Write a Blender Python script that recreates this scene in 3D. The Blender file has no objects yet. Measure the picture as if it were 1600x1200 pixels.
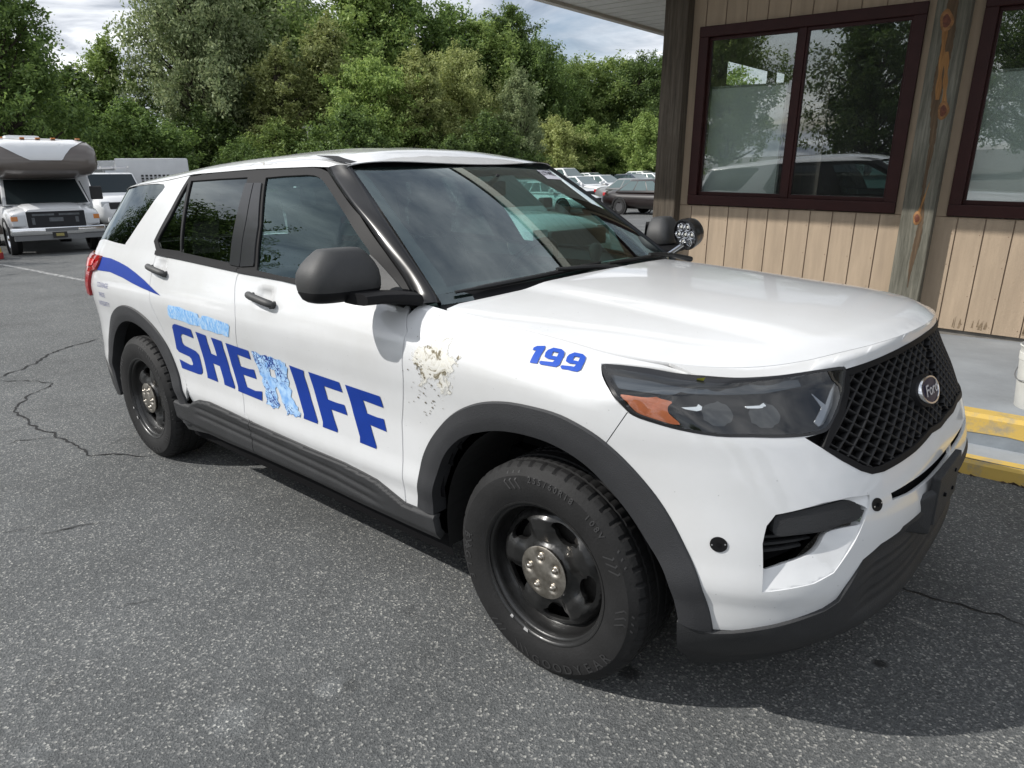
import bpy, bmesh, math, random
import numpy as np
from mathutils import Vector, Matrix
from mathutils.geometry import delaunay_2d_cdt
sc = bpy.context.scene
COL = sc.collection
R = math.radians
rnd = random.Random(7)
npr = np.random.default_rng(5)

# ---------------------------------------------------------------- camera, sky, sun, exposure
CAM_P = (1.251, -2.497, 1.584); CAM_YAW, CAM_PITCH, CAM_ROLL, CAM_F = 2.295668, -0.284858, -0.017238, 1090.883
cam_d = bpy.data.cameras.new("camera"); cam = bpy.data.objects.new("camera", cam_d); COL.objects.link(cam)
def cam_axes():
    cy, sy, cp, sp = math.cos(CAM_YAW), math.sin(CAM_YAW), math.cos(CAM_PITCH), math.sin(CAM_PITCH)
    f = Vector((cy*cp, sy*cp, sp)); r = Vector((sy, -cy, 0)); u = r.cross(f)
    c, s = math.cos(CAM_ROLL), math.sin(CAM_ROLL)
    return c*r+s*u, -s*r+c*u, f
_r, _u, _f = cam_axes()
cam.matrix_world = Matrix(((_r.x, _u.x, -_f.x, CAM_P[0]), (_r.y, _u.y, -_f.y, CAM_P[1]), (_r.z, _u.z, -_f.z, CAM_P[2]), (0, 0, 0, 1)))
cam_d.sensor_fit = 'HORIZONTAL'; cam_d.sensor_width = 36.0; cam_d.lens = 36.0*CAM_F/1600.0
cam_d.clip_start = .05; cam_d.clip_end = 3000
sc.camera = cam
SUN_L = Vector((.78, .88, -1.0)).normalized()          # the way the light travels
world = bpy.data.worlds.new("World"); sc.world = world; world.use_nodes = True
wn = world.node_tree; wn.nodes.clear(); WL = wn.links.new
def N(nt, typ, **kw):
    n = nt.nodes.new(typ)
    for k, v in kw.items():
        if k.startswith('i_'):
            key = k[2:]; key = int(key) if key.isdigit() else key.replace('_', ' ')
            n.inputs[key].default_value = v
        else: setattr(n, k, v)
    return n
out = N(wn, 'ShaderNodeOutputWorld'); bg = N(wn, 'ShaderNodeBackground'); bg.inputs[1].default_value = .122
sky = N(wn, 'ShaderNodeTexSky', sky_type='NISHITA', sun_disc=False)
sky.sun_elevation = math.asin(-SUN_L.z); sky.sun_rotation = math.atan2(-SUN_L.x, -SUN_L.y); sky.air_density = 1.0; sky.dust_density = 1.5
tc = N(wn, 'ShaderNodeTexCoord'); sep = N(wn, 'ShaderNodeSeparateXYZ'); WL(tc.outputs['Generated'], sep.inputs[0])
# clouds on a plane overhead: direction / (z + .12)
zz = N(wn, 'ShaderNodeMath', operation='MAXIMUM', i_1=0.0); WL(sep.outputs[2], zz.inputs[0])
za = N(wn, 'ShaderNodeMath', operation='ADD', i_1=.16); WL(zz.outputs[0], za.inputs[0])
dx = N(wn, 'ShaderNodeMath', operation='DIVIDE'); WL(sep.outputs[0], dx.inputs[0]); WL(za.outputs[0], dx.inputs[1])
dy = N(wn, 'ShaderNodeMath', operation='DIVIDE'); WL(sep.outputs[1], dy.inputs[0]); WL(za.outputs[0], dy.inputs[1])
cmb = N(wn, 'ShaderNodeCombineXYZ'); WL(dx.outputs[0], cmb.inputs[0]); WL(dy.outputs[0], cmb.inputs[1])
n1 = N(wn, 'ShaderNodeTexNoise', i_Scale=.62, i_Detail=9.0, i_Roughness=.58, i_Distortion=.35); WL(cmb.outputs[0], n1.inputs[0])
cr1 = N(wn, 'ShaderNodeValToRGB'); cr1.color_ramp.elements[0].position = .29; cr1.color_ramp.elements[1].position = .50
WL(n1.outputs[0], cr1.inputs[0])
n2 = N(wn, 'ShaderNodeTexNoise', i_Scale=1.5, i_Detail=8.0, i_Roughness=.6, i_Distortion=.7); WL(cmb.outputs[0], n2.inputs[0])
cr2 = N(wn, 'ShaderNodeValToRGB'); e = cr2.color_ramp.elements
e[0].position = .36; e[0].color = (2.9, 3.3, 4.0, 1); e[1].position = .66; e[1].color = (12.0, 12.2, 12.5, 1)
WL(n2.outputs[0], cr2.inputs[0])
mixc = N(wn, 'ShaderNodeMix', data_type='RGBA'); WL(cr1.outputs[0], mixc.inputs[0]); WL(sky.outputs[0], mixc.inputs[6]); WL(cr2.outputs[0], mixc.inputs[7])
WL(mixc.outputs[2], bg.inputs[0]); WL(bg.outputs[0], out.inputs[0])
sun_d = bpy.data.lights.new("sun", 'SUN'); sun_d.energy = 4.3; sun_d.angle = R(.5); sun_d.color = (1.0, .965, .91)
sun = bpy.data.objects.new("sun", sun_d); COL.objects.link(sun); sun.location = (0, 0, 30)
sun.rotation_euler = SUN_L.to_track_quat('-Z', 'Y').to_euler()
vs = sc.view_settings; vs.view_transform = 'Standard'; vs.look = 'None'; vs.exposure = 0.02; vs.gamma = 1.0; vs.use_curve_mapping = False
sc.cycles.max_bounces = 8; sc.cycles.transparent_max_bounces = 16; sc.cycles.glossy_bounces = 4; sc.cycles.diffuse_bounces = 3
sc.cycles.use_denoising = True; sc.cycles.caustics_reflective = False; sc.cycles.caustics_refractive = False; sc.cycles.sample_clamp_indirect = 6.0

# ---------------------------------------------------------------- materials
MATS = {}
def mat_base(name):
    m = bpy.data.materials.new(name); m.use_nodes = True; nt = m.node_tree
    return m, nt, nt.nodes['Principled BSDF']
def mat(name, col, rough=.5, metal=0.0, coat=0.0, var=0.0, vscale=3.0, bump=0.0, bscale=60.0, spec=.5, stretch=None, dirt=None, emit=0.0):
    if name in MATS: return MATS[name]
    m, nt, p = mat_base(name); L = nt.links.new
    p.inputs['Base Color'].default_value = (*col, 1); p.inputs['Roughness'].default_value = rough; p.inputs['Metallic'].default_value = metal
    p.inputs['Coat Weight'].default_value = coat; p.inputs['Coat Roughness'].default_value = .03; p.inputs['Specular IOR Level'].default_value = spec
    tc = N(nt, 'ShaderNodeTexCoord'); src = tc.outputs['Object']
    if stretch:
        mp = N(nt, 'ShaderNodeMapping'); mp.inputs['Scale'].default_value = stretch; L(src, mp.inputs[0]); src = mp.outputs[0]
    if var or dirt:
        nz = N(nt, 'ShaderNodeTexNoise', i_Scale=vscale, i_Detail=6.0, i_Roughness=.6); L(src, nz.inputs[0])
        rp = N(nt, 'ShaderNodeValToRGB'); e = rp.color_ramp.elements
        e[0].position = .3; e[1].position = .72
        lo = dirt if dirt else tuple(c*(1-var) for c in col)
        e[0].color = (*lo, 1); e[1].color = (*[min(1, c*(1+var*.6)) for c in col], 1)
        L(nz.outputs[0], rp.inputs[0]); L(rp.outputs[0], p.inputs['Base Color'])
    if bump:
        nb = N(nt, 'ShaderNodeTexNoise', i_Scale=bscale, i_Detail=5.0); L(src, nb.inputs[0])
        bp = N(nt, 'ShaderNodeBump', i_Strength=bump, i_Distance=.01); L(nb.outputs[0], bp.inputs['Height']); L(bp.outputs[0], p.inputs['Normal'])
    if emit:
        p.inputs['Emission Color'].default_value = (*col, 1); p.inputs['Emission Strength'].default_value = emit
    MATS[name] = m
    return m
def glass(name, tint, refl=.06, rough=0.0, smudge=0.0, rc=(1, 1, 1)):
    if name in MATS: return MATS[name]
    m, nt, p = mat_base(name); L = nt.links.new; nt.nodes.remove(p); o = nt.nodes['Material Output']
    tr = N(nt, 'ShaderNodeBsdfTransparent'); tr.inputs[0].default_value = (*tint, 1)
    gl = N(nt, 'ShaderNodeBsdfGlossy', i_Roughness=rough); gl.inputs[0].default_value = (*rc, 1)
    lw = N(nt, 'ShaderNodeLayerWeight', i_Blend=.5)
    pw = N(nt, 'ShaderNodeMath', operation='POWER', i_1=4.2); L(lw.outputs['Facing'], pw.inputs[0])
    ma = N(nt, 'ShaderNodeMapRange', i_3=refl, i_4=1.0); L(pw.outputs[0], ma.inputs[0])
    mx = N(nt, 'ShaderNodeMixShader'); L(ma.outputs[0], mx.inputs[0]); L(tr.outputs[0], mx.inputs[1]); L(gl.outputs[0], mx.inputs[2])
    last = mx.outputs[0]
    if smudge:
        df = N(nt, 'ShaderNodeBsdfDiffuse'); df.inputs[0].default_value = (.55, .56, .55, 1)
        tc = N(nt, 'ShaderNodeTexCoord'); nz = N(nt, 'ShaderNodeTexNoise', i_Scale=4.0, i_Detail=6.0); L(tc.outputs['Object'], nz.inputs[0])
        mm = N(nt, 'ShaderNodeMapRange', i_1=.3, i_2=.8, i_3=smudge*.4, i_4=smudge); L(nz.outputs[0], mm.inputs[0])
        m2 = N(nt, 'ShaderNodeMixShader'); L(mm.outputs[0], m2.inputs[0]); L(last, m2.inputs[1]); L(df.outputs[0], m2.inputs[2]); last = m2.outputs[0]
    L(last, o.inputs[0]); MATS[name] = m
    return m

# ---------------------------------------------------------------- mesh helpers
def tag(o, label=None, cat=None, group=None, kind=None):
    if label: o['label'] = label
    if cat: o['category'] = cat
    if group: o['group'] = group
    if kind: o['kind'] = kind
    return o
def empty(name, loc=(0, 0, 0), rz=0.0, label=None, cat=None, group=None):
    o = bpy.data.objects.new(name, None); COL.objects.link(o); o.location = loc; o.rotation_euler = (0, 0, rz); o.empty_display_size = .2
    return tag(o, label, cat, group)
def link_mesh(name, me, parent=None):
    o = bpy.data.objects.new(name, me); COL.objects.link(o)
    if parent: o.parent = parent
    return o
def raw(name, verts, faces, m, parent=None, smooth=True, normals=None, autosmooth=None):
    me = bpy.data.meshes.new(name); me.from_pydata([tuple(map(float, v)) for v in verts], [], [tuple(map(int, f)) for f in faces])
    me.materials.append(m) if not isinstance(m, (list, tuple)) else [me.materials.append(q) for q in m]
    if smooth: me.polygons.foreach_set('use_smooth', [True]*len(me.polygons))
    me.update()
    if normals is not None: me.normals_split_custom_set_from_vertices([tuple(map(float, n)) for n in normals])
    elif autosmooth: me.set_sharp_from_angle(angle=R(autosmooth))
    return link_mesh(name, me, parent)
class MB:
    """collects primitives into one mesh"""
    def __init__(s): s.v = []; s.f = []; s.mi = []
    def add(s, vs, fs, mi=0):
        b = len(s.v); s.v += [tuple(map(float, v)) for v in vs]; s.f += [tuple(int(i)+b for i in f) for f in fs]; s.mi += [mi]*len(fs); return s
    def box(s, x0, x1, y0, y1, z0, z1, mi=0):
        return s.add([(x0,y0,z0),(x1,y0,z0),(x1,y1,z0),(x0,y1,z0),(x0,y0,z1),(x1,y0,z1),(x1,y1,z1),(x0,y1,z1)],
                     [(0,3,2,1),(4,5,6,7),(0,1,5,4),(1,2,6,5),(2,3,7,6),(3,0,4,7)], mi)
    def tube(s, pts, r, n=8, mi=0, cap=True):
        pts = [Vector(p) for p in pts]; rr = r if isinstance(r, (list, tuple)) else [r]*len(pts); vs = []; fs = []
        for i, p in enumerate(pts):
            d = (pts[min(i+1, len(pts)-1)]-pts[max(i-1, 0)]).normalized()
            a = d.cross(Vector((0, 0, 1)) if abs(d.z) < .9 else Vector((1, 0, 0))).normalized(); b = d.cross(a)
            for k in range(n):
                t = 2*math.pi*k/n; vs.append(p+(a*math.cos(t)+b*math.sin(t))*rr[i])
        for i in range(len(pts)-1):
            for k in range(n):
                fs.append((i*n+k, i*n+(k+1) % n, (i+1)*n+(k+1) % n, (i+1)*n+k))
        if cap: fs += [tuple(range(n)), tuple(reversed(range((len(pts)-1)*n, len(pts)*n)))]
        return s.add(vs, fs, mi)
    def lathe(s, prof, c=(0, 0, 0), axis='z', n=24, mi=0, close=False):
        vs = []; fs = []; m = len(prof)
        for k in range(n):
            t = 2*math.pi*k/n; ct, st = math.cos(t), math.sin(t)
            for (r, h) in prof:
                p = (r*ct, r*st, h) if axis == 'z' else ((r*ct, h, r*st) if axis == 'y' else (h, r*ct, r*st))
                vs.append((p[0]+c[0], p[1]+c[1], p[2]+c[2]))
        for k in range(n):
            for j in range(m-1 if not close else m):
                a, b = k*m+j, k*m+(j+1) % m; a2, b2 = ((k+1) % n)*m+j, ((k+1) % n)*m+(j+1) % m
                fs.append((a, a2, b2, b) if axis != 'y' else (a, b, b2, a2))
        return s.add(vs, fs, mi)
    def prism(s, poly, axis, a0, a1, mi=0):
        n = len(poly); vs = []
        for a in (a0, a1):
            for (u, w) in poly:
                vs.append({'x': (a, u, w), 'y': (u, a, w), 'z': (u, w, a)}[axis])
        fs = [tuple(range(n))[::-1], tuple(range(n, 2*n))]+[(i, (i+1) % n, n+(i+1) % n, n+i) for i in range(n)]
        return s.add(vs, fs, mi)
    def build(s, name, m, parent=None, smooth=False, sharp=35, bevel=0.0, fixn=True):
        me = bpy.data.meshes.new(name); me.from_pydata(s.v, [], s.f)
        for q in (m if isinstance(m, (list, tuple)) else [m]): me.materials.append(q)
        me.polygons.foreach_set('material_index', s.mi)
        if fixn or bevel:
            bm = bmesh.new(); bm.from_mesh(me)
            if fixn: bmesh.ops.recalc_face_normals(bm, faces=bm.faces)
            if bevel: bmesh.ops.bevel(bm, geom=[e for e in bm.edges if e.is_manifold and e.calc_face_angle(0) > R(40)], offset=bevel, segments=2, profile=.6, affect='EDGES')
            bm.to_mesh(me); bm.free()
        if smooth:
            me.polygons.foreach_set('use_smooth', [True]*len(me.polygons)); me.set_sharp_from_angle(angle=R(sharp))
        me.update()
        return link_mesh(name, me, parent)
def copy_tree(o, parent=None):
    c = o.copy(); COL.objects.link(c)
    if parent: c.parent = parent
    for ch in [q for q in bpy.data.objects if q.parent is o]: copy_tree(ch, c)
    return c

# ---------------------------------------------------------------- ground, paving, markings
def asphalt_mat():
    m, nt, p = mat_base('asphalt'); L = nt.links.new
    tc = N(nt, 'ShaderNodeTexCoord'); src = tc.outputs['Object']
    v = N(nt, 'ShaderNodeTexVoronoi', i_Scale=150.0); L(src, v.inputs[0])
    v2 = N(nt, 'ShaderNodeTexVoronoi', i_Scale=340.0); L(src, v2.inputs[0])
    sp = N(nt, 'ShaderNodeSeparateColor'); L(v.outputs['Color'], sp.inputs[0])
    rp = N(nt, 'ShaderNodeValToRGB'); e = rp.color_ramp.elements
    e[0].position = 0; e[0].color = (.050, .055, .058, 1); e[1].position = .985; e[1].color = (.46, .455, .42, 1)
    for ps, c in ((.5, (.088, .094, .097)), (.80, (.135, .140, .141)), (.93, (.25, .25, .24))):
        q = e.new(ps); q.color = (*c, 1)
    L(sp.outputs[0], rp.inputs[0])
    sp2 = N(nt, 'ShaderNodeSeparateColor'); L(v2.outputs['Color'], sp2.inputs[0])
    rp2 = N(nt, 'ShaderNodeValToRGB'); e = rp2.color_ramp.elements; e[0].color = (.052, .055, .056, 1); e[1].color = (.185, .188, .184, 1)
    L(sp2.outputs[0], rp2.inputs[0])
    mx = N(nt, 'ShaderNodeMix', data_type='RGBA'); mx.inputs[0].default_value = .36; L(rp.outputs[0], mx.inputs[6]); L(rp2.outputs[0], mx.inputs[7])
    nz = N(nt, 'ShaderNodeTexNoise', i_Scale=.9, i_Detail=8.0, i_Roughness=.65); L(src, nz.inputs[0])
    mr = N(nt, 'ShaderNodeMapRange', i_1=.3, i_2=.7, i_3=.80, i_4=1.20); L(nz.outputs[0], mr.inputs[0])
    nzl = N(nt, 'ShaderNodeTexNoise', i_Scale=5.5, i_Detail=6.0, i_Roughness=.7); L(src, nzl.inputs[0]); mrl = N(nt, 'ShaderNodeMapRange', i_1=.58, i_2=.74, i_3=1.0, i_4=.74); L(nzl.outputs[0], mrl.inputs[0]); mq = N(nt, 'ShaderNodeMath', operation='MULTIPLY'); L(mr.outputs[0], mq.inputs[0]); L(mrl.outputs[0], mq.inputs[1]); mr = mq
    # worn pale patches and dark drips with fixed places
    val = mr.outputs[0]
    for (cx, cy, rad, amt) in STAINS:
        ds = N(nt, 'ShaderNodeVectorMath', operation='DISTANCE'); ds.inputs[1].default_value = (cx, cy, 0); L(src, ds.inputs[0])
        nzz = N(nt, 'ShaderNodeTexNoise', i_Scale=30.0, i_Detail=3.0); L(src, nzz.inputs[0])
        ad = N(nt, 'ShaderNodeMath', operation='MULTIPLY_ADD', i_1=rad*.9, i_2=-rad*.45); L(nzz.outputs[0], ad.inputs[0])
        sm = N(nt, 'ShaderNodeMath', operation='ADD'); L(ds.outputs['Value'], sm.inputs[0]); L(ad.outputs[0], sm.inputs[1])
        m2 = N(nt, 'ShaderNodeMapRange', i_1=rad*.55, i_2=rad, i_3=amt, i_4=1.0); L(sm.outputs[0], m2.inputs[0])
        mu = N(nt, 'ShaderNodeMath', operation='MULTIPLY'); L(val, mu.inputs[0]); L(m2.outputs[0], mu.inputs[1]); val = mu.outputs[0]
    vm = N(nt, 'ShaderNodeVectorMath', operation='SCALE'); L(mx.outputs[2], vm.inputs[0]); L(val, vm.inputs['Scale'])
    L(vm.outputs[0], p.inputs['Base Color']); p.inputs['Roughness'].default_value = .82; p.inputs['Specular IOR Level'].default_value = .35
    b = N(nt, 'ShaderNodeBump', i_Strength=.8, i_Distance=.003); L(v.outputs['Distance'], b.inputs['Height'])
    b2 = N(nt, 'ShaderNodeBump', i_Strength=.5, i_Distance=.003); L(v2.outputs['Distance'], b2.inputs['Height']); L(b.outputs[0], b2.inputs['Normal'])
    L(b2.outputs[0], p.inputs['Normal'])
    return m
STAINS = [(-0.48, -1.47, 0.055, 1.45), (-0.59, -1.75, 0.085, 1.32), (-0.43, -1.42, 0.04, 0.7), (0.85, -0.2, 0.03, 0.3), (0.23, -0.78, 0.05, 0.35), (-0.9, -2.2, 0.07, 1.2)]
ASPH = asphalt_mat()
_ga = R(126); _gd = Vector((math.cos(_ga), math.sin(_ga), 0)); _gp = Vector((-_gd.y, _gd.x, 0)); _go = Vector((CAM_P[0], CAM_P[1], 0))
def gz(x, y): return .023*min(max(0.0, (Vector((x, y, 0))-_go).dot(_gd)-34), 70)      # the far lot rises gently
_gv = []
for s_, z_ in ((-500, 0), (34, 0), (104, 1.61), (700, 1.61)):
    for q_ in (-600, 600): _gv.append(tuple(_go+_gd*s_+_gp*q_+Vector((0, 0, z_))))
tag(raw('asphalt_ground', _gv, [(1, 0, 2, 3), (3, 2, 4, 5), (5, 4, 6, 7)], ASPH, smooth=False), kind='structure')
def crack(pts, w, name):
    vs = []; fs = []
    P = [Vector((x, y, 0)) for x, y in pts]; Q = []
    for i in range(len(P)-1):
        n = max(2, int((P[i+1]-P[i]).length/.035))
        for k in range(n): Q.append(P[i].lerp(P[i+1], k/n))
    Q.append(P[-1]); off = 0
    for i, q in enumerate(Q):
        d = (Q[min(i+1, len(Q)-1)]-Q[max(i-1, 0)]).normalized(); s = Vector((-d.y, d.x, 0))
        off = off*.8+rnd.uniform(-.018, .018); ww = w*rnd.uniform(.25, 1.0)*min(1, .2+i/4, .2+(len(Q)-1-i)/4)
        c = q+s*off; vs += [(*(c+s*ww).xy, .004), (*(c-s*ww).xy, .004)]
    for i in range(len(Q)-1): fs.append((2*i, 2*i+1, 2*i+3, 2*i+2))
    return vs, fs
CRK = mat('crack_tar', (.016, .016, .017), .95, bump=.6, bscale=200)
mb = MB()
for pts, w in [([(-3.027, -0.974), (-3.109, -1.063), (-3.331, -1.22), (-3.587, -1.231), (-3.912, -1.235), (-4.201, -1.259), (-4.557, -1.298), (-4.787, -1.265), (-4.94, -1.218), (-5.021, -1.105), (-5.179, -1.043), (-5.396, -0.864), (-5.592, -0.911), (-5.847, -1.089)], 0.01), ([(-5.987, -1.055), (-6.111, -0.92), (-6.3, -0.695), (-6.643, -0.48), (-6.811, -0.281), (-7.036, 0.085)], 0.014), ([(-2.596, -1.87), (-2.583, -1.805), (-2.559, -1.741)], 0.005), ([(-2.433, -1.753), (-2.419, -1.699), (-2.366, -1.608), (-2.311, -1.515)], 0.006), ([(-4.282, -1.464), (-4.257, -1.375), (-4.267, -1.29)], 0.007), ([(0.737, 0.378), (0.857, 0.358), (0.988, 0.355), (1.109, 0.366), (1.226, 0.35)], 0.006), ([(-1.53, -1.801), (-1.506, -1.739), (-1.482, -1.677), (-1.44, -1.607)], 0.0025), ([(-3.485, -1.087), (-3.509, -0.978), (-3.449, -0.897)], 0.004), ([(-3.97, -1.539), (-4.034, -1.432), (-3.963, -1.309), (-3.894, -1.241)], 0.005)]:
    v, f = crack(pts, w, ''); mb.add(v, f)
tag(mb.build('ground_cracks', CRK, fixn=False), kind='structure')
def worn_paint(name, col, lo=.42, hi=.58, base=(.10, .103, .107), scale=14.0):
    m, nt, p = mat_base(name); L = nt.links.new
    tc = N(nt, 'ShaderNodeTexCoord'); nz = N(nt, 'ShaderNodeTexNoise', i_Scale=scale, i_Detail=9.0, i_Roughness=.75); L(tc.outputs['Object'], nz.inputs[0])
    rp = N(nt, 'ShaderNodeValToRGB'); e = rp.color_ramp.elements; e[0].position = lo; e[1].position = hi
    e[0].color = (*base, 1); e[1].color = (*col, 1); L(nz.outputs[0], rp.inputs[0]); L(rp.outputs[0], p.inputs['Base Color'])
    p.inputs['Roughness'].default_value = .8
    b = N(nt, 'ShaderNodeBump', i_Strength=.5, i_Distance=.004); L(nz.outputs[0], b.inputs['Height']); L(b.outputs[0], p.inputs['Normal'])
    return m
WPAINT = worn_paint('worn_white_paint', (.52, .52, .50), .45, .62)
mb = MB()
for (a, b, w) in [((-17.221, 1.645), (-12.185, 1.787), 0.11), ((-14.5, 10.5), (-9.0, 10.8), 0.1), ((-14.5, 13.25), (-9.0, 13.55), 0.1), ((-14.5, 16.0), (-9.0, 16.3), 0.1), ((-14.5, 18.75), (-9.0, 19.05), 0.1), ((-14.5, 21.5), (-9.0, 21.8), 0.1), ((-14.5, 24.25), (-9.0, 24.55), 0.1), ((-14.5, 27.0), (-9.0, 27.3), 0.1)]:
    A, B = Vector((*a, .004)), Vector((*b, .004)); d = (B-A).normalized(); s = Vector((-d.y, d.x, 0))*w/2
    mb.add([A+s, A-s, B-s, B+s], [(0, 1, 2, 3)])
tag(mb.build('road_marking_lines', WPAINT, fixn=False), kind='structure')
# sidewalk with two painted steps, tilted with the building
SWM = mat('painted_concrete', (.27, .29, .31), .75, var=.24, vscale=1.6, bump=.3, bscale=30)
SWD = mat('riser_concrete', (.20, .225, .25), .8, var=.22, vscale=5, bump=.3, bscale=30)
YEL = worn_paint('yellow_curb_paint', (.54, .37, .09), .30, .50, (.25, .24, .21), 7.0)
XA, XB = -7.5, 12.0
def tz(x): return -.02*x*0
mb = MB(); prof = [(1.767, 0.0), (1.775, .062), (1.795, .080), (2.064, .080), (2.064, .238), (2.084, .256), (4.9, .183), (4.9, -.1), (1.767, -.1)]
mb.prism(prof, 'x', XA, XB)
sw = mb.build('sidewalk', [SWM, SWD, YEL]); tag(sw, kind='structure')
for po in sw.data.polygons:
    c, n = po.center, po.normal
    if abs(n.x) > .9: continue
    if c.y < 1.80 and c.z < .08: po.material_index = 2
    elif abs(c.y-2.064) < .012 and c.z < .237: po.material_index = 1
def strip(name, y0, y1, z0, z1):
    """a hand-painted strip with a wavering edge, 4 mm proud of the step"""
    vs = []; fs = []; n = 160
    for i in range(n+1):
        x = XA+(XB-XA)*i/n; j = rnd.uniform(-1, 1)*.007
        vs += [(x, y0+(j if abs(z1-z0) < .02 else 0), z0+(j if abs(z1-z0) > .02 else 0)), (x, y1, z1)]
    for i in range(n): fs.append((2*i, 2*i+2, 2*i+3, 2*i+1))
    return vs, fs
mb = MB()
for a in ((1.87, 1.7955, .0845, .0845), (2.060, 2.060, .15, .240), (2.19, 2.0845, .2575, .2605)):
    mb.add(*strip('', *a))
mb.add([(XA, 2.060, .240), (XB, 2.060, .240), (XB, 2.0845, .2605), (XA, 2.0845, .2605)], [(0, 1, 2, 3)])
tag(mb.build('curb_yellow_marking', YEL, fixn=False), kind='structure')
mb = MB()
for x in (-5.2, -3.7, -2.2, -.7, 2.3, 3.8, 5.3): mb.prism([(2.20, .2545), (4.58, .1928), (4.58, .1958), (2.20, .2575)], 'x', x-.005, x+.005)
tag(mb.build('sidewalk_joints', mat('joint_dark', (.07, .07, .07), .9)), kind='structure')
mb = MB()
for i in range(420):
    x = rnd.uniform(XA, XB); s = rnd.uniform(.008, .03); y = 1.767-abs(rnd.gauss(0, .012))-.004
    a = rnd.uniform(0, 3.1); c, q = math.cos(a)*s, math.sin(a)*s
    mb.add([(x-c, y-q*.4, .003), (x+q, y-c*.4, .003), (x+c, y+q*.4, .004), (x-q*.3, y, .002+s*.5)], [(0, 1, 3), (1, 2, 3), (2, 0, 3)])
tag(mb.build('curb_debris', mat('dead_leaf_debris', (.05, .033, .022), .95, var=.4, vscale=20), fixn=False), kind='stuff', label='dark crumbled leaf debris along the foot of the yellow curb')
# ---------------------------------------------------------------- the building (its own frame: X along the wall, Y inwards, Z up)
BX = Vector((.9979, .045, -.0329)); BZ = Vector((.0325, -.012, .9994)); BZ = (BZ-BX*BZ.dot(BX)).normalized(); BX.normalize(); BY = BZ.cross(BX)
bld = empty('office_building', label='tan wood sided office building with brown framed windows and weathered posts', cat='building')
bld.matrix_world = Matrix(((BX.x, BY.x, BZ.x, 0), (BX.y, BY.y, BZ.y, 4.62), (BX.z, BY.z, BZ.z, .25), (0, 0, 0, 1)))
TAN = mat('tan_siding_paint', (.42, .325, .232), .75, var=.17, vscale=2.2, bump=.45, bscale=70, stretch=(6, 6, .6))
TRIM = mat('tan_trim_board', (.40, .31, .226), .7, var=.10, vscale=4, bump=.2, bscale=50, stretch=(4, 4, .5))
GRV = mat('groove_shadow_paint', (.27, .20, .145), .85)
BRN = mat('brown_window_metal', (.036, .0105, .0095), .5, var=.2, vscale=6, spec=.25)
def siding(mb, x0, x1, z0, z1):
    x = math.floor((x0-.045)/.203)*.203+.045; gx = [x0]
    while x < x1-.02:
        if x > x0+.02: gx.append(x)
        x += .203
    gx.append(x1)
    for a, b in zip(gx[:-1], gx[1:]):
        la = a+(.005 if a > x0 else 0); lb = b-(.005 if b < x1 else 0)
        mb.add([(la, 0, z0), (lb, 0, z0), (lb, 0, z1), (la, 0, z1)], [(0, 1, 2, 3)], 0)
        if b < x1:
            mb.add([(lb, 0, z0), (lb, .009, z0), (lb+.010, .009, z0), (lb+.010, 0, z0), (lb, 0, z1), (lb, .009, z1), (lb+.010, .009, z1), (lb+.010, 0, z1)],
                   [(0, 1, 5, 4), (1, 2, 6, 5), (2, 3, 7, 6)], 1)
    mb.add([(x0, 0, z0), (x1, 0, z0), (x1, .05, z0), (x0, .05, z0)], [(0, 1, 2, 3)], 0)
XL, XR_ = -2.62, 9.0
WINS = [(-2.437, -.447), (-.045, 1.95), (2.75, 4.75), (5.5, 7.5)]
mb = MB(); siding(mb, XL, XR_, .0, .962)
siding(mb, XL, XR_, 2.672, 3.6)
for a, b in ((XL, -2.437), (-.447, -.045), (1.95, 2.75), (4.75, 5.5), (7.5, XR_)):
    mb.add([(a, 0, .968), (b, 0, .968), (b, 0, 2.672), (a, 0, 2.672)], [(0, 1, 2, 3)], 0)
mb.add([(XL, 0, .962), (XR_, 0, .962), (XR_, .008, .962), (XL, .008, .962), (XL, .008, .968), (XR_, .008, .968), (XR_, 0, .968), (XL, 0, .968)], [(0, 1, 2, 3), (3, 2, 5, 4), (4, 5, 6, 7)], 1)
# end wall and back wall of the building, with the two far openings that back-light the room
for a, b, c, d in ((0, 1.16, 0, 3.6), (1.16, 2.42, 0, 2.24), (1.16, 2.42, 2.48, 3.45), (2.42, 2.78, 0, 3.6), (2.78, 3.06, 0, 2.38), (2.78, 3.06, 2.5, 3.45), (3.06, 8, 0, 3.6)): mb.add([(XL, a, c), (XL, b, c), (XL, b, d), (XL, a, d)], [(0, 3, 2, 1)], 0)
mb.add([(XR_, 0, 0), (XR_, 8, 0), (XR_, 8, 3.6), (XR_, 0, 3.6)], [(0, 1, 2, 3)], 0)
mb.build('siding_wall', [TAN, GRV], bld, fixn=False)
mb = MB(); rp_ = random.Random(31)
for i in range(34):
    x = rp_.uniform(-.1, 2.2); z = rp_.uniform(.012, .05); h = rp_.uniform(.02, .11); w = rp_.uniform(.004, .013)
    mb.add([(x-w, -.0012, z), (x+w*.6, -.0012, z), (x+w*rp_.uniform(.2, 1.2), -.0012, z+h*.5), (x+w*.3, -.0012, z+h), (x-w*.4, -.0012, z+h*.7)], [(0, 1, 2, 3, 4)])
mb.build('peeling_paint', mat('bare_weathered_siding', (.23, .17, .11), .9, var=.4, vscale=40), bld, fixn=False)
mb = MB()
for i in range(-13, 40):
    x = .045+.203*i
    if XL < x < XR_:
        for z in (.05, .30, .56, .82): mb.box(x-.028, x-.022, -.0015, .001, z, z+.006)
mb.build('nail_heads', mat('rusty_nail_heads', (.16, .10, .06), .8), bld, fixn=False)
mb = MB(); mb.box(XL+.03, XR_-.03, .03, 8, -.5, -.002)
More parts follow.
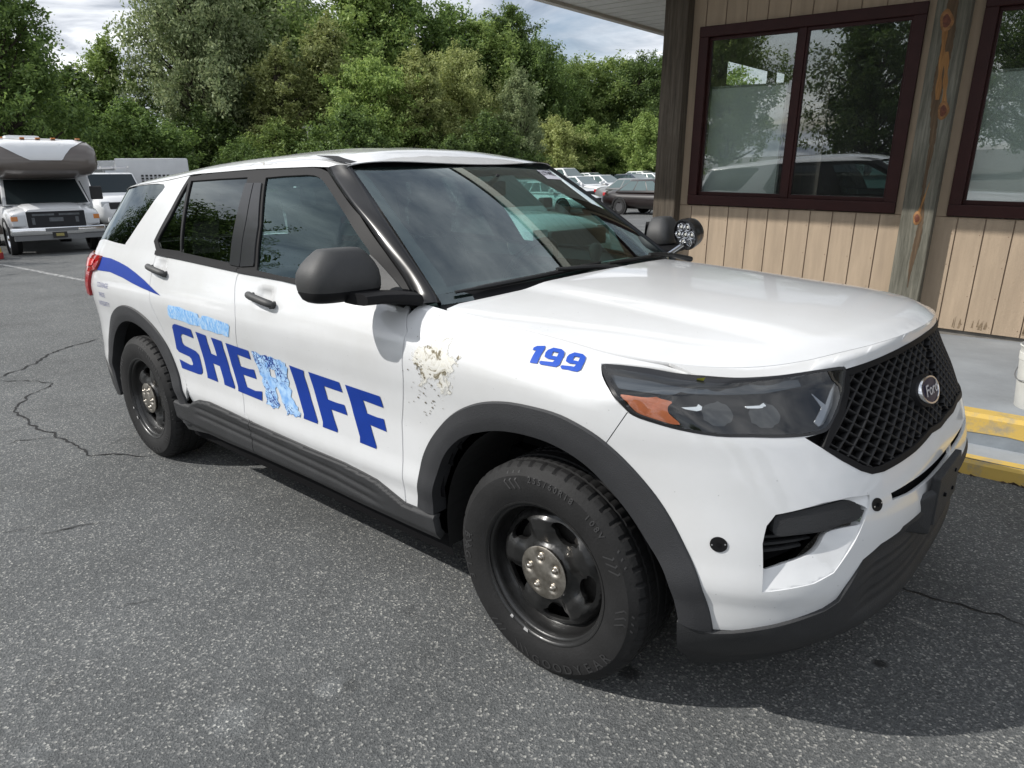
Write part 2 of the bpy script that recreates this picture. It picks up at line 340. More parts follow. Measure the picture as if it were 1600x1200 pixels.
mb.build('foundation', mat('rough_foundation_concrete', (.20, .185, .165), .95, var=.45, vscale=6, bump=.9, bscale=18), bld)
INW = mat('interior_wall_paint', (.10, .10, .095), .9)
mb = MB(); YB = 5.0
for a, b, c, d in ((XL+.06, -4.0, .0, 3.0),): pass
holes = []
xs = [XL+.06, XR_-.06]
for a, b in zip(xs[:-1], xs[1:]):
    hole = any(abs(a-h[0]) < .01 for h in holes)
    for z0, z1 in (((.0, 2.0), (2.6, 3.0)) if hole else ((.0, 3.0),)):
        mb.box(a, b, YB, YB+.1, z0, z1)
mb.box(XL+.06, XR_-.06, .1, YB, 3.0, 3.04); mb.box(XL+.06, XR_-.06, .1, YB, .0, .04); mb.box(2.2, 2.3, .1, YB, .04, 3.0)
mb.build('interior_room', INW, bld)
# windows
PANE = glass('window_pane_glass', (.86, .90, .88), .15, 0.0, .03)
wmain = None
for i, (a, b) in enumerate(WINS):
    z0, z1 = .975, 2.667; w = .095; mb = MB()
    mb.box(a, b, -.032, .09, z0, z0+w); mb.box(a, b, -.032, .09, z1-w, z1)
    mb.box(a, a+w, -.030, .09, z0+w, z1-w); mb.box(b-w, b, -.030, .09, z0+w, z1-w)
    fr = mb.build('window', BRN, bld, bevel=.006)
    mid = (a+b)/2; mb = MB()
    mb.box(mid-.035, mid+.035, -.012, .07, z0+w, z1-w)
    for q0, q1, yy in ((a+w, mid-.035, .018), (mid+.035, b-w, .0)):
        mb.box(q0, q1, yy, yy+.05, z0+w, z0+w+.035); mb.box(q0, q1, yy, yy+.05, z1-w-.03, z1-w); mb.box(q0, q0+.022, yy, yy+.05, z0+w+.035, z1-w-.03); mb.box(q1-.022, q1, yy, yy+.05, z0+w+.035, z1-w-.03)
    mb.build('sash', BRN, fr, bevel=.004)
    for q0, q1, yy in ((a+w, mid-.035, .040), (mid+.035, b-w, .022)):
        mb = MB(); mb.box(q0+.02, q1-.02, yy, yy+.006, z0+w+.03, z1-w-.028); mb.build('pane', PANE, fr)
# weathered timber posts with their knots
def wood(name, c0, c1, c2):
    m, nt, p = mat_base(name); L = nt.links.new
    tc = N(nt, 'ShaderNodeTexCoord'); mp = N(nt, 'ShaderNodeMapping'); mp.inputs['Scale'].default_value = (9, 9, .55); L(tc.outputs['Object'], mp.inputs[0])
    nz = N(nt, 'ShaderNodeTexNoise', i_Scale=5.0, i_Detail=9.0, i_Roughness=.7, i_Distortion=.4); L(mp.outputs[0], nz.inputs[0])
    rp = N(nt, 'ShaderNodeValToRGB'); e = rp.color_ramp.elements; e[0].position = .28; e[0].color = (*c0, 1); e[1].position = .72; e[1].color = (*c2, 1)
    q = e.new(.5); q.color = (*c1, 1); L(nz.outputs[0], rp.inputs[0])
    n2 = N(nt, 'ShaderNodeTexNoise', i_Scale=.8, i_Detail=4.0); L(tc.outputs['Object'], n2.inputs[0])
    mx = N(nt, 'ShaderNodeMix', data_type='RGBA', blend_type='MULTIPLY'); mr = N(nt, 'ShaderNodeMapRange', i_1=.35, i_2=.7, i_3=.0, i_4=.6); L(n2.outputs[0], mr.inputs[0])
    L(mr.outputs[0], mx.inputs[0]); L(rp.outputs[0], mx.inputs[6]); mx.inputs[7].default_value = (.42, .36, .28, 1)
    L(mx.outputs[2], p.inputs['Base Color']); p.inputs['Roughness'].default_value = .88
    b = N(nt, 'ShaderNodeBump', i_Strength=.8, i_Distance=.008); L(nz.outputs[0], b.inputs['Height']); L(b.outputs[0], p.inputs['Normal'])
    return m
W1 = wood('grey_green_weathered_wood', (.068, .066, .050), (.15, .146, .118), (.26, .245, .20))
W2 = wood('dark_weathered_wood', (.045, .036, .027), (.10, .082, .062), (.16, .135, .105))
HEART = wood('brown_heartwood', (.05, .032, .018), (.11, .072, .042), (.18, .12, .07)); RES = wood('resin_stained_wood', (.13, .06, .022), (.31, .155, .055), (.43, .24, .09)); KN = mat('orange_knot_wood', (.26, .125, .045), .7, var=.5, vscale=30); KD = mat('dark_knot_core', (.13, .035, .014), .6, var=.5, vscale=40)
mb = MB(); mb.box(-.372, -.123, -.14, .0, -.02, 3.49)
post = mb.build('timber_post', W1, bld, bevel=.012); post['label'] = 'grey green weathered post with three orange knots'
rr = random.Random(3); vs = []; fs = []; nn = 120
for i in range(nn+1):
    z = .35+2.6*i/nn; c = -.235+.02*math.sin(z*2.1)+.008*math.sin(z*9); h = .028+.016*math.sin(z*3+1)+rr.uniform(-.004, .004)
    if z < .8: h *= max(.1, (z-.35)/.45)
    vs += [(c-h, -.1415, z), (c+h, -.1415, z)]
for i in range(nn): fs.append((2*i, 2*i+1, 2*i+3, 2*i+2))
raw('heartwood_streak', vs, fs, HEART, post, smooth=False)
for kx, kz, s in ((-.279, 2.48, 1.15), (-.19, 1.809, 1.0), (-.241, .945, .8)):
    mb = MB(); prof = [(.001, -.020), (.018, -.019), (.027, -.012), (.034, -.012), (.046, 0)]
    n = 26; v = []; f = []
    for k in range(n):
        t = 2*math.pi*k/n
        for r, y in prof:
            wob = 1+.12*math.sin(2*t+kx*9)+.08*math.sin(3*t+1); up = 1.0+(.35*max(0, math.sin(t))**3)
            v.append((kx+r*s*wob*math.cos(t), -.1415+y*.5, kz+r*s*1.25*wob*up*math.sin(t)))
    m_ = len(prof)
    for k in range(n):
        for j in range(m_-1):
            a, b, c, d = k*m_+j, ((k+1) % n)*m_+j, ((k+1) % n)*m_+j+1, k*m_+j+1
            f.append((a, d, c, b)); mb.mi.append(1 if j < 2 else 0)
    mb.v = v; mb.f = f; mb.build('knot', [KN, KD], post, smooth=True)
    L_ = .30 if kz < 1 else (.42 if kz < 2 else .55); up_ = 1 if kz < 1.9 else -1
    v = []; f = []
    for i in range(21):
        q = i/20; z = kz+up_*(.03+L_*q); w_ = (.014*s*(1-q) if kz < 1 else .015*s)*(1+.25*math.sin(q*17)); c = kx+(.05*q if up_ > 0 and kz < 1 else .03*q*(1 if kz > 2 else -1.6))
        v += [(c-w_, -.1425, z), (c+w_, -.1425, z)]
    for i in range(20): f.append((2*i, 2*i+1, 2*i+3, 2*i+2))
    raw('resin_streak', v, f, RES, post, smooth=False)
mb = MB(); mb.box(-2.775, -2.525, -.14, .11, -.30, 3.49)
cp = mb.build('timber_post', W2, bld, bevel=.012); cp['label'] = 'dark brown weathered corner post'
# roof with ribbed soffit reaching out over the walk
SOF = mat('soffit_white_metal', (.62, .62, .58), .55, var=.06, vscale=2); FAS = mat('fascia_beige_metal', (.50, .47, .41), .5, var=.08, vscale=3)
mb = MB(); X0_, X1_, Y0_, Y1_ = -5.5, 10.0, -2.2, 9.0
y = Y0_+.04
while y < Y1_:
    y2 = min(y+.30, Y1_)
    mb.box(X0_+.112, X1_, y, y2-.035, 3.50, 3.515); mb.box(X0_+.112, X1_, y2-.035, y2, 3.512, 3.522); y = y2
mb.build('soffit', SOF, bld)
mb = MB()
for a, b in ((Y0_, .4), (.404, 2.8), (2.804, 5.2), (5.204, Y1_)): mb.box(X0_, X0_+.11, a, b, 3.455, 3.71)
mb.box(X0_+.112, X1_, Y0_, Y0_+.03, 3.45, 3.71)
mb.build('fascia', FAS, bld, bevel=.004)
mb = MB(); mb.add([(X0_-.04, Y0_-.04, 3.72), (X1_, Y0_-.04, 3.72), (X1_, Y1_, 4.05), (X0_-.04, Y1_, 4.05), (X0_-.04, Y0_-.04, 3.74), (X1_, Y0_-.04, 3.74), (X1_, Y1_, 4.09), (X0_-.04, Y1_, 4.09)],
   [(0, 3, 2, 1), (4, 5, 6, 7), (0, 1, 5, 4), (1, 2, 6, 5), (2, 3, 7, 6), (3, 0, 4, 7)])
mb.build('roof', mat('dark_roof_shingle', (.06, .06, .06), .9, var=.3, vscale=30), bld)
def bw(x, y, z): return bld.matrix_world @ Vector((x, y, z))
PAN = mat('white_panel_board', (.84, .87, .86), .5, var=.03, vscale=2)
def panel(x0, x1, z1, label):
    e = empty('white_panel', label=label, cat='panel', group='white boards behind the office windows'); e.matrix_world = bld.matrix_world.copy()
    mb = MB(); mb.box(x0+.02, x1-.02, .15, .17, .2, z1-.02); mb.build('board', PAN, e)
    mb = MB(); mb.box(x0, x0+.02, .14, .18, .04, z1); mb.box(x1-.02, x1, .14, .18, .04, z1); mb.box(x0+.02, x1-.02, .14, .18, z1-.02, z1); mb.box(x0+.02, x1-.02, .14, .18, .18, .2)
    mb.build('frame', mat('panel_frame_metal', (.25, .26, .25), .4, metal=.6), e)
panel(-2.36, -1.57, 2.13, 'pale white board standing inside the left pane of the whole window')
panel(-.03, 1.9, 2.13, 'wide white board inside the window cut off by the right edge')
# white bucket on the walk
bk = empty('plastic_bucket', (1.0, 2.46, .247), label='dirty white plastic bucket on the grey walk near the yellow curb', cat='bucket')
BUC = mat('bucket_white_plastic', (.58, .58, .55), .5, var=.14, vscale=9)
mb = MB(); mb.lathe([(.001, .004), (.128, .0), (.132, .006), (.146, .285), (.150, .287), (.150, .325), (.147, .327), (.149, .362), (.154, .366), (.150, .372), (.144, .366), (.128, .02), (.001, .016)], n=40)
mb.build('bucket_body', BUC, bk, smooth=True, sharp=50)
mb = MB(); mb.tube([(.152*math.cos(t), .152*math.sin(t), .30-.13*math.sin((t-2.2)/math.pi*math.pi)) for t in [2.2+math.pi*i/20 for i in range(21)]], .0025, 6)
mb.build('handle', mat('handle_wire', (.35, .35, .36), .35, metal=.9), bk, smooth=True)
# ---------------------------------------------------------------- trees
def leaf_mat(name, c0, c1):
    m, nt, p = mat_base(name); L = nt.links.new; nt.nodes.remove(p); o = nt.nodes['Material Output']
    g = N(nt, 'ShaderNodeNewGeometry'); oi = N(nt, 'ShaderNodeObjectInfo')
    mx = N(nt, 'ShaderNodeMix', data_type='RGBA'); mx.inputs[6].default_value = (*c0, 1); mx.inputs[7].default_value = (*c1, 1)
    L(g.outputs['Random Per Island'], mx.inputs[0])
    hs = N(nt, 'ShaderNodeHueSaturation'); L(mx.outputs[2], hs.inputs['Color'])
    mr = N(nt, 'ShaderNodeMapRange', i_3=.85, i_4=1.35); L(oi.outputs['Random'], mr.inputs[0]); L(mr.outputs[0], hs.inputs['Value'])
    d = N(nt, 'ShaderNodeBsdfDiffuse'); t = N(nt, 'ShaderNodeBsdfTranslucent'); L(hs.outputs[0], d.inputs[0]); L(hs.outputs[0], t.inputs[0])
    s = N(nt, 'ShaderNodeMixShader'); s.inputs[0].default_value = .46; L(d.outputs[0], s.inputs[1]); L(t.outputs[0], s.inputs[2])
    gl = N(nt, 'ShaderNodeBsdfGlossy', i_Roughness=.55); gl.inputs[0].default_value = (.5, .55, .5, 1)
    s2 = N(nt, 'ShaderNodeMixShader'); s2.inputs[0].default_value = .05; L(s.outputs[0], s2.inputs[1]); L(gl.outputs[0], s2.inputs[2])
    L(s2.outputs[0], o.inputs[0]); return m
LEAF = [leaf_mat('leaf_dark_green', (.055, .10, .026), (.20, .285, .075)), leaf_mat('leaf_mid_green', (.115, .185, .042), (.34, .43, .13)),
        leaf_mat('leaf_yellow_green', (.19, .235, .065), (.46, .49, .20)), leaf_mat('leaf_grey_green', (.14, .195, .08), (.38, .43, .22))]
BARK = mat('tree_bark', (.060, .047, .036), .95, var=.35, vscale=5, bump=.6, bscale=12)
def tree_meshes(seed, H, Rc, base, nblob, nleaf, lsz, top=1.0):
    g = np.random.default_rng(seed); r = random.Random(seed); mb = MB()
    tr = [Vector((0, 0, -.1))]; lean = Vector((r.uniform(-.05, .05), r.uniform(-.05, .05), 0))
    for i in range(1, 8): tr.append(Vector((0, 0, H*.88*i/7))+lean*H*i/7+Vector((r.uniform(-.1, .1), r.uniform(-.1, .1), 0)))
    mb.tube(tr, [.028*H*(1-.12*i)*(.55 if i else .75) for i in range(8)], 8)
    blobs = []
    for i in range(nblob):
        f = (i+.5)/nblob; z = base*H+(1-base)*H*(f**.85)*.97
        prof = math.sin(math.pi*min(1, .16+.84*(f**top)))**.62
        a = i*2.399+r.uniform(-.5, .5); d = Rc*prof*r.uniform(.25, 1.05); rad = Rc*r.uniform(.22, .44)*(.55+.5*prof)
        c = Vector((d*math.cos(a), d*math.sin(a), z)); blobs.append((c, rad))
        k = min(6, max(1, int((z-rad*.8)/(H*.88)*7))); p0 = tr[k]
        mid = p0.lerp(c, .5)+Vector((0, 0, -rad*.15)); mb.tube([p0, mid, c], [.011*H*(1-.5*f), .007*H*(1-.5*f), .002*H], 5)
    tm = mb.build('trunk', BARK, None, smooth=True, fixn=False)
    tot = sum(b[1]**2 for b in blobs); V = []
    for c, rad in blobs:
        n = int(nleaf*rad*rad/tot); C = np.array(c)
        ax = C-np.array([0, 0, c.z-rad*r.uniform(.2, 1.6)]); ax = ax+g.normal(size=3)*.45*np.linalg.norm(ax); ax /= np.linalg.norm(ax)+1e-9
        e1 = np.cross(ax, g.normal(size=3)); e1 /= np.linalg.norm(e1); e2 = np.cross(ax, e1)
        k = g.normal(size=(n, 3)); ln = rad*r.uniform(.55, .95); wd = rad*r.uniform(.28, .46)
        # twigs: leaves gather round a few lines inside each spray, so gaps stay between them
        tw = g.normal(size=(9, 3))*np.array([ln*.8, wd, wd*.8]); w_ = g.integers(0, 9, n)
        P = C+(tw[w_, :1]+k[:, :1]*ln*.38)*ax+(tw[w_, 1:2]+k[:, 1:2]*wd*.42)*e1+(tw[w_, 2:]+k[:, 2:]*wd*.38)*e2
        u = P-C; u /= np.linalg.norm(u, axis=1)[:, None]+1e-9
        nrm = u*.55+g.normal(size=(n, 3))*.7+np.array([0, 0, .45]); nrm /= np.linalg.norm(nrm, axis=1)[:, None]
        a = np.cross(nrm, g.normal(size=(n, 3))); a /= np.linalg.norm(a, axis=1)[:, None]+1e-9; b = np.cross(nrm, a)
        s = (lsz*g.uniform(.55, 1.25, n))[:, None]
        q = np.stack([P-a*s*.95, P-b*s*.45+nrm*s*.1, P+a*s*.95, P+b*s*.45+nrm*s*.1], 1); V.append(q)
    V = np.concatenate(V).reshape(-1, 3); F = np.arange(len(V)).reshape(-1, 4)
    me = bpy.data.meshes.new('crown'); me.vertices.add(len(V)); me.vertices.foreach_set('co', V.ravel().astype('f'))
    me.loops.add(len(V)); me.loops.foreach_set('vertex_index', F.ravel().astype('i')); me.polygons.add(len(F))
    me.polygons.foreach_set('loop_start', np.arange(0, len(V), 4).astype('i')); me.polygons.foreach_set('loop_total', np.full(len(F), 4, 'i'))
    me.materials.append(LEAF[0]); me.update(); me.validate()
    tmesh = tm.data; bpy.data.objects.remove(tm)
    return tmesh, me
#            seed H   Rc  base blobs leaves size
TV = [tree_meshes(11, 15, 4.6, .14, 90, 42000, .165), tree_meshes(12, 17, 4.2, .12, 100, 44000, .165, .85), tree_meshes(13, 12, 4.2, .08, 80, 36000, .16),
      tree_meshes(14, 14, 3.2, .08, 84, 32000, .15, .7), tree_meshes(15, 9, 3.4, .02, 70, 28000, .15), tree_meshes(16, 16, 5.6, .16, 110, 46000, .165)]
TH = [15, 17, 12, 14, 9, 16]; TCACHE = {}
def tree(x, y, h, var, leaf, label, group, name='broadleaf_tree', rz=None, wide=1.0):
    e = empty(name, (x, y, gz(x, y)), rnd.uniform(0, 6.28) if rz is None else rz, label, 'tree', group); h = h-gz(x, y)
    s = h/TH[var]; e.scale = (s*wide, s*wide, s)
    link_mesh('trunk', TV[var][0], e)
    k = (var, leaf)
    if k not in TCACHE:
        m = TV[var][1] if leaf == 0 else TV[var][1].copy()
        if leaf: m.materials[0] = LEAF[leaf]
        TCACHE[k] = m
    link_mesh('crown', TCACHE[k], e)
    return e
def at(az, d): return CAM_P[0]+d*math.cos(R(az)), CAM_P[1]+d*math.sin(R(az))
GT = 'trees along the far edge of the lot'
def HT(tan, d): return 1.58+tan*d
TREES = [
(165.45, 40, 0.2346, 1, 0, 1.0, 'tall dark tree at the left edge of the photo'),
(164.69, 52, 0.1565, 0, 0, 0.8, 'dark tree rising just right of the left-edge tree'),
(162.9, 52, 0.1163, 2, 0, 1.0, 'low dark tree under the left patch of sky'),
(161.29, 50, 0.1292, 4, 0, 1.2, 'bushy dark tree behind the motorhome roof'),
(159.26, 50, 0.167, 3, 1, 0.9, 'mid green tree with a pointed loose top by the left patch of sky'),
(153.72, 50, 0.2514, 5, 3, 0.8, 'huge grey green tree whose crown leaves the top of the photo'),
(150.99, 54, 0.2687, 0, 3, 1.0, 'tall grey green tree right of the hugest crown'),
(149.64, 56, 0.2569, 5, 1, 1.0, 'tall leafy tree over the rear of the police car roof'),
(146.91, 58, 0.2389, 1, 1, 1.0, 'tall dark tree with a narrow crown above the car roof'),
(148.21, 47, 0.1664, 3, 2, 1.1, 'yellow green feathery tree above the rear door'),
(144.81, 48, 0.1975, 3, 2, 1.1, 'yellow green tree behind the thin lamp pole'),
(142.08, 60, 0.253, 1, 1, 1.1, 'tall deep green tree touching the top edge of the photo'),
(139.5, 62, 0.2398, 0, 0, 1.0, 'deep green tree left of the upper middle notch of sky'),
(141.83, 46, 0.1503, 2, 1, 1.0, 'rounded bright green tree low in the middle of the row'),
(138.26, 47, 0.1659, 3, 2, 1.2, 'olive yellow tree right of the middle of the row'),
(135.77, 64, 0.2147, 1, 0, 1.0, 'dark pointed tree left of the highest right crown'),
(135.31, 50, 0.1659, 0, 2, 0.9, 'pale olive tree below the dark pointed one'),
(133.34, 64, 0.1997, 0, 1, 1.0, 'mid green tree in the middle of the right clump'),
(131.29, 66, 0.2126, 1, 0, 1.1, 'tallest dark tree of the clump right of the sky notch'),
(129.27, 64, 0.1759, 0, 0, 0.9, 'dark tree on the right shoulder of the tall clump'),
(130.64, 48, 0.1419, 3, 3, 0.9, 'silvery green slender tree in front of the dark clump'),
(127.65, 72, 0.1538, 1, 0, 0.9, 'distant thin topped tree under the canopy edge'),
(126.07, 70, 0.1469, 0, 1, 1.0, 'distant rounded tree right of the thin topped one'),
(123.92, 72, 0.1464, 2, 1, 1.3, 'broad distant tree left of the corner post'),
(121.58, 70, 0.1487, 5, 0, 1.0, 'distant tree just left of the corner post'),
(119.73, 72, 0.151, 0, 0, 1.0, 'distant tree half hidden by the corner post'),
(117.44, 74, 0.149, 2, 1, 1.2, 'distant tree hidden behind the office corner'),
(165.17, 42.0, 0.078, 4, 0, 1.15, 'low bushy tree in the front row behind the motorhome cabover'),
(163.33, 44.5, 0.0549, 4, 0, 1.15, 'low bushy tree in the front row left of the box truck'),
(160.88, 47.0, 0.0837, 4, 0, 1.15, 'low bushy tree in the front row above the box truck'),
(158.51, 42.0, 0.0954, 4, 0, 1.15, 'low bushy tree in the front row over the vent grille of the box truck'),
(156.44, 44.5, 0.06, 4, 0, 1.15, 'low bushy tree in the front row above the rear quarter window'),
(153.73, 47.0, 0.0903, 4, 0, 1.15, 'low bushy tree in the front row above the rear roof end'),
(151.43, 42.0, 0.053, 4, 0, 1.15, 'low bushy tree in the front row over the rear door'),
(148.85, 44.5, 0.0763, 4, 1, 1.15, 'low bushy tree in the front row above the lamp pole foot'),
(146.65, 47.0, 0.0647, 4, 2, 1.15, 'low bushy tree in the front row right of the lamp pole'),
(143.72, 42.0, 0.0923, 4, 0, 1.15, 'low bushy tree in the front row over the front door'),
(141.04, 44.5, 0.0524, 4, 0, 1.15, 'low bushy tree in the front row above the black roof strip'),
(138.27, 47.0, 0.0842, 4, 1, 1.15, 'low bushy tree in the front row over the windshield corner'),
(135.9, 42.0, 0.0556, 4, 0, 1.15, 'low bushy tree in the front row above the windshield top'),
(133.14, 44.5, 0.0833, 4, 0, 1.15, 'low bushy tree in the front row below the silvery tree'),
(130.46, 47.0, 0.046, 4, 0, 1.15, 'low bushy tree in the front row right of the silvery tree'),
(127.84, 58, 0.0777, 4, 2, 1.15, 'low bushy tree in the front row at the right end of the car roof'),
(125.29, 60, 0.0726, 4, 1, 1.15, 'low bushy tree in the front row above the crowded lot'),
(123.09, 62, 0.0596, 4, 0, 1.15, 'low bushy tree in the front row over the dark brown sedan'),
(120.96, 58, 0.0785, 4, 1, 1.15, 'low bushy tree in the front row beside the corner post'),
(118.58, 60, 0.0693, 4, 0, 1.15, 'low bushy tree in the front row behind the corner post')]
for az, d, tan, var, leaf, wide, label in TREES:
    x, y = at(az, d); tree(x, y, HT(tan, d), var, leaf, label, GT, wide=wide)
# rows that stand behind the photographer and show only as reflections
GB = 'trees behind the photographer reflected in the car windows'
for i, (az, d, h, var, leaf) in enumerate([(192.5, 30, 12.0, 5, 0), (214, 40, 6.5, 2, 0), (206, 44, 6, 4, 0), (228, 44, 7, 5, 0), (243, 44, 11, 0, 1), (256, 48, 12, 2, 0), (268, 48, 12, 5, 0), (280, 50, 11, 0, 1), (293, 52, 12, 5, 0), (306, 50, 11, 2, 0), (184, 52, 9, 0, 0), (320, 52, 12, 5, 1), (334, 50, 11, 0, 0)]):
    x, y = at(az, d); tree(x, y, h, var, leaf, 'green tree beyond the lot seen as a reflection in the dark glass', GB)
# bare dead tree
mb = MB(); r9 = random.Random(21)
def branch(p, d, L, w, dep):
    pts = [p]; q = p; dd = d
    for i in range(4):
        dd = (dd+Vector((r9.uniform(-.25, .25), r9.uniform(-.25, .25), r9.uniform(-.08, .22)))).normalized(); q = q+dd*L/4; pts.append(q)
    mb.tube(pts, [w, w*.85, w*.7, w*.58, w*.45], 6)
    if dep: 
        for k in range(3): branch(pts[r9.randint(2, 4)], (dd+Vector((r9.uniform(-1, 1), r9.uniform(-1, 1), r9.uniform(-.3, .5)))).normalized(), L*.66, w*.5, dep-1)
branch(Vector((0, 0, 0)), Vector((0, 0, 1)), 3.4, .17, 4)
dx_, dy_ = at(203.5, 30); dt = empty('dead_tree', (dx_, dy_, 0), 0, 'bare dead tree reflected in the front door window', 'tree'); mb.build('trunk', BARK, dt, smooth=True, fixn=False)
# ---------------------------------------------------------------- parked vehicles
WHITE = mat('white_vehicle_paint', (.72, .73, .74), .3, coat=.8, var=.04, vscale=2)
RUB = mat('tyre_rubber', (.016, .016, .017), .8, var=.2, vscale=20); SIL = mat('wheel_silver', (.55, .55, .56), .35, metal=.85)
DGL = mat('dark_vehicle_glass', (.022, .030, .032), .06, spec=.6); LGL = mat('pale_vehicle_glass', (.10, .14, .145), .05, spec=.7)
BLK = mat('black_trim_plastic', (.018, .018, .019), .55); RED = mat('tail_lamp_red', (.45, .012, .015), .15, coat=1.0); LMP = mat('head_lamp_clear', (.62, .64, .66), .12, coat=1.0); CHR = mat('chrome', (.72, .73, .75), .12, metal=1.0)
AMB = mat('amber_lamp', (.62, .22, .05), .2, coat=1.0)
def loft(mb, st, n=16, ex=3.2, mi=0):
    """st: (x, half width, z0, z1); rounded-box sections"""
    vs = []; fs = []
    for (x, hw, z0, z1) in st:
        for k in range(n):
            t = 2*math.pi*(k+.5)/n; c, s = math.cos(t), math.sin(t); r = (abs(c)**ex+abs(s)**ex)**(-1/ex)
            vs.append((x, hw*r*c, (z0+z1)/2+(z1-z0)/2*r*s))
    m = len(st)
    for i in range(m-1):
        for k in range(n): fs.append((i*n+k, i*n+(k+1) % n, (i+1)*n+(k+1) % n, (i+1)*n+k))
    fs += [tuple(range(n)), tuple(range((m-1)*n, m*n))]
    mb.add(vs, fs, mi)
def quadpanel(pts, off, th=.01):
    P = [Vector(p) for p in pts]; n = (P[1]-P[0]).cross(P[2]-P[0]).normalized(); mb = MB()
    k = len(P); v = [p+n*off for p in P]+[p+n*(off-th-.02) for p in P]
    mb.add(v, [tuple(range(k)), tuple(reversed(range(k, 2*k)))]+[(i, k+i, k+(i+1) % k, (i+1) % k) for i in range(k)]); return mb
def vehicle(name, paint, kind, label, cat, loc, yaw, group=None, dark=True, windows=True):
    e = empty(name, (loc[0], loc[1], gz(*loc)), yaw, label, cat, group); G = DGL if dark else LGL
    K = {'sedan': dict(L0=-3.95, L1=.98, hood=.92, belt=.98, deck=1.08, rf=1.50, wb=-2.87, gx=(-3.3, -2.45, -1.25, -.30), hw=.93, wr=.34),
         'suv':   dict(L0=-3.95, L1=.92, hood=1.08, belt=1.12, deck=1.12, rf=1.74, wb=-2.95, gx=(-3.85, -3.6, -1.15, -.38), hw=.97, wr=.37),
         'pickup': dict(L0=-4.6, L1=.95, hood=1.16, belt=1.2, deck=1.18, rf=1.90, wb=-3.6, gx=(-2.55, -2.35, -1.2, -.35), hw=.99, wr=.39),
         'van':   dict(L0=-4.3, L1=.80, hood=1.22, belt=1.28, deck=1.28, rf=2.08, wb=-3.5, gx=(-4.28, -4.2, -.62, .02), hw=1.0, wr=.37)}[kind]
    hw = K['hw']; b = MB(); x0, x1 = K['L0'], K['L1']; g0, g1, g2, g3 = K['gx']
    loft(b, [(x0, hw*.80, .45, K['deck']-.12), (x0+.12, hw*.93, .32, K['deck']-.02), (x0+.6, hw*.985, .27, K['deck']), (g0+.35, hw, .24, K['belt']+.02), (g2, hw, .22, K['belt']), (g3, hw*.99, .23, K['belt']-.01),
             (g3+.35, hw*.98, .24, K['hood']+.03), (x1-.35, hw*.95, .27, K['hood']-.04), (x1-.12, hw*.88, .30, K['hood']-.14), (x1, hw*.76, .38, K['hood']-.30)], 20, 4.0)
    body = b.build('body', paint, e, smooth=True, sharp=50)
    # greenhouse
    B = K['belt']-.05; T = K['rf']; w0, w1 = hw*.93, hw*.70
    if kind in ('van',): w1 = hw*.84
    bot = [(g0, -w0, B), (g3, -w0, B), (g3, w0, B), (g0, w0, B)]; top = [(g1, -w1, T), (g2, -w1, T), (g2, w1, T), (g1, w1, T)]
    m2 = MB(); m2.add(bot+top, [(0, 3, 2, 1), (4, 5, 6, 7), (0, 1, 5, 4), (1, 2, 6, 5), (2, 3, 7, 6), (3, 0, 4, 7)]); m2.build('cab', paint, e, smooth=True, bevel=.11, sharp=60)
    def lerp3(a, b_, t): return tuple(a[i]*(1-t)+b_[i]*t for i in range(3))
    if windows:
        for s in (-1, 1):
            def Pt(u, v):  # u along, v up
                lo = (g0*(1-u)+g3*u, s*w0, B); hi = (g1*(1-u)+g2*u, s*w1, T); return lerp3(lo, hi, v)
            segs = {'sedan': ((.07, .36), (.385, .64), (.665, .93)), 'suv': ((.03, .24), (.29, .58), (.62, .92)), 'pickup': ((.06, .44), (.50, .92)), 'van': ((.04, .24), (.27, .50), (.53, .74), (.77, .96))}[kind]
            for a, c in segs:
                pts = [Pt(a, .18), Pt(c, .18), Pt(c, .86), Pt(a, .86)]
                if s > 0: pts = pts[::-1]
                quadpanel(pts, .004).build('side_window', G, e)
        quadpanel([lerp3((g3, -w0*.9, B), (g2, -w1*.9, T), .16), lerp3((g3, w0*.9, B), (g2, w1*.9, T), .16), lerp3((g3, w0*.9, B), (g2, w1*.9, T), .93), lerp3((g3, -w0*.9, B), (g2, -w1*.9, T), .93)], .004).build('windshield', G, e)
        quadpanel([lerp3((g0, w0*.85, B), (g1, w1*.85, T), .2), lerp3((g0, -w0*.85, B), (g1, -w1*.85, T), .2), lerp3((g0, -w0*.85, B), (g1, -w1*.85, T), .9), lerp3((g0, w0*.85, B), (g1, w1*.85, T), .9)], .004).build('rear_window', G, e)
    for s in (-1, 1):
        for wx in (0, K['wb']):
            r = K['wr']; m3 = MB(); m3.lathe([(r*.6, -.11), (r*.93, -.11), (r, -.07), (r, .07), (r*.93, .11), (r*.6, .11)], (wx, s*(hw-.10), r), 'y', 20, close=True)
            w = m3.build('wheel', RUB, e, smooth=True)
            m3 = MB(); m3.lathe([(.001, s*.09), (r*.3, s*.088), (r*.58, s*.095), (r*.62, s*.106), (r*.62, 0)], (wx, s*(hw-.10), r), 'y', 20); m3.build('rim', SIL if kind != 'sedan' else mat('dark_steel_rim', (.12, .12, .125), .4, metal=.5), w, smooth=True)
            m3 = MB(); m3.lathe([(r+.085, s*.0), (r+.085, s*.115), (r+.02, s*.115)], (wx, s*(hw-.09), r+.01), 'y', 20); m3.build('wheel_arch', BLK, e, smooth=True)
        h = MB(); h.box(x1-.30, x1-.10, s*hw*.55, s*hw*.86, K['hood']-.33, K['hood']-.15); h.build('headlight', LMP, e, bevel=.03)
        h = MB(); h.box(x0+.015, x0+.17, s*hw*.70, s*hw*.925, K['deck']-.27, K['deck']-.12); h.build('tail_light', RED, e, bevel=.03)
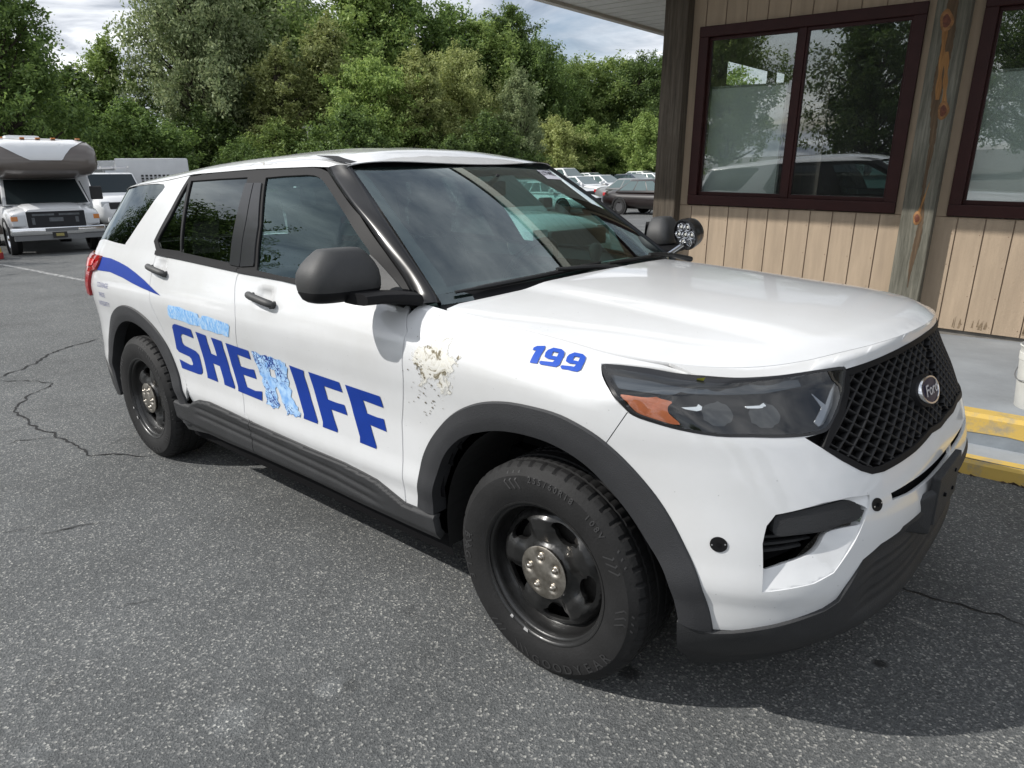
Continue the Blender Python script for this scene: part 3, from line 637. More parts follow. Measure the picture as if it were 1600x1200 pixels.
        h = MB(); h.box(g3-.38, g3-.24, s*hw*.97, s*(hw*.97+.22), B+.06, B+.22); h.build('side_mirror', paint if kind == 'sedan' and not dark else BLK, e, bevel=.03)
    h = MB(); h.box(x1-.06, x1+.02, -hw*.62, hw*.62, K['hood']-.42, K['hood']-.18); h.build('grille', BLK, e, bevel=.03)
    h = MB(); h.box(x0-.03, x0+.12, -hw*.78, hw*.78, .42, .60); h.box(x1-.10, x1+.05, -hw*.74, hw*.74, .34, .52); h.build('bumper', paint, e, bevel=.04)
    if kind == 'van':
        for px in (-.9, -2.1, -3.4):
            pass
    return e
def roof_rack(e, z, x0, x1, hw, m):
    k = MB()
    for x in (x0, (x0+x1)/2, x1):
        k.tube([(x, -hw, z-.16), (x, -hw, z), (x, hw, z), (x, hw, z-.16)], .022, 6)
    for y in (-hw, -.2, .2, hw): k.tube([(x0-.2, y, z), (x1+.2, y, z)], .02, 6)
    k.build('roof_rack', m, e, smooth=True)
CARS = []
BRN_P = mat('dark_brown_car_paint', (.013, .008, .0075), .3, coat=.5); GRY_P = mat('grey_car_paint', (.16, .165, .17), .3, coat=.8); NVY_P = mat('navy_car_paint', (.018, .028, .06), .3, coat=.8); SLV_P = mat('silver_car_paint', (.42, .43, .44), .3, metal=.4, coat=.6)
vehicle('parked_sedan', BRN_P, 'sedan', 'dark brown sedan seen side on, left of the corner post', 'car', (-13.45, 25.4), R(-8), dark=False)
vehicle('parked_sedan', WHITE, 'sedan', 'white sedan seen through the windshield behind the driver seat', 'car', (-18.07, 23.9), R(-5), dark=False)
vehicle('parked_suv', WHITE, 'suv', 'white suv on the far side of the police car, its fender seen through the glass', 'car', (-5.6, 5.75), R(-4))
vn = vehicle('work_van', WHITE, 'van', 'white work van with a roof rack between motorhome and police car', 'van', (-27.3, 8.0), R(-2)); roof_rack(vn, 2.28, -3.6, -.9, .75, SIL)
vn = vehicle('work_van', NVY_P, 'van', 'navy van with a ladder rack beside the corner post', 'van', (-26.5, 52.5), R(-4)); roof_rack(vn, 2.3, -3.6, -.9, .75, SIL)
vn = vehicle('work_van', WHITE, 'van', 'white van left of the navy van with the ladder rack', 'van', (-29.5, 53.0), R(-4)); roof_rack(vn, 2.3, -3.6, -.9, .75, SIL)
GC = 'cars crowding the far lot'
CARS.append(('parked_sedan', GRY_P, 'sedan', 'grey sedan in the crowded far rows beyond the dark brown sedan', 'car', (-16.74, 29.50), R(-6.9)))
CARS.append(('parked_sedan', SLV_P, 'sedan', 'silver sedan in the crowded far rows beyond the dark brown sedan', 'car', (-23.21, 25.16), R(177.4)))
CARS.append(('parked_sedan', GRY_P, 'sedan', 'grey sedan in the crowded far rows beyond the dark brown sedan', 'car', (-23.41, 28.06), R(-4.2)))
CARS.append(('parked_sedan', WHITE, 'sedan', 'white sedan in the crowded far rows beyond the dark brown sedan', 'car', (-22.91, 30.77), R(-3.9)))
CARS.append(('parked_sedan', WHITE, 'sedan', 'white sedan in the crowded far rows beyond the dark brown sedan', 'car', (-23.57, 33.57), R(-6.8)))
CARS.append(('parked_sedan', WHITE, 'sedan', 'white sedan in the crowded far rows beyond the dark brown sedan', 'car', (-23.64, 36.22), R(-3.4)))
CARS.append(('parked_sedan', NVY_P, 'sedan', 'navy sedan in the crowded far rows beyond the dark brown sedan', 'car', (-23.11, 39.07), R(-4.7)))
CARS.append(('parked_sedan', WHITE, 'sedan', 'white sedan in the crowded far rows beyond the dark brown sedan', 'car', (-23.06, 41.67), R(-2.6)))
CARS.append(('parked_pickup', WHITE, 'pickup', 'white pickup truck in the crowded far rows beyond the dark brown sedan', 'truck', (-22.80, 44.57), R(-3.2)))
CARS.append(('parked_sedan', GRY_P, 'sedan', 'grey sedan in the crowded far rows beyond the dark brown sedan', 'car', (-23.51, 47.13), R(-5.0)))
CARS.append(('parked_sedan', WHITE, 'sedan', 'white sedan in the crowded far rows beyond the dark brown sedan', 'car', (-29.80, 26.81), R(177.0)))
CARS.append(('parked_sedan', SLV_P, 'sedan', 'silver sedan in the crowded far rows beyond the dark brown sedan', 'car', (-29.76, 29.58), R(-4.0)))
CARS.append(('parked_sedan', WHITE, 'sedan', 'white sedan in the crowded far rows beyond the dark brown sedan', 'car', (-29.75, 32.30), R(-6.1)))
CARS.append(('parked_sedan', WHITE, 'sedan', 'white sedan in the crowded far rows beyond the dark brown sedan', 'car', (-29.94, 34.94), R(176.8)))
CARS.append(('parked_sedan', WHITE, 'sedan', 'white sedan in the crowded far rows beyond the dark brown sedan', 'car', (-29.81, 37.73), R(-2.4)))
CARS.append(('parked_pickup', WHITE, 'pickup', 'white pickup truck in the crowded far rows beyond the dark brown sedan', 'truck', (-29.91, 40.61), R(-7.2)))
CARS.append(('parked_sedan', WHITE, 'sedan', 'white sedan in the crowded far rows beyond the dark brown sedan', 'car', (-29.46, 43.28), R(-4.3)))
CARS.append(('parked_sedan', WHITE, 'sedan', 'white sedan in the crowded far rows beyond the dark brown sedan', 'car', (-29.89, 45.96), R(173.0)))
CARS.append(('parked_sedan', WHITE, 'sedan', 'white sedan in the crowded far rows beyond the dark brown sedan', 'car', (-30.05, 48.89), R(-2.1)))
CARS.append(('parked_sedan', WHITE, 'sedan', 'white sedan in the crowded far rows beyond the dark brown sedan', 'car', (-29.55, 57.11), R(176.9)))
CARS.append(('parked_suv', WHITE, 'suv', 'white suv in the crowded far rows beyond the dark brown sedan', 'car', (-30.10, 59.84), R(175.3)))
CARS.append(('parked_suv', WHITE, 'suv', 'white suv in the crowded far rows beyond the dark brown sedan', 'car', (-36.48, 33.54), R(-7.3)))
CARS.append(('parked_sedan', WHITE, 'sedan', 'white sedan in the crowded far rows beyond the dark brown sedan', 'car', (-36.28, 36.34), R(-4.4)))
CARS.append(('parked_pickup', WHITE, 'pickup', 'white pickup truck in the crowded far rows beyond the dark brown sedan', 'truck', (-36.10, 38.99), R(-4.1)))
CARS.append(('parked_pickup', WHITE, 'pickup', 'white pickup truck in the crowded far rows beyond the dark brown sedan', 'truck', (-36.10, 41.67), R(-2.1)))
CARS.append(('parked_sedan', NVY_P, 'sedan', 'navy sedan in the crowded far rows beyond the dark brown sedan', 'car', (-35.97, 44.41), R(-7.2)))
CARS.append(('parked_pickup', WHITE, 'pickup', 'white pickup truck in the crowded far rows beyond the dark brown sedan', 'truck', (-36.70, 47.09), R(-3.5)))
CARS.append(('parked_sedan', WHITE, 'sedan', 'white sedan in the crowded far rows beyond the dark brown sedan', 'car', (-36.52, 50.06), R(-6.8)))
CARS.append(('parked_sedan', WHITE, 'sedan', 'white sedan in the crowded far rows beyond the dark brown sedan', 'car', (-36.36, 52.66), R(175.7)))
CARS.append(('parked_pickup', WHITE, 'pickup', 'white pickup truck in the crowded far rows beyond the dark brown sedan', 'truck', (-36.36, 55.59), R(174.5)))
CARS.append(('parked_suv', WHITE, 'suv', 'white suv in the crowded far rows beyond the dark brown sedan', 'car', (-36.16, 58.24), R(-4.4)))
CARS.append(('parked_pickup', GRY_P, 'pickup', 'grey pickup truck in the crowded far rows beyond the dark brown sedan', 'truck', (-36.52, 60.89), R(175.6)))
CARS.append(('parked_suv', WHITE, 'suv', 'white suv in the crowded far rows beyond the dark brown sedan', 'car', (-36.28, 63.82), R(-4.3)))
CARS.append(('parked_sedan', WHITE, 'sedan', 'white sedan in the crowded far rows beyond the dark brown sedan', 'car', (-36.76, 66.40), R(-7.7)))
CARS.append(('parked_sedan', WHITE, 'sedan', 'white sedan in the crowded far rows beyond the dark brown sedan', 'car', (-42.78, 37.85), R(172.8)))
CARS.append(('parked_pickup', SLV_P, 'pickup', 'silver pickup truck in the crowded far rows beyond the dark brown sedan', 'truck', (-42.83, 40.44), R(-7.1)))
CARS.append(('parked_sedan', WHITE, 'sedan', 'white sedan in the crowded far rows beyond the dark brown sedan', 'car', (-43.08, 43.19), R(-7.1)))
CARS.append(('parked_pickup', GRY_P, 'pickup', 'grey pickup truck in the crowded far rows beyond the dark brown sedan', 'truck', (-42.97, 45.92), R(-5.7)))
CARS.append(('parked_suv', WHITE, 'suv', 'white suv in the crowded far rows beyond the dark brown sedan', 'car', (-42.90, 48.88), R(-2.8)))
CARS.append(('parked_suv', WHITE, 'suv', 'white suv in the crowded far rows beyond the dark brown sedan', 'car', (-42.57, 51.51), R(-2.5)))
CARS.append(('parked_suv', GRY_P, 'suv', 'grey suv in the crowded far rows beyond the dark brown sedan', 'car', (-42.95, 54.34), R(177.4)))
CARS.append(('parked_pickup', WHITE, 'pickup', 'white pickup truck in the crowded far rows beyond the dark brown sedan', 'truck', (-42.88, 56.91), R(174.6)))
CARS.append(('parked_sedan', GRY_P, 'sedan', 'grey sedan in the crowded far rows beyond the dark brown sedan', 'car', (-43.01, 59.71), R(-2.5)))
CARS.append(('parked_suv', WHITE, 'suv', 'white suv in the crowded far rows beyond the dark brown sedan', 'car', (-42.94, 62.60), R(-4.7)))
CARS.append(('parked_pickup', WHITE, 'pickup', 'white pickup truck in the crowded far rows beyond the dark brown sedan', 'truck', (-49.40, 44.53), R(-6.3)))
CARS.append(('parked_suv', WHITE, 'suv', 'white suv in the crowded far rows beyond the dark brown sedan', 'car', (-49.61, 52.67), R(-4.8)))
CARS.append(('parked_pickup', GRY_P, 'pickup', 'grey pickup truck in the crowded far rows beyond the dark brown sedan', 'truck', (-49.11, 55.57), R(-6.1)))
CARS.append(('parked_sedan', WHITE, 'sedan', 'white sedan in the crowded far rows beyond the dark brown sedan', 'car', (-50.04, 58.15), R(177.3)))
CARS.append(('parked_suv', NVY_P, 'suv', 'navy suv in the crowded far rows beyond the dark brown sedan', 'car', (-56.53, 51.60), R(-7.1)))
CC = {}
for nm_, c_, k_, lab_, cat_, loc_, yaw_ in CARS:
    key_ = (k_, c_.name)
    if key_ not in CC: CC[key_] = vehicle(nm_, c_, k_, lab_, cat_, loc_, yaw_, GC, dark=False)
    else:
        o_ = copy_tree(CC[key_]); o_.location = (*loc_, gz(*loc_)); o_.rotation_euler = (0, 0, yaw_); o_['label'] = lab_
# box trucks behind the work van
TRK = mat('truck_box_white', (.60, .61, .62), .45, var=.10, vscale=1.5); TRG = mat('truck_panel_grey', (.30, .31, .31), .6, var=.3, vscale=2.5)
def box_truck(loc, yaw, label, L_, Wd, Hh, fn):
    e = empty('box_truck', (loc[0], loc[1], 0), yaw, label, 'truck')
    mb = MB(); mb.box(-L_, 0, -Wd/2, Wd/2, .95, Hh); b = mb.build('cargo_box', TRK, e, smooth=True, bevel=.09)
    for s in (-1, 1):
        for wx in (1.1, -L_+1.4):
            m3 = MB(); r = .45; m3.lathe([(r*.6, -.13), (r*.93, -.13), (r, -.08), (r, .08), (r*.93, .13), (r*.6, .13)], (wx, s*(Wd/2-.2), r), 'y', 20, close=True); m3.build('wheel', RUB, e, smooth=True)
    mb = MB(); loft(mb, [(.05, .95, .6, 2.1), (.9, .95, .6, 2.05), (1.3, .94, .6, 1.45), (2.0, .88, .6, 1.35), (2.1, .8, .65, 1.2)], 20, 5); mb.build('cab', WHITE, e, smooth=True, sharp=50)
    quadpanel([(1.33, -.80, 1.45), (1.33, .80, 1.45), (.93, .74, 2.0), (.93, -.74, 2.0)], .02).build('windshield', DGL, e)
    mb = MB(); mb.box(-L_, .1, -Wd/2+.3, Wd/2-.3, .6, .95); mb.build('chassis', BLK, e)
    fn(e, L_, Wd, Hh)
def fA(e, L_, Wd, Hh):
    mb = MB()
    for a, b in ((-.62, -.34), (-.31, -.07)): mb.box(L_*a, L_*b, -Wd/2-.02, -Wd/2+.01, 1.4, Hh-.35)
    mb.build('side_panel', TRG, e)
def fB(e, L_, Wd, Hh):
    mb = MB()
    for i in range(7):
        for j in range(5): mb.box(-1.95+i*.17, -1.85+i*.17, -Wd/2-.015, -Wd/2+.01, Hh-.95+j*.12-.3, Hh-.87+j*.12-.3)
    mb.build('vent_grille', BLK, e)
    mb = MB(); mb.box(-3.3, -2.6, -Wd/2-.012, -Wd/2+.01, 1.5, Hh-.5); mb.build('side_panel', mat('panel_pale_blue_white', (.55, .58, .62), .4), e)
bx_, by_ = at(157.9, 38.5); box_truck((bx_, by_), R(38), 'white box truck with grey side panels behind the work van', 6.5, 2.4, 2.72, fA)
bx_, by_ = at(155.2, 37); box_truck((bx_, by_), R(68), 'white box truck with a black vent grille above the police car rear', 2.9, 2.4, 2.74, fB)
# ---------------------------------------------------------------- motorhome
rv = empty('motorhome', (-19.55, 3.45, 0), R(-7), 'white and taupe motorhome with its front grille missing, parked at far left', 'motorhome')
TAU = mat('taupe_motorhome_paint', (.125, .105, .092), .35, coat=.6, var=.08, vscale=2)
b = MB()
loft(b, [(-1.1, .98, .42, 1.45), (-.3, 1.0, .40, 1.40), (.15, .99, .42, 1.30), (.55, .97, .50, 1.24), (.72, .92, .62, 1.16), (.76, .90, .64, 1.12)], 24, 5.0)
b.build('cab_body', WHITE, rv, smooth=True, sharp=50)
b = MB(); loft(b, [(-.2, .70, 1.15, 1.38), (.30, .66, 1.10, 1.36), (.66, .62, 1.06, 1.26), (.74, .60, 1.05, 1.20)], 20, 4.0); b.build('hood', WHITE, rv, smooth=True, sharp=50)
b = MB(); b.add([(-1.0, -.98, 1.3), (.05, -.95, 1.3), (.05, .95, 1.3), (-1.0, .98, 1.3), (-1.0, -.88, 2.02), (-.52, -.84, 2.02), (-.52, .84, 2.02), (-1.0, .88, 2.02)], [(0, 3, 2, 1), (4, 5, 6, 7), (0, 1, 5, 4), (1, 2, 6, 5), (2, 3, 7, 6), (3, 0, 4, 7)])
b.build('cab', WHITE, rv, bevel=.05, smooth=True)
quadpanel([(.075, -.88, 1.36), (.075, .88, 1.36), (-.49, .78, 1.97), (-.49, -.78, 1.97)], .012).build('windshield', DGL, rv)
for s in (-1, 1):
    pts = [(-.95, s*.985, 1.36), (-.14, s*.965, 1.36), (-.58, s*.885, 1.93), (-.95, s*.905, 1.93)]
    quadpanel(pts if s < 0 else pts[::-1], .012).build('side_window', DGL, rv)
b = MB()
loft(b, [(-1.4, 1.22, 1.98, 2.92), (-.2, 1.22, 1.99, 2.92), (.30, 1.20, 2.02, 2.90), (.55, 1.15, 2.08, 2.78), (.68, 1.05, 2.16, 2.60), (.72, .9, 2.22, 2.48)], 28, 4.5)
cb = b.build('cabover', [TAU, WHITE], rv, smooth=True, sharp=60)
for po in cb.data.polygons:
    c = po.center; 
    if c.z > 2.86: po.material_index = 1
# white flash on the cabover front, laid on the lofted surface
from mathutils.bvhtree import BVHTree
bt = BVHTree.FromObject(cb, bpy.context.evaluated_depsgraph_get())
pts2 = [(-1.18, 2.90), (-.85, 2.72), (-.50, 2.50), (-.30, 2.40), (.36, 2.40), (.44, 2.52), (.60, 2.68), (.88, 2.82), (1.10, 2.90)]
vs = []; fs = []; nn = 60
for i in range(nn+1):
    y = -1.18+2.28*i/nn; zl = float(np.interp(y, [p_[0] for p_ in pts2], [p_[1] for p_ in pts2]))
    for j in range(9):
        z = zl+(2.905-zl)*j/8; h = bt.ray_cast(Vector((3, y, z)), Vector((-1, 0, 0)))
        if h[0] is None: h = bt.find_nearest(Vector((.3, y, z)))
        vs.append(h[0]+h[1]*.012)
for i in range(nn):
    for j in range(8): fs.append((i*9+j, (i+1)*9+j, (i+1)*9+j+1, i*9+j+1))
raw('cabover_flash', vs, fs, WHITE, cb)
b = MB(); b.box(-6.4, -1.05, -1.22, 1.22, .55, 2.90); b.build('house_box', WHITE, rv, bevel=.06, smooth=True)
b = MB(); b.box(-2.6, -1.0, -1.235, 1.235, .45, .9); b.box(-6.3, -4.4, -1.235, 1.235, .45, .9); b.build('skirt', TAU, rv)
b = MB(); b.box(-2.6, -1.75, -.4, .4, 2.90, 3.2); b.build('roof_air_unit', WHITE, rv, bevel=.10, smooth=True)
for y in (-.75, -.32, 0, .32, .85):
    b = MB(); b.box(.22, .32, y-.05, y+.05, 2.90, 2.945); b.build('marker_light', AMB, rv, bevel=.012)
b = MB(); b.box(.72, .775, -.62, .62, .66, 1.13); g_ = b.build('grille_opening', mat('black_engine_bay', (.010, .011, .014), .7), rv, bevel=.02)
b = MB()
for (y0, y1, z0, z1) in ((-.50, -.04, 1.0, 1.06), (.06, .50, 1.0, 1.06), (-.16, .14, .82, .94), (-.52, -.46, .74, .95), (.40, .47, .78, .95)): b.box(.776, .782, y0, y1, z0, z1)
b.build('radiator_support', mat('grey_radiator_parts', (.11, .12, .13), .6, var=.4, vscale=12), g_)
for s in (-1, 1):
    b = MB(); b.box(.52, .78, s*.64, s*.93, .70, 1.06); h = b.build('headlight', LMP, rv, bevel=.03)
    b = MB(); b.box(.60, .786, s*.80, s*.935, .86, 1.0); b.build('turn_lamp', AMB, h, bevel=.01)
b = MB(); b.box(.70, .92, -1.0, 1.0, .48, .66); bp_ = b.build('front_bumper', CHR, rv, bevel=.03, smooth=True)
b = MB(); b.box(.90, .926, -.30, .40, .555, .635); b.box(.80, .90, -.95, .95, .36, .478); b.build('bumper_lower', mat('grey_bumper_step', (.16, .165, .17), .5), bp_)
b = MB(); b.box(.922, .932, -.17, .14, .40, .54); pl = b.build('licence_plate', BLK, rv); b = MB(); b.box(.933, .936, -.10, .07, .44, .51); b.build('plate_crest', mat('plate_gold', (.35, .30, .10), .4, var=.5, vscale=60), pl)
for s in (-1, 1):
    for wx in (0, -4.0):
        m3 = MB(); r = .39; m3.lathe([(r*.6, -.11), (r*.93, -.11), (r, -.07), (r, .07), (r*.93, .11), (r*.6, .11)], (wx, s*.86, r), 'y', 24, close=True); w = m3.build('wheel', RUB, rv, smooth=True)
        m3 = MB(); m3.lathe([(.001, s*.13), (r*.16, s*.13), (r*.24, s*.06), (r*.5, s*.05), (r*.60, s*.115), (r*.63, s*.115), (r*.63, 0)], (wx, s*.86, r), 'y', 24); m3.build('rim', CHR, w, smooth=True)
        m3 = MB(); m3.lathe([(r+.10, 0), (r+.10, s*.13), (r+.02, s*.13)], (wx, s*.875, r+.01), 'y', 24); m3.build('wheel_arch', BLK, rv, smooth=True)
    b = MB(); b.box(-.25, -.15, s*1.02, s*1.30, 1.42, 1.78); b.build('side_mirror', BLK, rv, bevel=.03)
b = MB(); b.box(.07, .075, .52, .66, 1.55, 1.60)
_zi = [0, .66, 1.36, 1.97, 2.92, 3.2]; _zo = [0, .66, 1.21, 1.78, 2.74, 2.92]
def _squat(o_):
    for ch in o_.children:
        if ch.type == 'MESH' and not ch.name.startswith(('wheel', 'rim')):
            for v_ in ch.data.vertices: v_.co.z = float(np.interp(v_.co.z, _zi, _zo))
        if not ch.name.startswith('wheel'): _squat(ch)
bpy.context.view_layer.update(); _squat(rv)
# red and yellow barrel base at the left edge
cn = empty('safety_barrel', (-18.75, 1.78, 0), 0, 'low red and yellow banded barrel standing by the motorhome front wheel', 'barrel')
mb = MB(); mb.lathe([(.001, .0), (.30, .0), (.31, .03), (.31, .14), (.30, .15)], n=24); mb.build('base', mat('barrel_red', (.35, .03, .03), .5), cn, smooth=True)
mb = MB(); mb.lathe([(.30, .15), (.285, .16), (.28, .26), (.27, .27)], n=24); mb.build('yellow_band', mat('barrel_yellow', (.55, .38, .05), .5), cn, smooth=True)
mb = MB(); mb.lathe([(.27, .27), (.265, .28), (.25, .36), (.23, .40), (.001, .42)], n=24); mb.build('top', mat('barrel_red', (.35, .03, .03), .5), cn, smooth=True)
# lamp post at the tree line
ux, uy = at(146.6, 44); up_ = empty('utility_pole', (ux, uy, 0), 0, 'thin grey lamp pole in front of the tree line', 'pole')
mb = MB(); mb.tube([(0, 0, 0), (0, 0, 4.6)], [.08, .06], 8); mb.build('shaft', mat('weathered_pole_grey', (.30, .30, .28), .8), up_, smooth=True)
mb = MB(); mb.box(-.35, .1, -.12, .12, 4.6, 4.72); mb.build('lamp_head', mat('weathered_pole_grey', (.30, .30, .28), .8), up_, bevel=.03)
# ================================================================ the police car (x forward from the front axle, y left, z up)
def pch(xs,ys):
    xs=np.array(xs,float); ys=np.array(ys,float); h=np.diff(xs); d=np.diff(ys)/h
    m=np.zeros(len(xs)); m[0]=d[0]; m[-1]=d[-1]
    for i in range(1,len(xs)-1):
        if d[i-1]*d[i]>0:
            w1=2*h[i]+h[i-1]; w2=h[i]+2*h[i-1]; m[i]=(w1+w2)/(w1/d[i-1]+w2/d[i])
    def f(x):
        x=np.clip(np.asarray(x,float),xs[0],xs[-1]); i=np.clip(np.searchsorted(xs,x)-1,0,len(xs)-2)
        t=(x-xs[i])/h[i]; a=1-t
        return ys[i]*(1+2*t)*a*a+h[i]*m[i]*t*a*a+ys[i+1]*t*t*(3-2*t)-h[i]*m[i+1]*t*t*a
    return f
def sstep(a,b,x):
    t=np.clip((np.asarray(x,float)-a)/(b-a),0,1); return t*t*(3-2*t)
X0=.1; XR=-3.32; TF=1.3; TR=1.4
wz=pch([.16,.24,.32,.42,.46,.52,.60,.72,.84,.93,.99,1.05,1.12,1.18,1.24,1.32,1.45,1.58,1.65,1.74],
       [.90,.93,.946,.953,.955,.965,.958,.957,.967,.981,.986,.977,.955,.932,.902,.868,.80,.722,.672,.60])
xfz=pch([.16,.24,.31,.45,.56,.64,.72,.80,.90,1.0,1.08,1.14,1.3],[.785,.83,.87,.922,.93,.93,.92,.902,.87,.832,.805,.79,.76])
mz=pch([.16,.22,.30,.40,.5,.7,.9,1.05,1.2],[2.1,2.2,2.7,3.2,3.2,2.9,2.45,2.1,2.02])
xrz=pch([.2,.4,.6,.8,.95,1.1,1.25,1.4,1.55,1.7],[-4.0,-4.1,-4.13,-4.1,-4.07,-4.05,-4.0,-3.92,-3.85,-3.7])
# hood edge: front closing
EW=.835; EXF=.80; EM=2.02
zc=pch([-.6,-.3,0,.3,.5,.65,.78],[1.225,1.220,1.206,1.188,1.178,1.165,1.150])
ac=pch([-.6,-.3,0,.3,.6,.8],[.06,.085,.10,.12,.15,.16])
def eplan(t):
    t=np.asarray(t,float); ph=np.clip(t/TF,0,1)*np.pi/2
    s,c=np.sin(ph),np.cos(ph); r=(np.abs(s)**EM+np.abs(c)**EM)**(-1/EM)
    x=np.where(t>0,X0+r*s*(EXF-X0),X0+t); y=np.where(t>0,r*c*EW,EW+.02*sstep(0,-.6,t))
    return x,y
def hood(x,y):
    x=np.asarray(x,float); y=np.abs(np.asarray(y,float))
    xx=np.maximum(x,X0); rho=(((xx-X0)/(EXF-X0))**EM+(y/EW)**EM)**(1/EM)
    fr=np.clip((xx-X0)/(EXF-X0),0,1)
    d=np.clip((1-rho),0,1)*.68
    lip=.022*np.clip(1-d/.07,0,1)**2*sstep(.15,.7,fr)
    # power dome
    dome=.012*sstep(.56,.44,y)*sstep(.80,.45,x)
    return zc(x)-ac(x)*(np.minimum(y,.9)/.88)**2.2-lip+dome
def ez(t):
    x,y=eplan(t); return hood(x,y)
def sh(t): return np.where(np.asarray(t)>0,.13-.115*sstep(0,.55,t),.13)
KG=.93
def g(q):
    q=np.clip(q,0,1); return (1-np.sqrt(1-(KG*q)**2))/(1-np.sqrt(1-KG*KG))
def wtop(x): # roof narrowing towards the rear
    return .0
def W(x,z):
    x=np.asarray(x,float); z=np.asarray(z,float)
    w=wz(z)
    t=x-X0
    ex,ey=eplan(np.clip(t,-.7,0)); e_z=hood(ex,ey); zs=e_z-.13
    amt=(wz(e_z)-ey)*sstep(-1.15,-.6,x)
    w=w-amt*g((z-zs)/.13)
    w=w-sstep(-3.0,-4.1,x)*.05*sstep(1.2,1.6,z)
    return w
def S(t,z):
    t=np.asarray(t,float); z=np.asarray(z,float); t,z=np.broadcast_arrays(t,z)
    side=(t<=0)&(t>=XR-X0)
    x=X0+t; y=W(np.clip(x,XR,X0),z)
    # front
    ph=np.clip(t/TF,0,1)*np.pi/2; s,c=np.sin(ph),np.cos(ph)
    ex,ey=eplan(np.maximum(t,0)); e_z=hood(ex,ey); h=sh(t); zs=e_z-h
    zb=np.minimum(z,zs); m=mz(zb); r=(np.abs(s)**m+np.abs(c)**m)**(-1/m)
    fx=X0+r*s*(xfz(zb)-X0); fy=r*c*wz(zb)
    k=g((z-zs)/np.maximum(h,1e-4))
    fx=fx+(ex-fx)*k; fy=fy+(ey-fy)*k
    # rear
    tr=(XR-X0)-t; ph=np.clip(tr/TR,0,1)*np.pi/2; s,c=np.sin(ph),np.cos(ph); m=2.9
    r=(np.abs(s)**m+np.abs(c)**m)**(-1/m); rx=XR+r*s*(xrz(z)-XR)
    ry=r*c*W(np.full_like(z,XR),z)-sstep(-3.0,-4.1,rx)*.05*sstep(1.2,1.6,z)*c
    X=np.where(t>0,fx,np.where(side,x,rx)); Y=np.where(t>0,fy,np.where(side,y,ry))
    return np.stack([X,-Y,z],-1)

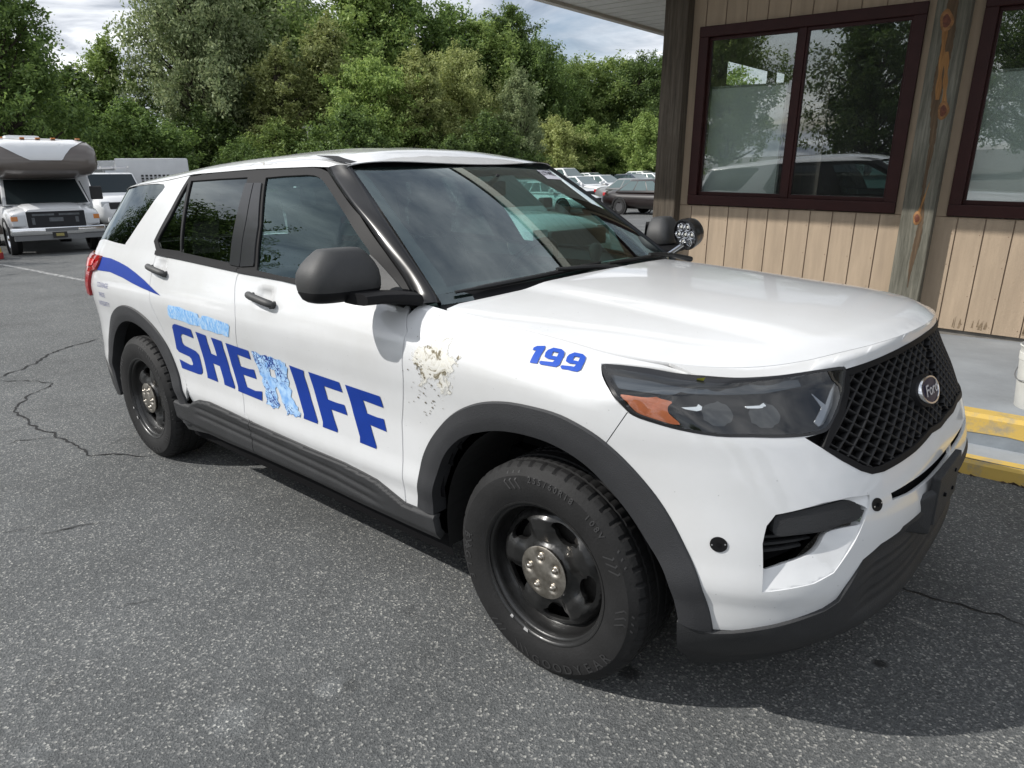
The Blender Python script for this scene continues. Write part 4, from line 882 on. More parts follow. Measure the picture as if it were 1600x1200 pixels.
TRC = {"hl":[[0.0879,1.0767],[0.1254,1.0791],[0.171,1.079],[0.2387,1.0769],[0.3213,1.0718],[0.3941,1.0696],[0.4833,1.0696],[0.5627,1.0712],[0.6402,1.0741],[0.7195,1.0782],[0.7854,1.0793],[0.8428,1.0772],[0.8489,1.0631],[0.8318,1.0198],[0.7937,0.9731],[0.7505,0.937],[0.7122,0.9265],[0.6335,0.9265],[0.5477,0.9315],[0.462,0.9337],[0.3749,0.944],[0.3063,0.9566],[0.2419,0.9721],[0.2058,0.9992],[0.157,1.0336],[0.1114,1.0601]],"grille":[[0.8484,1.0715],[0.9258,1.0772],[1.0366,1.0891],[1.1535,1.1081],[1.2118,1.1361]],"grilleb":[[1.1385,0.8311],[1.018,0.8158],[0.9252,0.8077],[0.8674,0.8027],[0.8283,0.8057],[0.7986,0.8206],[0.7538,0.855],[0.7137,0.8915],[0.6767,0.9227]],"fog":[[0.5392,0.5994],[0.5399,0.6836],[0.5458,0.7071],[0.5672,0.7364],[0.5984,0.7474],[0.6779,0.7549],[0.7415,0.7563],[0.764,0.7485],[0.785,0.7304],[0.7807,0.6985],[0.7267,0.6929],[0.6887,0.6845],[0.6686,0.6497],[0.6483,0.6307],[0.5992,0.6131]],"fogfin":[[0.5665,0.7142],[0.582,0.7339],[0.6769,0.7485],[0.7412,0.7548],[0.764,0.7485],[0.785,0.7304],[0.7807,0.6985],[0.7267,0.6929],[0.6887,0.6845],[0.6183,0.6801],[0.5675,0.6795]],"recess":[[0.5429,0.5333],[0.5353,0.6598],[0.5399,0.6836],[0.5458,0.7071],[0.5672,0.7364],[0.6788,0.7596],[0.8009,0.7519],[0.7861,0.6963],[0.7411,0.6631],[0.7182,0.6195],[0.6794,0.5797],[0.6089,0.5542]],"slot":[[0.8541,0.7515],[0.9617,0.7609],[1.1223,0.7669],[1.1099,0.7478],[0.956,0.7411],[0.8489,0.7271]],"valtop":[[0.3622,0.3918],[0.4059,0.3842],[0.4514,0.3794],[0.4955,0.3918],[0.5879,0.4275],[0.6845,0.4679],[0.7151,0.4909],[0.7335,0.5259],[0.7762,0.5893],[0.8314,0.6155],[0.9194,0.6277]],"valbot":[[0.3911,0.2914],[0.4301,0.1936],[0.4397,0.1346],[0.5031,0.1356],[0.6806,0.1774],[0.7034,0.3968],[0.8137,0.4562],[0.8933,0.4779],[1.0018,0.5049]],"flFo":[[-0.693,0.4204],[-0.6709,0.5296],[-0.6428,0.6353],[-0.5749,0.7393],[-0.4703,0.8346],[-0.3506,0.8972],[-0.2349,0.9278],[-0.1208,0.9367],[-0.0061,0.9327],[0.1043,0.9037],[0.1824,0.8574],[0.2527,0.7929],[0.312,0.7173],[0.3587,0.6335],[0.403,0.5423],[0.4315,0.4493],[0.4515,0.3822]],"flFi":[[-0.5953,0.4175],[-0.5883,0.4916],[-0.5638,0.578],[-0.5143,0.6776],[-0.4341,0.7538],[-0.3332,0.8011],[-0.2297,0.828],[-0.1144,0.8362],[-0.0178,0.8265],[0.074,0.7961],[0.1488,0.7435],[0.2122,0.6833],[0.2663,0.6143],[0.3218,0.5331],[0.3509,0.4394],[0.3641,0.3901]],"split":[[0.2268,0.9755],[0.1524,0.8783]],"doorA":[[-0.7407,1.1601],[-0.7105,1.1251],[-0.6937,1.0861],[-0.6916,1.0499],[-0.6927,1.0114],[-0.7033,0.9196],[-0.7404,0.7909],[-0.7538,0.7377],[-0.7607,0.5352],[-0.7673,0.4132]],"doorB":[[-1.8845,1.2141],[-1.8956,1.1789],[-1.8927,1.1374],[-1.8624,1.0535],[-1.8535,0.9943],[-1.8975,0.8757],[-1.938,0.686],[-1.9245,0.5221],[-1.8856,0.4956]],"sillB":[[-1.8856,0.4956],[-1.9311,0.4036],[-1.9081,0.3481],[-1.8511,0.3252]],"flRo":[[-3.8438,0.4896],[-3.8539,0.6247],[-3.7815,0.7136],[-3.6178,0.8192],[-3.4178,0.8999],[-3.266,0.935],[-3.1235,0.9382],[-3.0142,0.905],[-2.9216,0.8301],[-2.8333,0.7309],[-2.7445,0.6349],[-2.6621,0.5515],[-2.612,0.4529]],"flRi":[[-3.6074,0.4901],[-3.6471,0.596],[-3.6045,0.6972],[-3.5133,0.7695],[-3.3411,0.8172],[-3.1777,0.8135],[-3.0738,0.7652],[-2.957,0.6834],[-2.8631,0.5788],[-2.7969,0.4855],[-2.7767,0.4045]],"silltop":[[-2.7118,0.4404],[-2.5306,0.4471],[-2.4751,0.479],[-2.3972,0.5047],[-2.2851,0.5167],[-2.0689,0.5097],[-1.8831,0.4996],[-1.6112,0.4909],[-1.3601,0.4845],[-1.1311,0.4822],[-0.9285,0.4639],[-0.7673,0.4132],[-0.5953,0.4175]],"sillbot":[[-0.5822,0.3175],[-0.762,0.3148],[-1.0841,0.3159],[-1.4048,0.3299],[-1.8511,0.3252],[-2.157,0.3135],[-2.3847,0.3129],[-2.6396,0.2785],[-2.6793,0.3558]],"sillgroove":[[-2.4324,0.4201],[-2.3592,0.4464],[-2.2704,0.4502],[-1.9183,0.4428],[-1.6323,0.4418],[-1.3755,0.441],[-1.1428,0.444],[-1.0039,0.4436]],"sillgroove2":[[-2.4346,0.4151],[-2.3735,0.4101],[-1.9286,0.411],[-1.6408,0.4118],[-1.3824,0.4124],[-1.1484,0.417]],"crease":[[-2.6446,0.5793],[-1.9364,0.5656],[-1.2965,0.5618],[-0.7501,0.5505]],"fglass":[[-1.7444,1.2218],[-1.8207,1.4108],[-1.9444,1.6076],[-1.7662,1.6148],[-1.615,1.6165],[-1.5495,1.6089],[-1.4865,1.5912],[-1.219,1.4529],[-1.0449,1.3348],[-1.0249,1.3147],[-0.9755,1.1885],[-1.2555,1.2081],[-1.5397,1.2122]],"ftrim":[[-1.8845,1.2141],[-1.9472,1.4215],[-2.0686,1.6486],[-1.8565,1.6512],[-1.596,1.6481],[-1.5269,1.6413],[-1.4411,1.6138],[-1.1417,1.4589],[-0.9581,1.3284],[-0.7453,1.1651],[-0.7573,1.1552],[-1.0287,1.1762],[-1.5269,1.2004]],"sail":[[-1.028,1.3307],[-1.0086,1.3198],[-0.7862,1.1695],[-0.7602,1.1568],[-0.9707,1.1751]],"rtrim":[[-2.8094,1.247],[-2.8672,1.294],[-2.7934,1.4672],[-2.7494,1.6264],[-2.4541,1.6425],[-2.0686,1.6486],[-1.9472,1.4215],[-1.8845,1.2141]],"qglass":[[-2.7259,1.5885],[-2.5354,1.2637],[-2.773,1.2652],[-2.8198,1.3026],[-2.764,1.4187]],"rglass":[[-2.6959,1.6012],[-2.4131,1.6076],[-2.1237,1.6114],[-2.0104,1.4201],[-1.9441,1.2367],[-2.2204,1.2466],[-2.5105,1.2587]],"rqglass":[[-3.8038,1.5639],[-3.0021,1.5887],[-3.042,1.4881],[-3.1637,1.341],[-3.2322,1.2718],[-3.2716,1.2609],[-3.63,1.2789]],"swoosh":[[-3.5387,1.1792],[-3.3703,1.1764],[-3.2323,1.1631],[-3.1075,1.1463],[-2.9894,1.1232],[-2.8553,1.0925],[-2.7541,1.064],[-2.6383,1.0311],[-2.7583,1.0403],[-2.8922,1.0525],[-3.0161,1.0665],[-3.1488,1.0842],[-3.347,1.1022],[-3.5815,1.099]],"tail":[[-3.9441,1.1742],[-3.535,1.1757],[-3.5419,1.1384],[-3.5815,1.099],[-3.6879,1.0844],[-3.7036,1.0372]],"rooflow":[[-3.8038,1.5732],[-3.4361,1.5866],[-3.0176,1.6011],[-2.7601,1.6349],[-2.458,1.6457],[-2.072,1.6516],[-1.8595,1.6541],[-1.5987,1.6509],[-1.4521,1.6462]],"amber":[[0.1924,1.0284],[0.2815,1.0248],[0.352,1.0175],[0.3435,1.004],[0.3442,0.9841],[0.3719,0.9567],[0.3015,0.9625],[0.2525,0.9762],[0.2184,1.0058]],"hlband":[[0.1198,1.0716],[0.2553,1.0678],[0.4002,1.0643],[0.4939,1.065],[0.594,1.0654],[0.7133,1.0607],[0.721,1.0446],[0.6151,1.0361],[0.4976,1.0366],[0.3993,1.0385],[0.2818,1.0447],[0.1731,1.0451]],"led1":[[0.3805,1.0035],[0.4224,1.0069],[0.4273,1.0134],[0.4372,1.0071],[0.4348,0.9986],[0.4218,0.9953],[0.3897,0.9996]],"led2":[[0.5527,1.0078],[0.592,1.0081],[0.6022,1.0138],[0.6081,1.0072],[0.6025,1.0021],[0.5861,1.0014],[0.5566,1.0027]],"chev":[[0.7426,1.025],[0.7749,0.9933],[0.8024,1.0242],[0.8254,1.0433],[0.7955,0.9905],[0.7509,0.9494],[0.734,0.9452],[0.7263,0.9568],[0.7623,0.9885]],"proj1":[[0.4554,1.0263],[0.5109,1.0257],[0.5094,0.9541],[0.439,0.9533]],"proj2":[[0.5617,1.0241],[0.6698,1.0173],[0.6538,0.9474],[0.5346,0.9495]],"hole1":[[0.4398,0.6468]],"hole2":[[0.824,0.7265]],"hgap":[[0.2626,1.1062],[0.3082,1.0848],[0.3831,1.0702]],"LS":[[-2.5762,0.8692],[-2.559,0.8845],[-2.5318,0.8932],[-2.5072,0.8936],[-2.3553,0.8864],[-2.354,0.8398],[-2.4664,0.8468],[-2.4901,0.8411],[-2.5007,0.8293],[-2.5045,0.7974],[-2.49,0.7837],[-2.3707,0.7701],[-2.339,0.7552],[-2.3231,0.6774],[-2.3282,0.6595],[-2.3491,0.6475],[-2.3818,0.6445],[-2.5631,0.6464],[-2.5806,0.6931],[-2.4576,0.6811],[-2.4314,0.6836],[-2.4235,0.6917],[-2.4354,0.7173],[-2.4561,0.7262],[-2.5739,0.7345],[-2.5962,0.7489]],"LH":[[-2.3068,0.8809],[-2.2036,0.8755],[-2.2057,0.8421],[-2.1965,0.7829],[-2.1364,0.7781],[-2.1393,0.8146],[-2.1498,0.8721],[-2.047,0.8678],[-2.0491,0.8321],[-2.0282,0.7183],[-1.9993,0.6471],[-2.0055,0.6338],[-2.1027,0.6372],[-2.1055,0.6645],[-2.1273,0.7278],[-2.1949,0.7316],[-2.1876,0.6998],[-2.169,0.6393],[-2.2777,0.6419],[-2.2762,0.6599],[-2.298,0.7826]],"LE":[[-2.0102,0.8642],[-1.8038,0.8561],[-1.7989,0.8136],[-1.9215,0.8202],[-1.9125,0.763],[-1.8336,0.7621],[-1.7916,0.7668],[-1.7816,0.7222],[-1.9018,0.7238],[-1.8798,0.6665],[-1.8023,0.6614],[-1.7437,0.6701],[-1.752,0.6231],[-1.9696,0.6293],[-1.9671,0.6529],[-2.0007,0.7549]],"LR":[[-1.7734,0.8599],[-1.7335,0.8614],[-1.7007,0.8497],[-1.6531,0.8586],[-1.6396,0.8533],[-1.6067,0.8584],[-1.5801,0.8508],[-1.537,0.8547],[-1.5247,0.8479],[-1.5002,0.8461],[-1.5008,0.8315],[-1.4882,0.8248],[-1.5042,0.7928],[-1.5058,0.7778],[-1.4969,0.7589],[-1.5082,0.737],[-1.4861,0.7229],[-1.4997,0.6912],[-1.4769,0.6774],[-1.4672,0.6611],[-1.4498,0.6537],[-1.4523,0.6387],[-1.4326,0.6304],[-1.4408,0.6097],[-1.4608,0.6098],[-1.4798,0.6013],[-1.4983,0.6122],[-1.5173,0.6052],[-1.524,0.6112],[-1.5473,0.5951],[-1.5418,0.6127],[-1.5549,0.6271],[-1.5627,0.6419],[-1.5764,0.6525],[-1.5799,0.6756],[-1.5944,0.7026],[-1.6083,0.7186],[-1.6245,0.7044],[-1.6101,0.6698],[-1.6158,0.6537],[-1.5981,0.6347],[-1.6178,0.6142],[-1.6449,0.6132],[-1.6576,0.603],[-1.685,0.6172],[-1.7185,0.6151],[-1.7061,0.6359],[-1.717,0.6644],[-1.7092,0.6887],[-1.7231,0.7014],[-1.7323,0.7225],[-1.7208,0.7398],[-1.7407,0.7516],[-1.7437,0.7741],[-1.7516,0.7959],[-1.7626,0.8095]],"LRh":[[-1.6445,0.8],[-1.624,0.7944],[-1.605,0.7992],[-1.6021,0.7757],[-1.6026,0.7591],[-1.6382,0.7558],[-1.6489,0.7638]],"LI":[[-1.4697,0.841],[-1.3624,0.8354],[-1.3667,0.8098],[-1.3424,0.7146],[-1.3063,0.6215],[-1.3104,0.6092],[-1.4136,0.6105],[-1.4081,0.6298],[-1.442,0.7312]],"LF":[[-1.3269,0.8359],[-1.1153,0.8287],[-1.1043,0.7874],[-1.2297,0.791],[-1.2177,0.7356],[-1.152,0.733],[-1.1044,0.7345],[-1.0902,0.6937],[-1.1995,0.696],[-1.1834,0.6532],[-1.1662,0.6156],[-1.1688,0.6032],[-1.2716,0.6037],[-1.2683,0.6277],[-1.2999,0.7229]],"LG":[[-1.0761,0.8259],[-0.8628,0.819],[-0.8519,0.7749],[-0.9745,0.781],[-0.9591,0.7301],[-0.8969,0.7266],[-0.8584,0.7285],[-0.8465,0.6801],[-0.9446,0.6857],[-0.931,0.6462],[-0.9145,0.6042],[-0.9173,0.5937],[-1.019,0.5955],[-1.0165,0.6196],[-1.0489,0.7125]],"L1":[[-0.1647,1.0931],[-0.1584,1.0973],[-0.1324,1.0994],[-0.1266,1.0927],[-0.1183,1.0586],[-0.1448,1.0583],[-0.1501,1.0881],[-0.162,1.0875]],"L9":[[-0.1152,1.086],[-0.1147,1.0917],[-0.104,1.0976],[-0.0754,1.0963],[-0.0597,1.0916],[-0.051,1.0825],[-0.0452,1.0635],[-0.0524,1.0579],[-0.1069,1.0582],[-0.1147,1.0629],[-0.1123,1.0665],[-0.0716,1.0676],[-0.0694,1.0731],[-0.0938,1.0733],[-0.1087,1.0766]],"L9h":[[-0.0944,1.0898],[-0.0749,1.089],[-0.0704,1.0803],[-0.0899,1.081]],"L9b":[[-0.0406,1.0822],[-0.0402,1.0876],[-0.03,1.0928],[-0.0024,1.0911],[0.016,1.087],[0.0258,1.0784],[0.0322,1.0605],[0.0243,1.0552],[-0.032,1.0559],[-0.0396,1.0605],[-0.0374,1.0639],[0.0034,1.0648],[0.0056,1.07],[-0.0199,1.07],[-0.0342,1.0733]],"L9bh":[[-0.0207,1.0855],[-0.0022,1.0845],[0.0043,1.0768],[-0.0161,1.0771]],"Lsmear":[[-2.5614,0.9789],[-2.5428,0.9926],[-2.4779,0.9918],[-2.4224,0.9951],[-2.354,0.9861],[-2.2848,0.9855],[-2.2273,0.9807],[-2.2206,0.9623],[-2.201,0.9614],[-2.1801,0.9781],[-2.1206,0.9802],[-2.059,0.9748],[-1.9983,0.9712],[-1.9321,0.9662],[-1.9233,0.9559],[-1.9572,0.9011],[-1.9889,0.8991],[-2.0152,0.9066],[-2.0652,0.9015],[-2.1262,0.9063],[-2.175,0.9065],[-2.2186,0.9057],[-2.2295,0.9207],[-2.2698,0.9157],[-2.3486,0.9142],[-2.4067,0.9205],[-2.4965,0.9225],[-2.5571,0.9213],[-2.5766,0.9389]],"Ldirt":[[-0.522,1.1064],[-0.5022,1.0992],[-0.4734,1.0689],[-0.4574,1.0497],[-0.4223,1.0485],[-0.404,1.0295],[-0.4095,1.0146],[-0.4351,1.0043],[-0.4338,0.9875],[-0.4567,0.9594],[-0.4712,0.9455],[-0.4506,0.9426],[-0.4628,0.9245],[-0.4625,0.9109],[-0.4858,0.8899],[-0.516,0.8814],[-0.5141,0.9147],[-0.5242,0.9426],[-0.5704,0.9179],[-0.6112,0.8983],[-0.6385,0.8954],[-0.6175,0.9256],[-0.6169,0.9608],[-0.6257,0.9914],[-0.653,1.0182],[-0.6524,1.0379],[-0.6037,1.0507],[-0.5549,1.0767],[-0.5167,1.0885]]}
TRC = {k: [tuple(q) for q in v] for k, v in TRC.items()}
PAINT, _nt, _p = mat_base('police_white_paint'); _L = _nt.links.new
_tc = N(_nt, 'ShaderNodeTexCoord'); _n = N(_nt, 'ShaderNodeTexNoise', i_Scale=2.2, i_Detail=7.0, i_Roughness=.65); _L(_tc.outputs['Object'], _n.inputs[0])
_r = N(_nt, 'ShaderNodeValToRGB'); _e = _r.color_ramp.elements; _e[0].position = .28; _e[0].color = (.61, .615, .614, 1); _e[1].position = .6; _e[1].color = (.67, .68, .69, 1); _L(_n.outputs[0], _r.inputs[0])
_n3 = N(_nt, 'ShaderNodeTexVoronoi', i_Scale=26.0); _L(_tc.outputs['Object'], _n3.inputs[0])
_m3 = N(_nt, 'ShaderNodeMapRange', i_1=.035, i_2=.06, i_3=.72, i_4=1.0); _L(_n3.outputs['Distance'], _m3.inputs[0])
_v = N(_nt, 'ShaderNodeVectorMath', operation='SCALE'); _L(_r.outputs[0], _v.inputs[0]); _L(_m3.outputs[0], _v.inputs['Scale']); _L(_v.outputs[0], _p.inputs['Base Color'])
_p.inputs['Roughness'].default_value = .32; _p.inputs['Coat Weight'].default_value = .9; _p.inputs['Coat Roughness'].default_value = .035
_n2 = N(_nt, 'ShaderNodeTexNoise', i_Scale=.0, i_Detail=2.0)
CLAD = mat('dark_textured_cladding', (.028, .029, .031), .62, var=.25, vscale=7, bump=.25, bscale=260, spec=.4)
FLARE = mat('flare_grey_plastic', (.029, .030, .033), .58, var=.18, vscale=6, bump=.2, bscale=300, spec=.45)
GLOSSB = mat('gloss_black_pillar', (.008, .008, .009), .28, coat=.2, var=.3, spec=.3, vscale=8)
MATB = mat('matte_black_trim', (.009, .009, .010), .55, spec=.16)
DARK = mat('inner_dark_shell', (.008, .008, .009), .9, spec=.1)
BLUE = mat('blue_vinyl', (.005, .036, .27), .5, spec=.25, var=.10, vscale=12)
LBLUE = mat('scuffed_pale_blue_vinyl', (.30, .56, .86), .6, var=.0)
GREYM = mat('mirror_grey_plastic', (.040, .041, .042), .55, var=.2, vscale=10, bump=.15, bscale=400)
TRIMG = mat('interior_charcoal', (.020, .020, .021), .8); SEATM = mat('seat_black_cloth', (.013, .013, .014), .9, bump=.3, bscale=120)
PRIV = glass('privacy_glass', (.028, .032, .032), .06, rc=(.92, 1, 1)); FGL = glass('front_side_glass', (.40, .62, .60), .075, rc=(.80, 1, 1)); WSG = glass('windshield_glass', (.56, .76, .71), .17, rc=(.90, 1, 1))
LENS = glass('lamp_lens_glass', (.88, .90, .90), .065)
suv = empty('police_car', (0, 0, 0), 0, 'white police car with blue SHERIFF lettering parked beside the tan building', 'police car')

def resample(poly, d, closed=True):
    P = [np.array(p, float) for p in poly]; out = []; n = len(P)
    for i in range(n if closed else n-1):
        a, b = P[i], P[(i+1) % n]; k = max(1, int(math.ceil(np.linalg.norm(b-a)/d)))
        for j in range(k): out.append(a+(b-a)*j/k)
    if not closed: out.append(P[-1])
    return np.array(out)
def crom(pts, n=6, closed=False):
    P = np.array(pts, float); m = len(P); out = []
    rng = range(m) if closed else range(m-1)
    for i in rng:
        p0 = P[(i-1) % m] if closed else P[max(i-1, 0)]; p1 = P[i]; p2 = P[(i+1) % m]; p3 = P[(i+2) % m] if closed else P[min(i+2, m-1)]
        for k in range(n):
            t = k/n; out.append(.5*((2*p1)+(-p0+p2)*t+(2*p0-5*p1+4*p2-p3)*t*t+(-p0+3*p1-3*p2+p3)*t**3))
    if not closed: out.append(P[-1])
    return [tuple(o) for o in out]
def inside(poly, pts):
    P = np.asarray(poly); x, y = pts[:, 0], pts[:, 1]; r = np.zeros(len(pts), bool); j = len(P)-1
    for i in range(len(P)):
        xi, yi, xj, yj = P[i, 0], P[i, 1], P[j, 0], P[j, 1]
        c = ((yi > y) != (yj > y)) & (x < (xj-xi)*(y-yi)/(yj-yi+1e-15)+xi); r ^= c; j = i
    return r
def dist_poly(poly, pts):
    P = np.asarray(poly); Q = np.roll(P, -1, 0); d = np.full(len(pts), 1e9)
    for a, b in zip(P, Q):
        ab = b-a; t = np.clip(((pts-a)@ab)/(ab@ab+1e-15), 0, 1); d = np.minimum(d, np.linalg.norm(pts-(a+t[:, None]*ab), axis=1))
    return d
def area(P): P = np.asarray(P); return .5*np.sum(P[:, 0]*np.roll(P[:, 1], -1)-np.roll(P[:, 0], -1)*P[:, 1])
def shrink(poly, e):
    P = np.asarray(poly, float); s = np.sign(area(P)); A = np.roll(P, 1, 0); B = np.roll(P, -1, 0)
    d1 = P-A; d2 = B-P; d1 /= np.linalg.norm(d1, axis=1)[:, None]+1e-12; d2 /= np.linalg.norm(d2, axis=1)[:, None]+1e-12
    n1 = np.stack([-d1[:, 1], d1[:, 0]], 1)*s; n2 = np.stack([-d2[:, 1], d2[:, 0]], 1)*s; m = n1+n2; l = np.linalg.norm(m, axis=1)[:, None]; m = m/np.maximum(l, .3)
    c = np.maximum(np.sum(m*n1, 1), .4)[:, None]
    return P+m*e/c
def nrm(F, a, b, h=2e-3):
    du = F(a+h, b)-F(a-h, b); dv = F(a, b+h)-F(a, b-h); n = np.cross(du, dv); return n/(np.linalg.norm(n, axis=-1)[..., None]+1e-12)
def patch(poly, F, d=.03, holes=(), off=0.0, rim=0.0, gap=0.0, bowl=0.0):
    """triangulated trim of surface F -> verts, faces, normals (right-hand side of the car)"""
    P = np.array(poly, float)
    if area(P) < 0: P = P[::-1]
    if gap: P = shrink(P, gap)
    P = resample(P, d); H = [resample(np.array(h, float)[::-1] if area(h) > 0 else np.array(h, float), d) for h in holes]
    lo, hi = P.min(0), P.max(0); gx = np.arange(lo[0], hi[0], d); gy = np.arange(lo[1], hi[1], d*.866)
    G = np.array([(x+(d/2 if j % 2 else 0), y) for j, y in enumerate(gy) for x in gx]) if len(gx) and len(gy) else np.zeros((0, 2))
    if len(G):
        k = inside(P, G) & (dist_poly(P, G) > d*.45)
        for h in H: k &= ~inside(h, G) & (dist_poly(h, G) > d*.45)
        G = G[k]
    V = [tuple(p) for p in P]; E = [(i, (i+1) % len(P)) for i in range(len(P))]
    for h in H:
        b = len(V); V += [tuple(p) for p in h]; E += [(b+i, b+(i+1) % len(h)) for i in range(len(h))]
    V += [tuple(g_) for g_ in G]
    vo, eo, fo, *_ = delaunay_2d_cdt([Vector(v) for v in V], E, [], 1, 1e-6)
    vo = np.array([tuple(v) for v in vo]); fo = [tuple(f) for f in fo]
    cen = np.array([vo[list(f)].mean(0) for f in fo]); ok = inside(P, cen)
    for h in H: ok &= ~inside(h, cen)
    fo = [f if area(vo[list(f)]) > 0 else f[::-1] for f, o in zip(fo, ok) if o]
    a, b = vo[:, 0], vo[:, 1]; n = nrm(F, a, b); X = F(a, b)+n*off
    if bowl:
        dd = dist_poly(P, vo); X = X+n*(bowl*np.clip(dd/.02, 0, 1)**.5)[:, None]
    X = [tuple(x) for x in X]; NN = [tuple(x) for x in n]
    if rim:
        cnt = {}
        for f in fo:
            for i in range(len(f)):
                e = (f[i], f[(i+1) % len(f)]); cnt[e] = 1
        bd = [e for e in cnt if (e[1], e[0]) not in cnt]
        mp = {}
        for (i, j) in bd:
            tdir = np.array(X[j])-np.array(X[i]); o = np.cross(tdir, np.array(NN[i])); o /= np.linalg.norm(o)+1e-12
            for q in (i, j): mp.setdefault(q, []).append(o)
        ids = {}
        for q, os_ in mp.items():
            o = np.mean(os_, 0); o /= np.linalg.norm(o)+1e-12; nn = np.array(NN[q]); e1 = (o*.75+nn*.66)
            ids[q] = (len(X), len(X)+1); X.append(X[q]); NN.append(tuple(e1/np.linalg.norm(e1))); X.append(tuple(np.array(X[q])-nn*rim+o*0.0)); NN.append(tuple(o))
        for (i, j) in bd: fo.append((ids[j][0], ids[i][0], ids[i][1], ids[j][1]))
    return X, fo, NN
def mirror(pt): X, F_, NN = pt; return [(x, -y, z) for x, y, z in X], [f[::-1] for f in F_], [(x, -y, z) for x, y, z in NN]
def merge(*ps):
    X, F_, NN = [], [], []
    for a, b, c in ps: k = len(X); X += a; F_ += [tuple(i+k for i in f) for f in b]; NN += c
    return X, F_, NN
def pobj(name, pt, m, parent): return raw(name, pt[0], pt[1], m, parent, True, pt[2])
def both(name, pt, m, parent, left_parent=None):
    a = pobj(name, pt, m, parent); b = pobj(name, mirror(pt), m, left_parent or parent); return a, b
def center(name, pt, m, parent): return pobj(name, merge(pt, mirror(pt)), m, parent)
T = TRC
def px(name): return T[name]
# ---- dents: door-handle cups and the bumper recess, as real shape
HAND = [(-1.53-.1, 1.105), (-2.60-.1, 1.155)]
REC0 = np.array(T['recess']); REC = np.array([(.5433, .528), (.5354, .6596), (.5399, .6835), (.5458, .7071), (.5672, .7364), (.6788, .7596), (.75, .763), (.807, .757), (.801, .727), (.742, .632), (.700, .572), (.655, .550)])
_CB = [(-.75, .50), (-2.6, .53)]
def SB(t, z):
    P = S(t, z); n = nrm(S, np.asarray(t, float), np.asarray(z, float)); tt, z2 = np.broadcast_arrays(np.asarray(t, float), np.asarray(z, float))
    d = np.zeros(tt.shape)
    for hx, hz in HAND: d = d+.020*np.exp(-((tt-hx)/.055)**4-((z2-hz-.012)/.036)**4)
    sh_ = tt.shape; q = np.stack([tt.ravel(), z2.ravel()], 1); ins = inside(REC, q); near = (np.abs(q[:, 0]-.70) < .3) & (q[:, 1] < .9)
    if False:
        dp = np.zeros(len(q)); dp[near & ins] = dist_poly(REC, q[near & ins]) if (near & ins).any() else 0
        d = d+(.030*sstep(0, .035, dp)).reshape(sh_)
    return P-n*d[..., None]
FLo = crom(T['flFo'], 5); FLi = crom(T['flFi'], 5); RLo_t = crom(T['flRo'], 5)
# rear arch: same arch mirrored about the rear axle so the hidden half is there too
RC = -3.025-X0
def arch(c, rx, rz, cz, n=48, a0=-8, a1=188): return [(c+rx*math.cos(R(a)), cz+rz*math.sin(R(a))) for a in np.linspace(a0, a1, n)]
RLo = arch(RC+.01, .545, .535, .395); RLi = arch(RC+.01, .455, .450, .385)
ARCHF = [tuple(p) for p in FLi]
HLp = crom(T['hl'], 3, True)
E_line = [(float(t_), float(ez(t_))) for t_ in np.linspace(-.72, 1.3, 60)]
def Eseg(a, b, n=24): return [(float(t_), float(ez(t_))) for t_ in np.linspace(a, b, n)]
# ---- white panels on S
dA, dB = T['doorA'], T['doorB']
hl = T['hl']; hl_rear = hl[19:][::1]          # bottom-rear run back to the top-rear tip
hl_top = hl[0:12]
flo_up = [p for p in FLo if p[1] > .40]
i_split = int(np.argmin([abs(p[0]-T['split'][1][0])+abs(p[1]-T['split'][1][1]) for p in flo_up]))
fender = [(-.765, .40)]+[(p[0]+.02 if i < 3 else p[0], p[1]-.02) for i, p in enumerate(flo_up[:i_split+1])]+[T['split'][1], T['split'][0]]+[hl[22], hl[23], hl[24], hl[25], hl[0], hl[1], hl[2], hl[3], (.30, 1.0738), (.372, 1.0708)]+Eseg(.262, -.72)+[(-.735, 1.13), dA[2], dA[4], dA[5], dA[7], dA[9]]
fender = [p for i, p in enumerate(fender) if i == 0 or np.hypot(p[0]-fender[i-1][0], p[1]-fender[i-1][1]) > .004]
f_r, f_l = both('fender', patch(fender, SB, .026, rim=.012, gap=.003), PAINT, suv)
sill_top = T['silltop']
def stop(t_): return float(np.interp(t_, [p[0] for p in sill_top], [p[1] for p in sill_top]))
belt_f = [(-1.8845, 1.2141), (-1.53, 1.2004), (-1.03, 1.1762), (-.757, 1.158)]
fdoor = [(-.757, 1.158), dA[2], dA[4], dA[5], dA[7], dA[9], (-.77, .40)]+[(t_, stop(t_)-.02) for t_ in (-.93, -1.13, -1.36, -1.61)]+[dB[-1]]+dB[::-1][1:]+belt_f[1:3]
fd_r, fd_l = both('front_door', patch(fdoor, SB, .026, rim=.012, gap=.003), PAINT, suv)
C_line = [(-2.795, 1.238), (-2.785, 1.10), (-2.775, .98), (-2.70, .80), (-2.60, .66), (-2.53, .55), (-2.49, .46)]
rdoor = dB+[(t_, stop(t_)-.02) for t_ in (-2.07, -2.28, -2.40, -2.475)]+C_line[::-1][1:]+[(-2.5, 1.228), (-2.2, 1.222)]
rd_r, rd_l = both('rear_door', patch(rdoor, SB, .026, rim=.012, gap=.003), PAINT, suv)
TEND = -4.72
ztop = lambda t_: float(np.interp(t_, [-4.72, -3.9, -3.0, -2.7, -2.07, -1.6, -1.44], [1.560, 1.562, 1.612, 1.640, 1.653, 1.652, 1.643]))
rqg = crom([(-3.97, 1.560), (-3.50, 1.583), (-3.02, 1.590), (-3.05, 1.50), (-3.1637, 1.341), (-3.2322, 1.2718), (-3.2716, 1.2609), (-3.63, 1.276), (-3.98, 1.272)], 4, True)
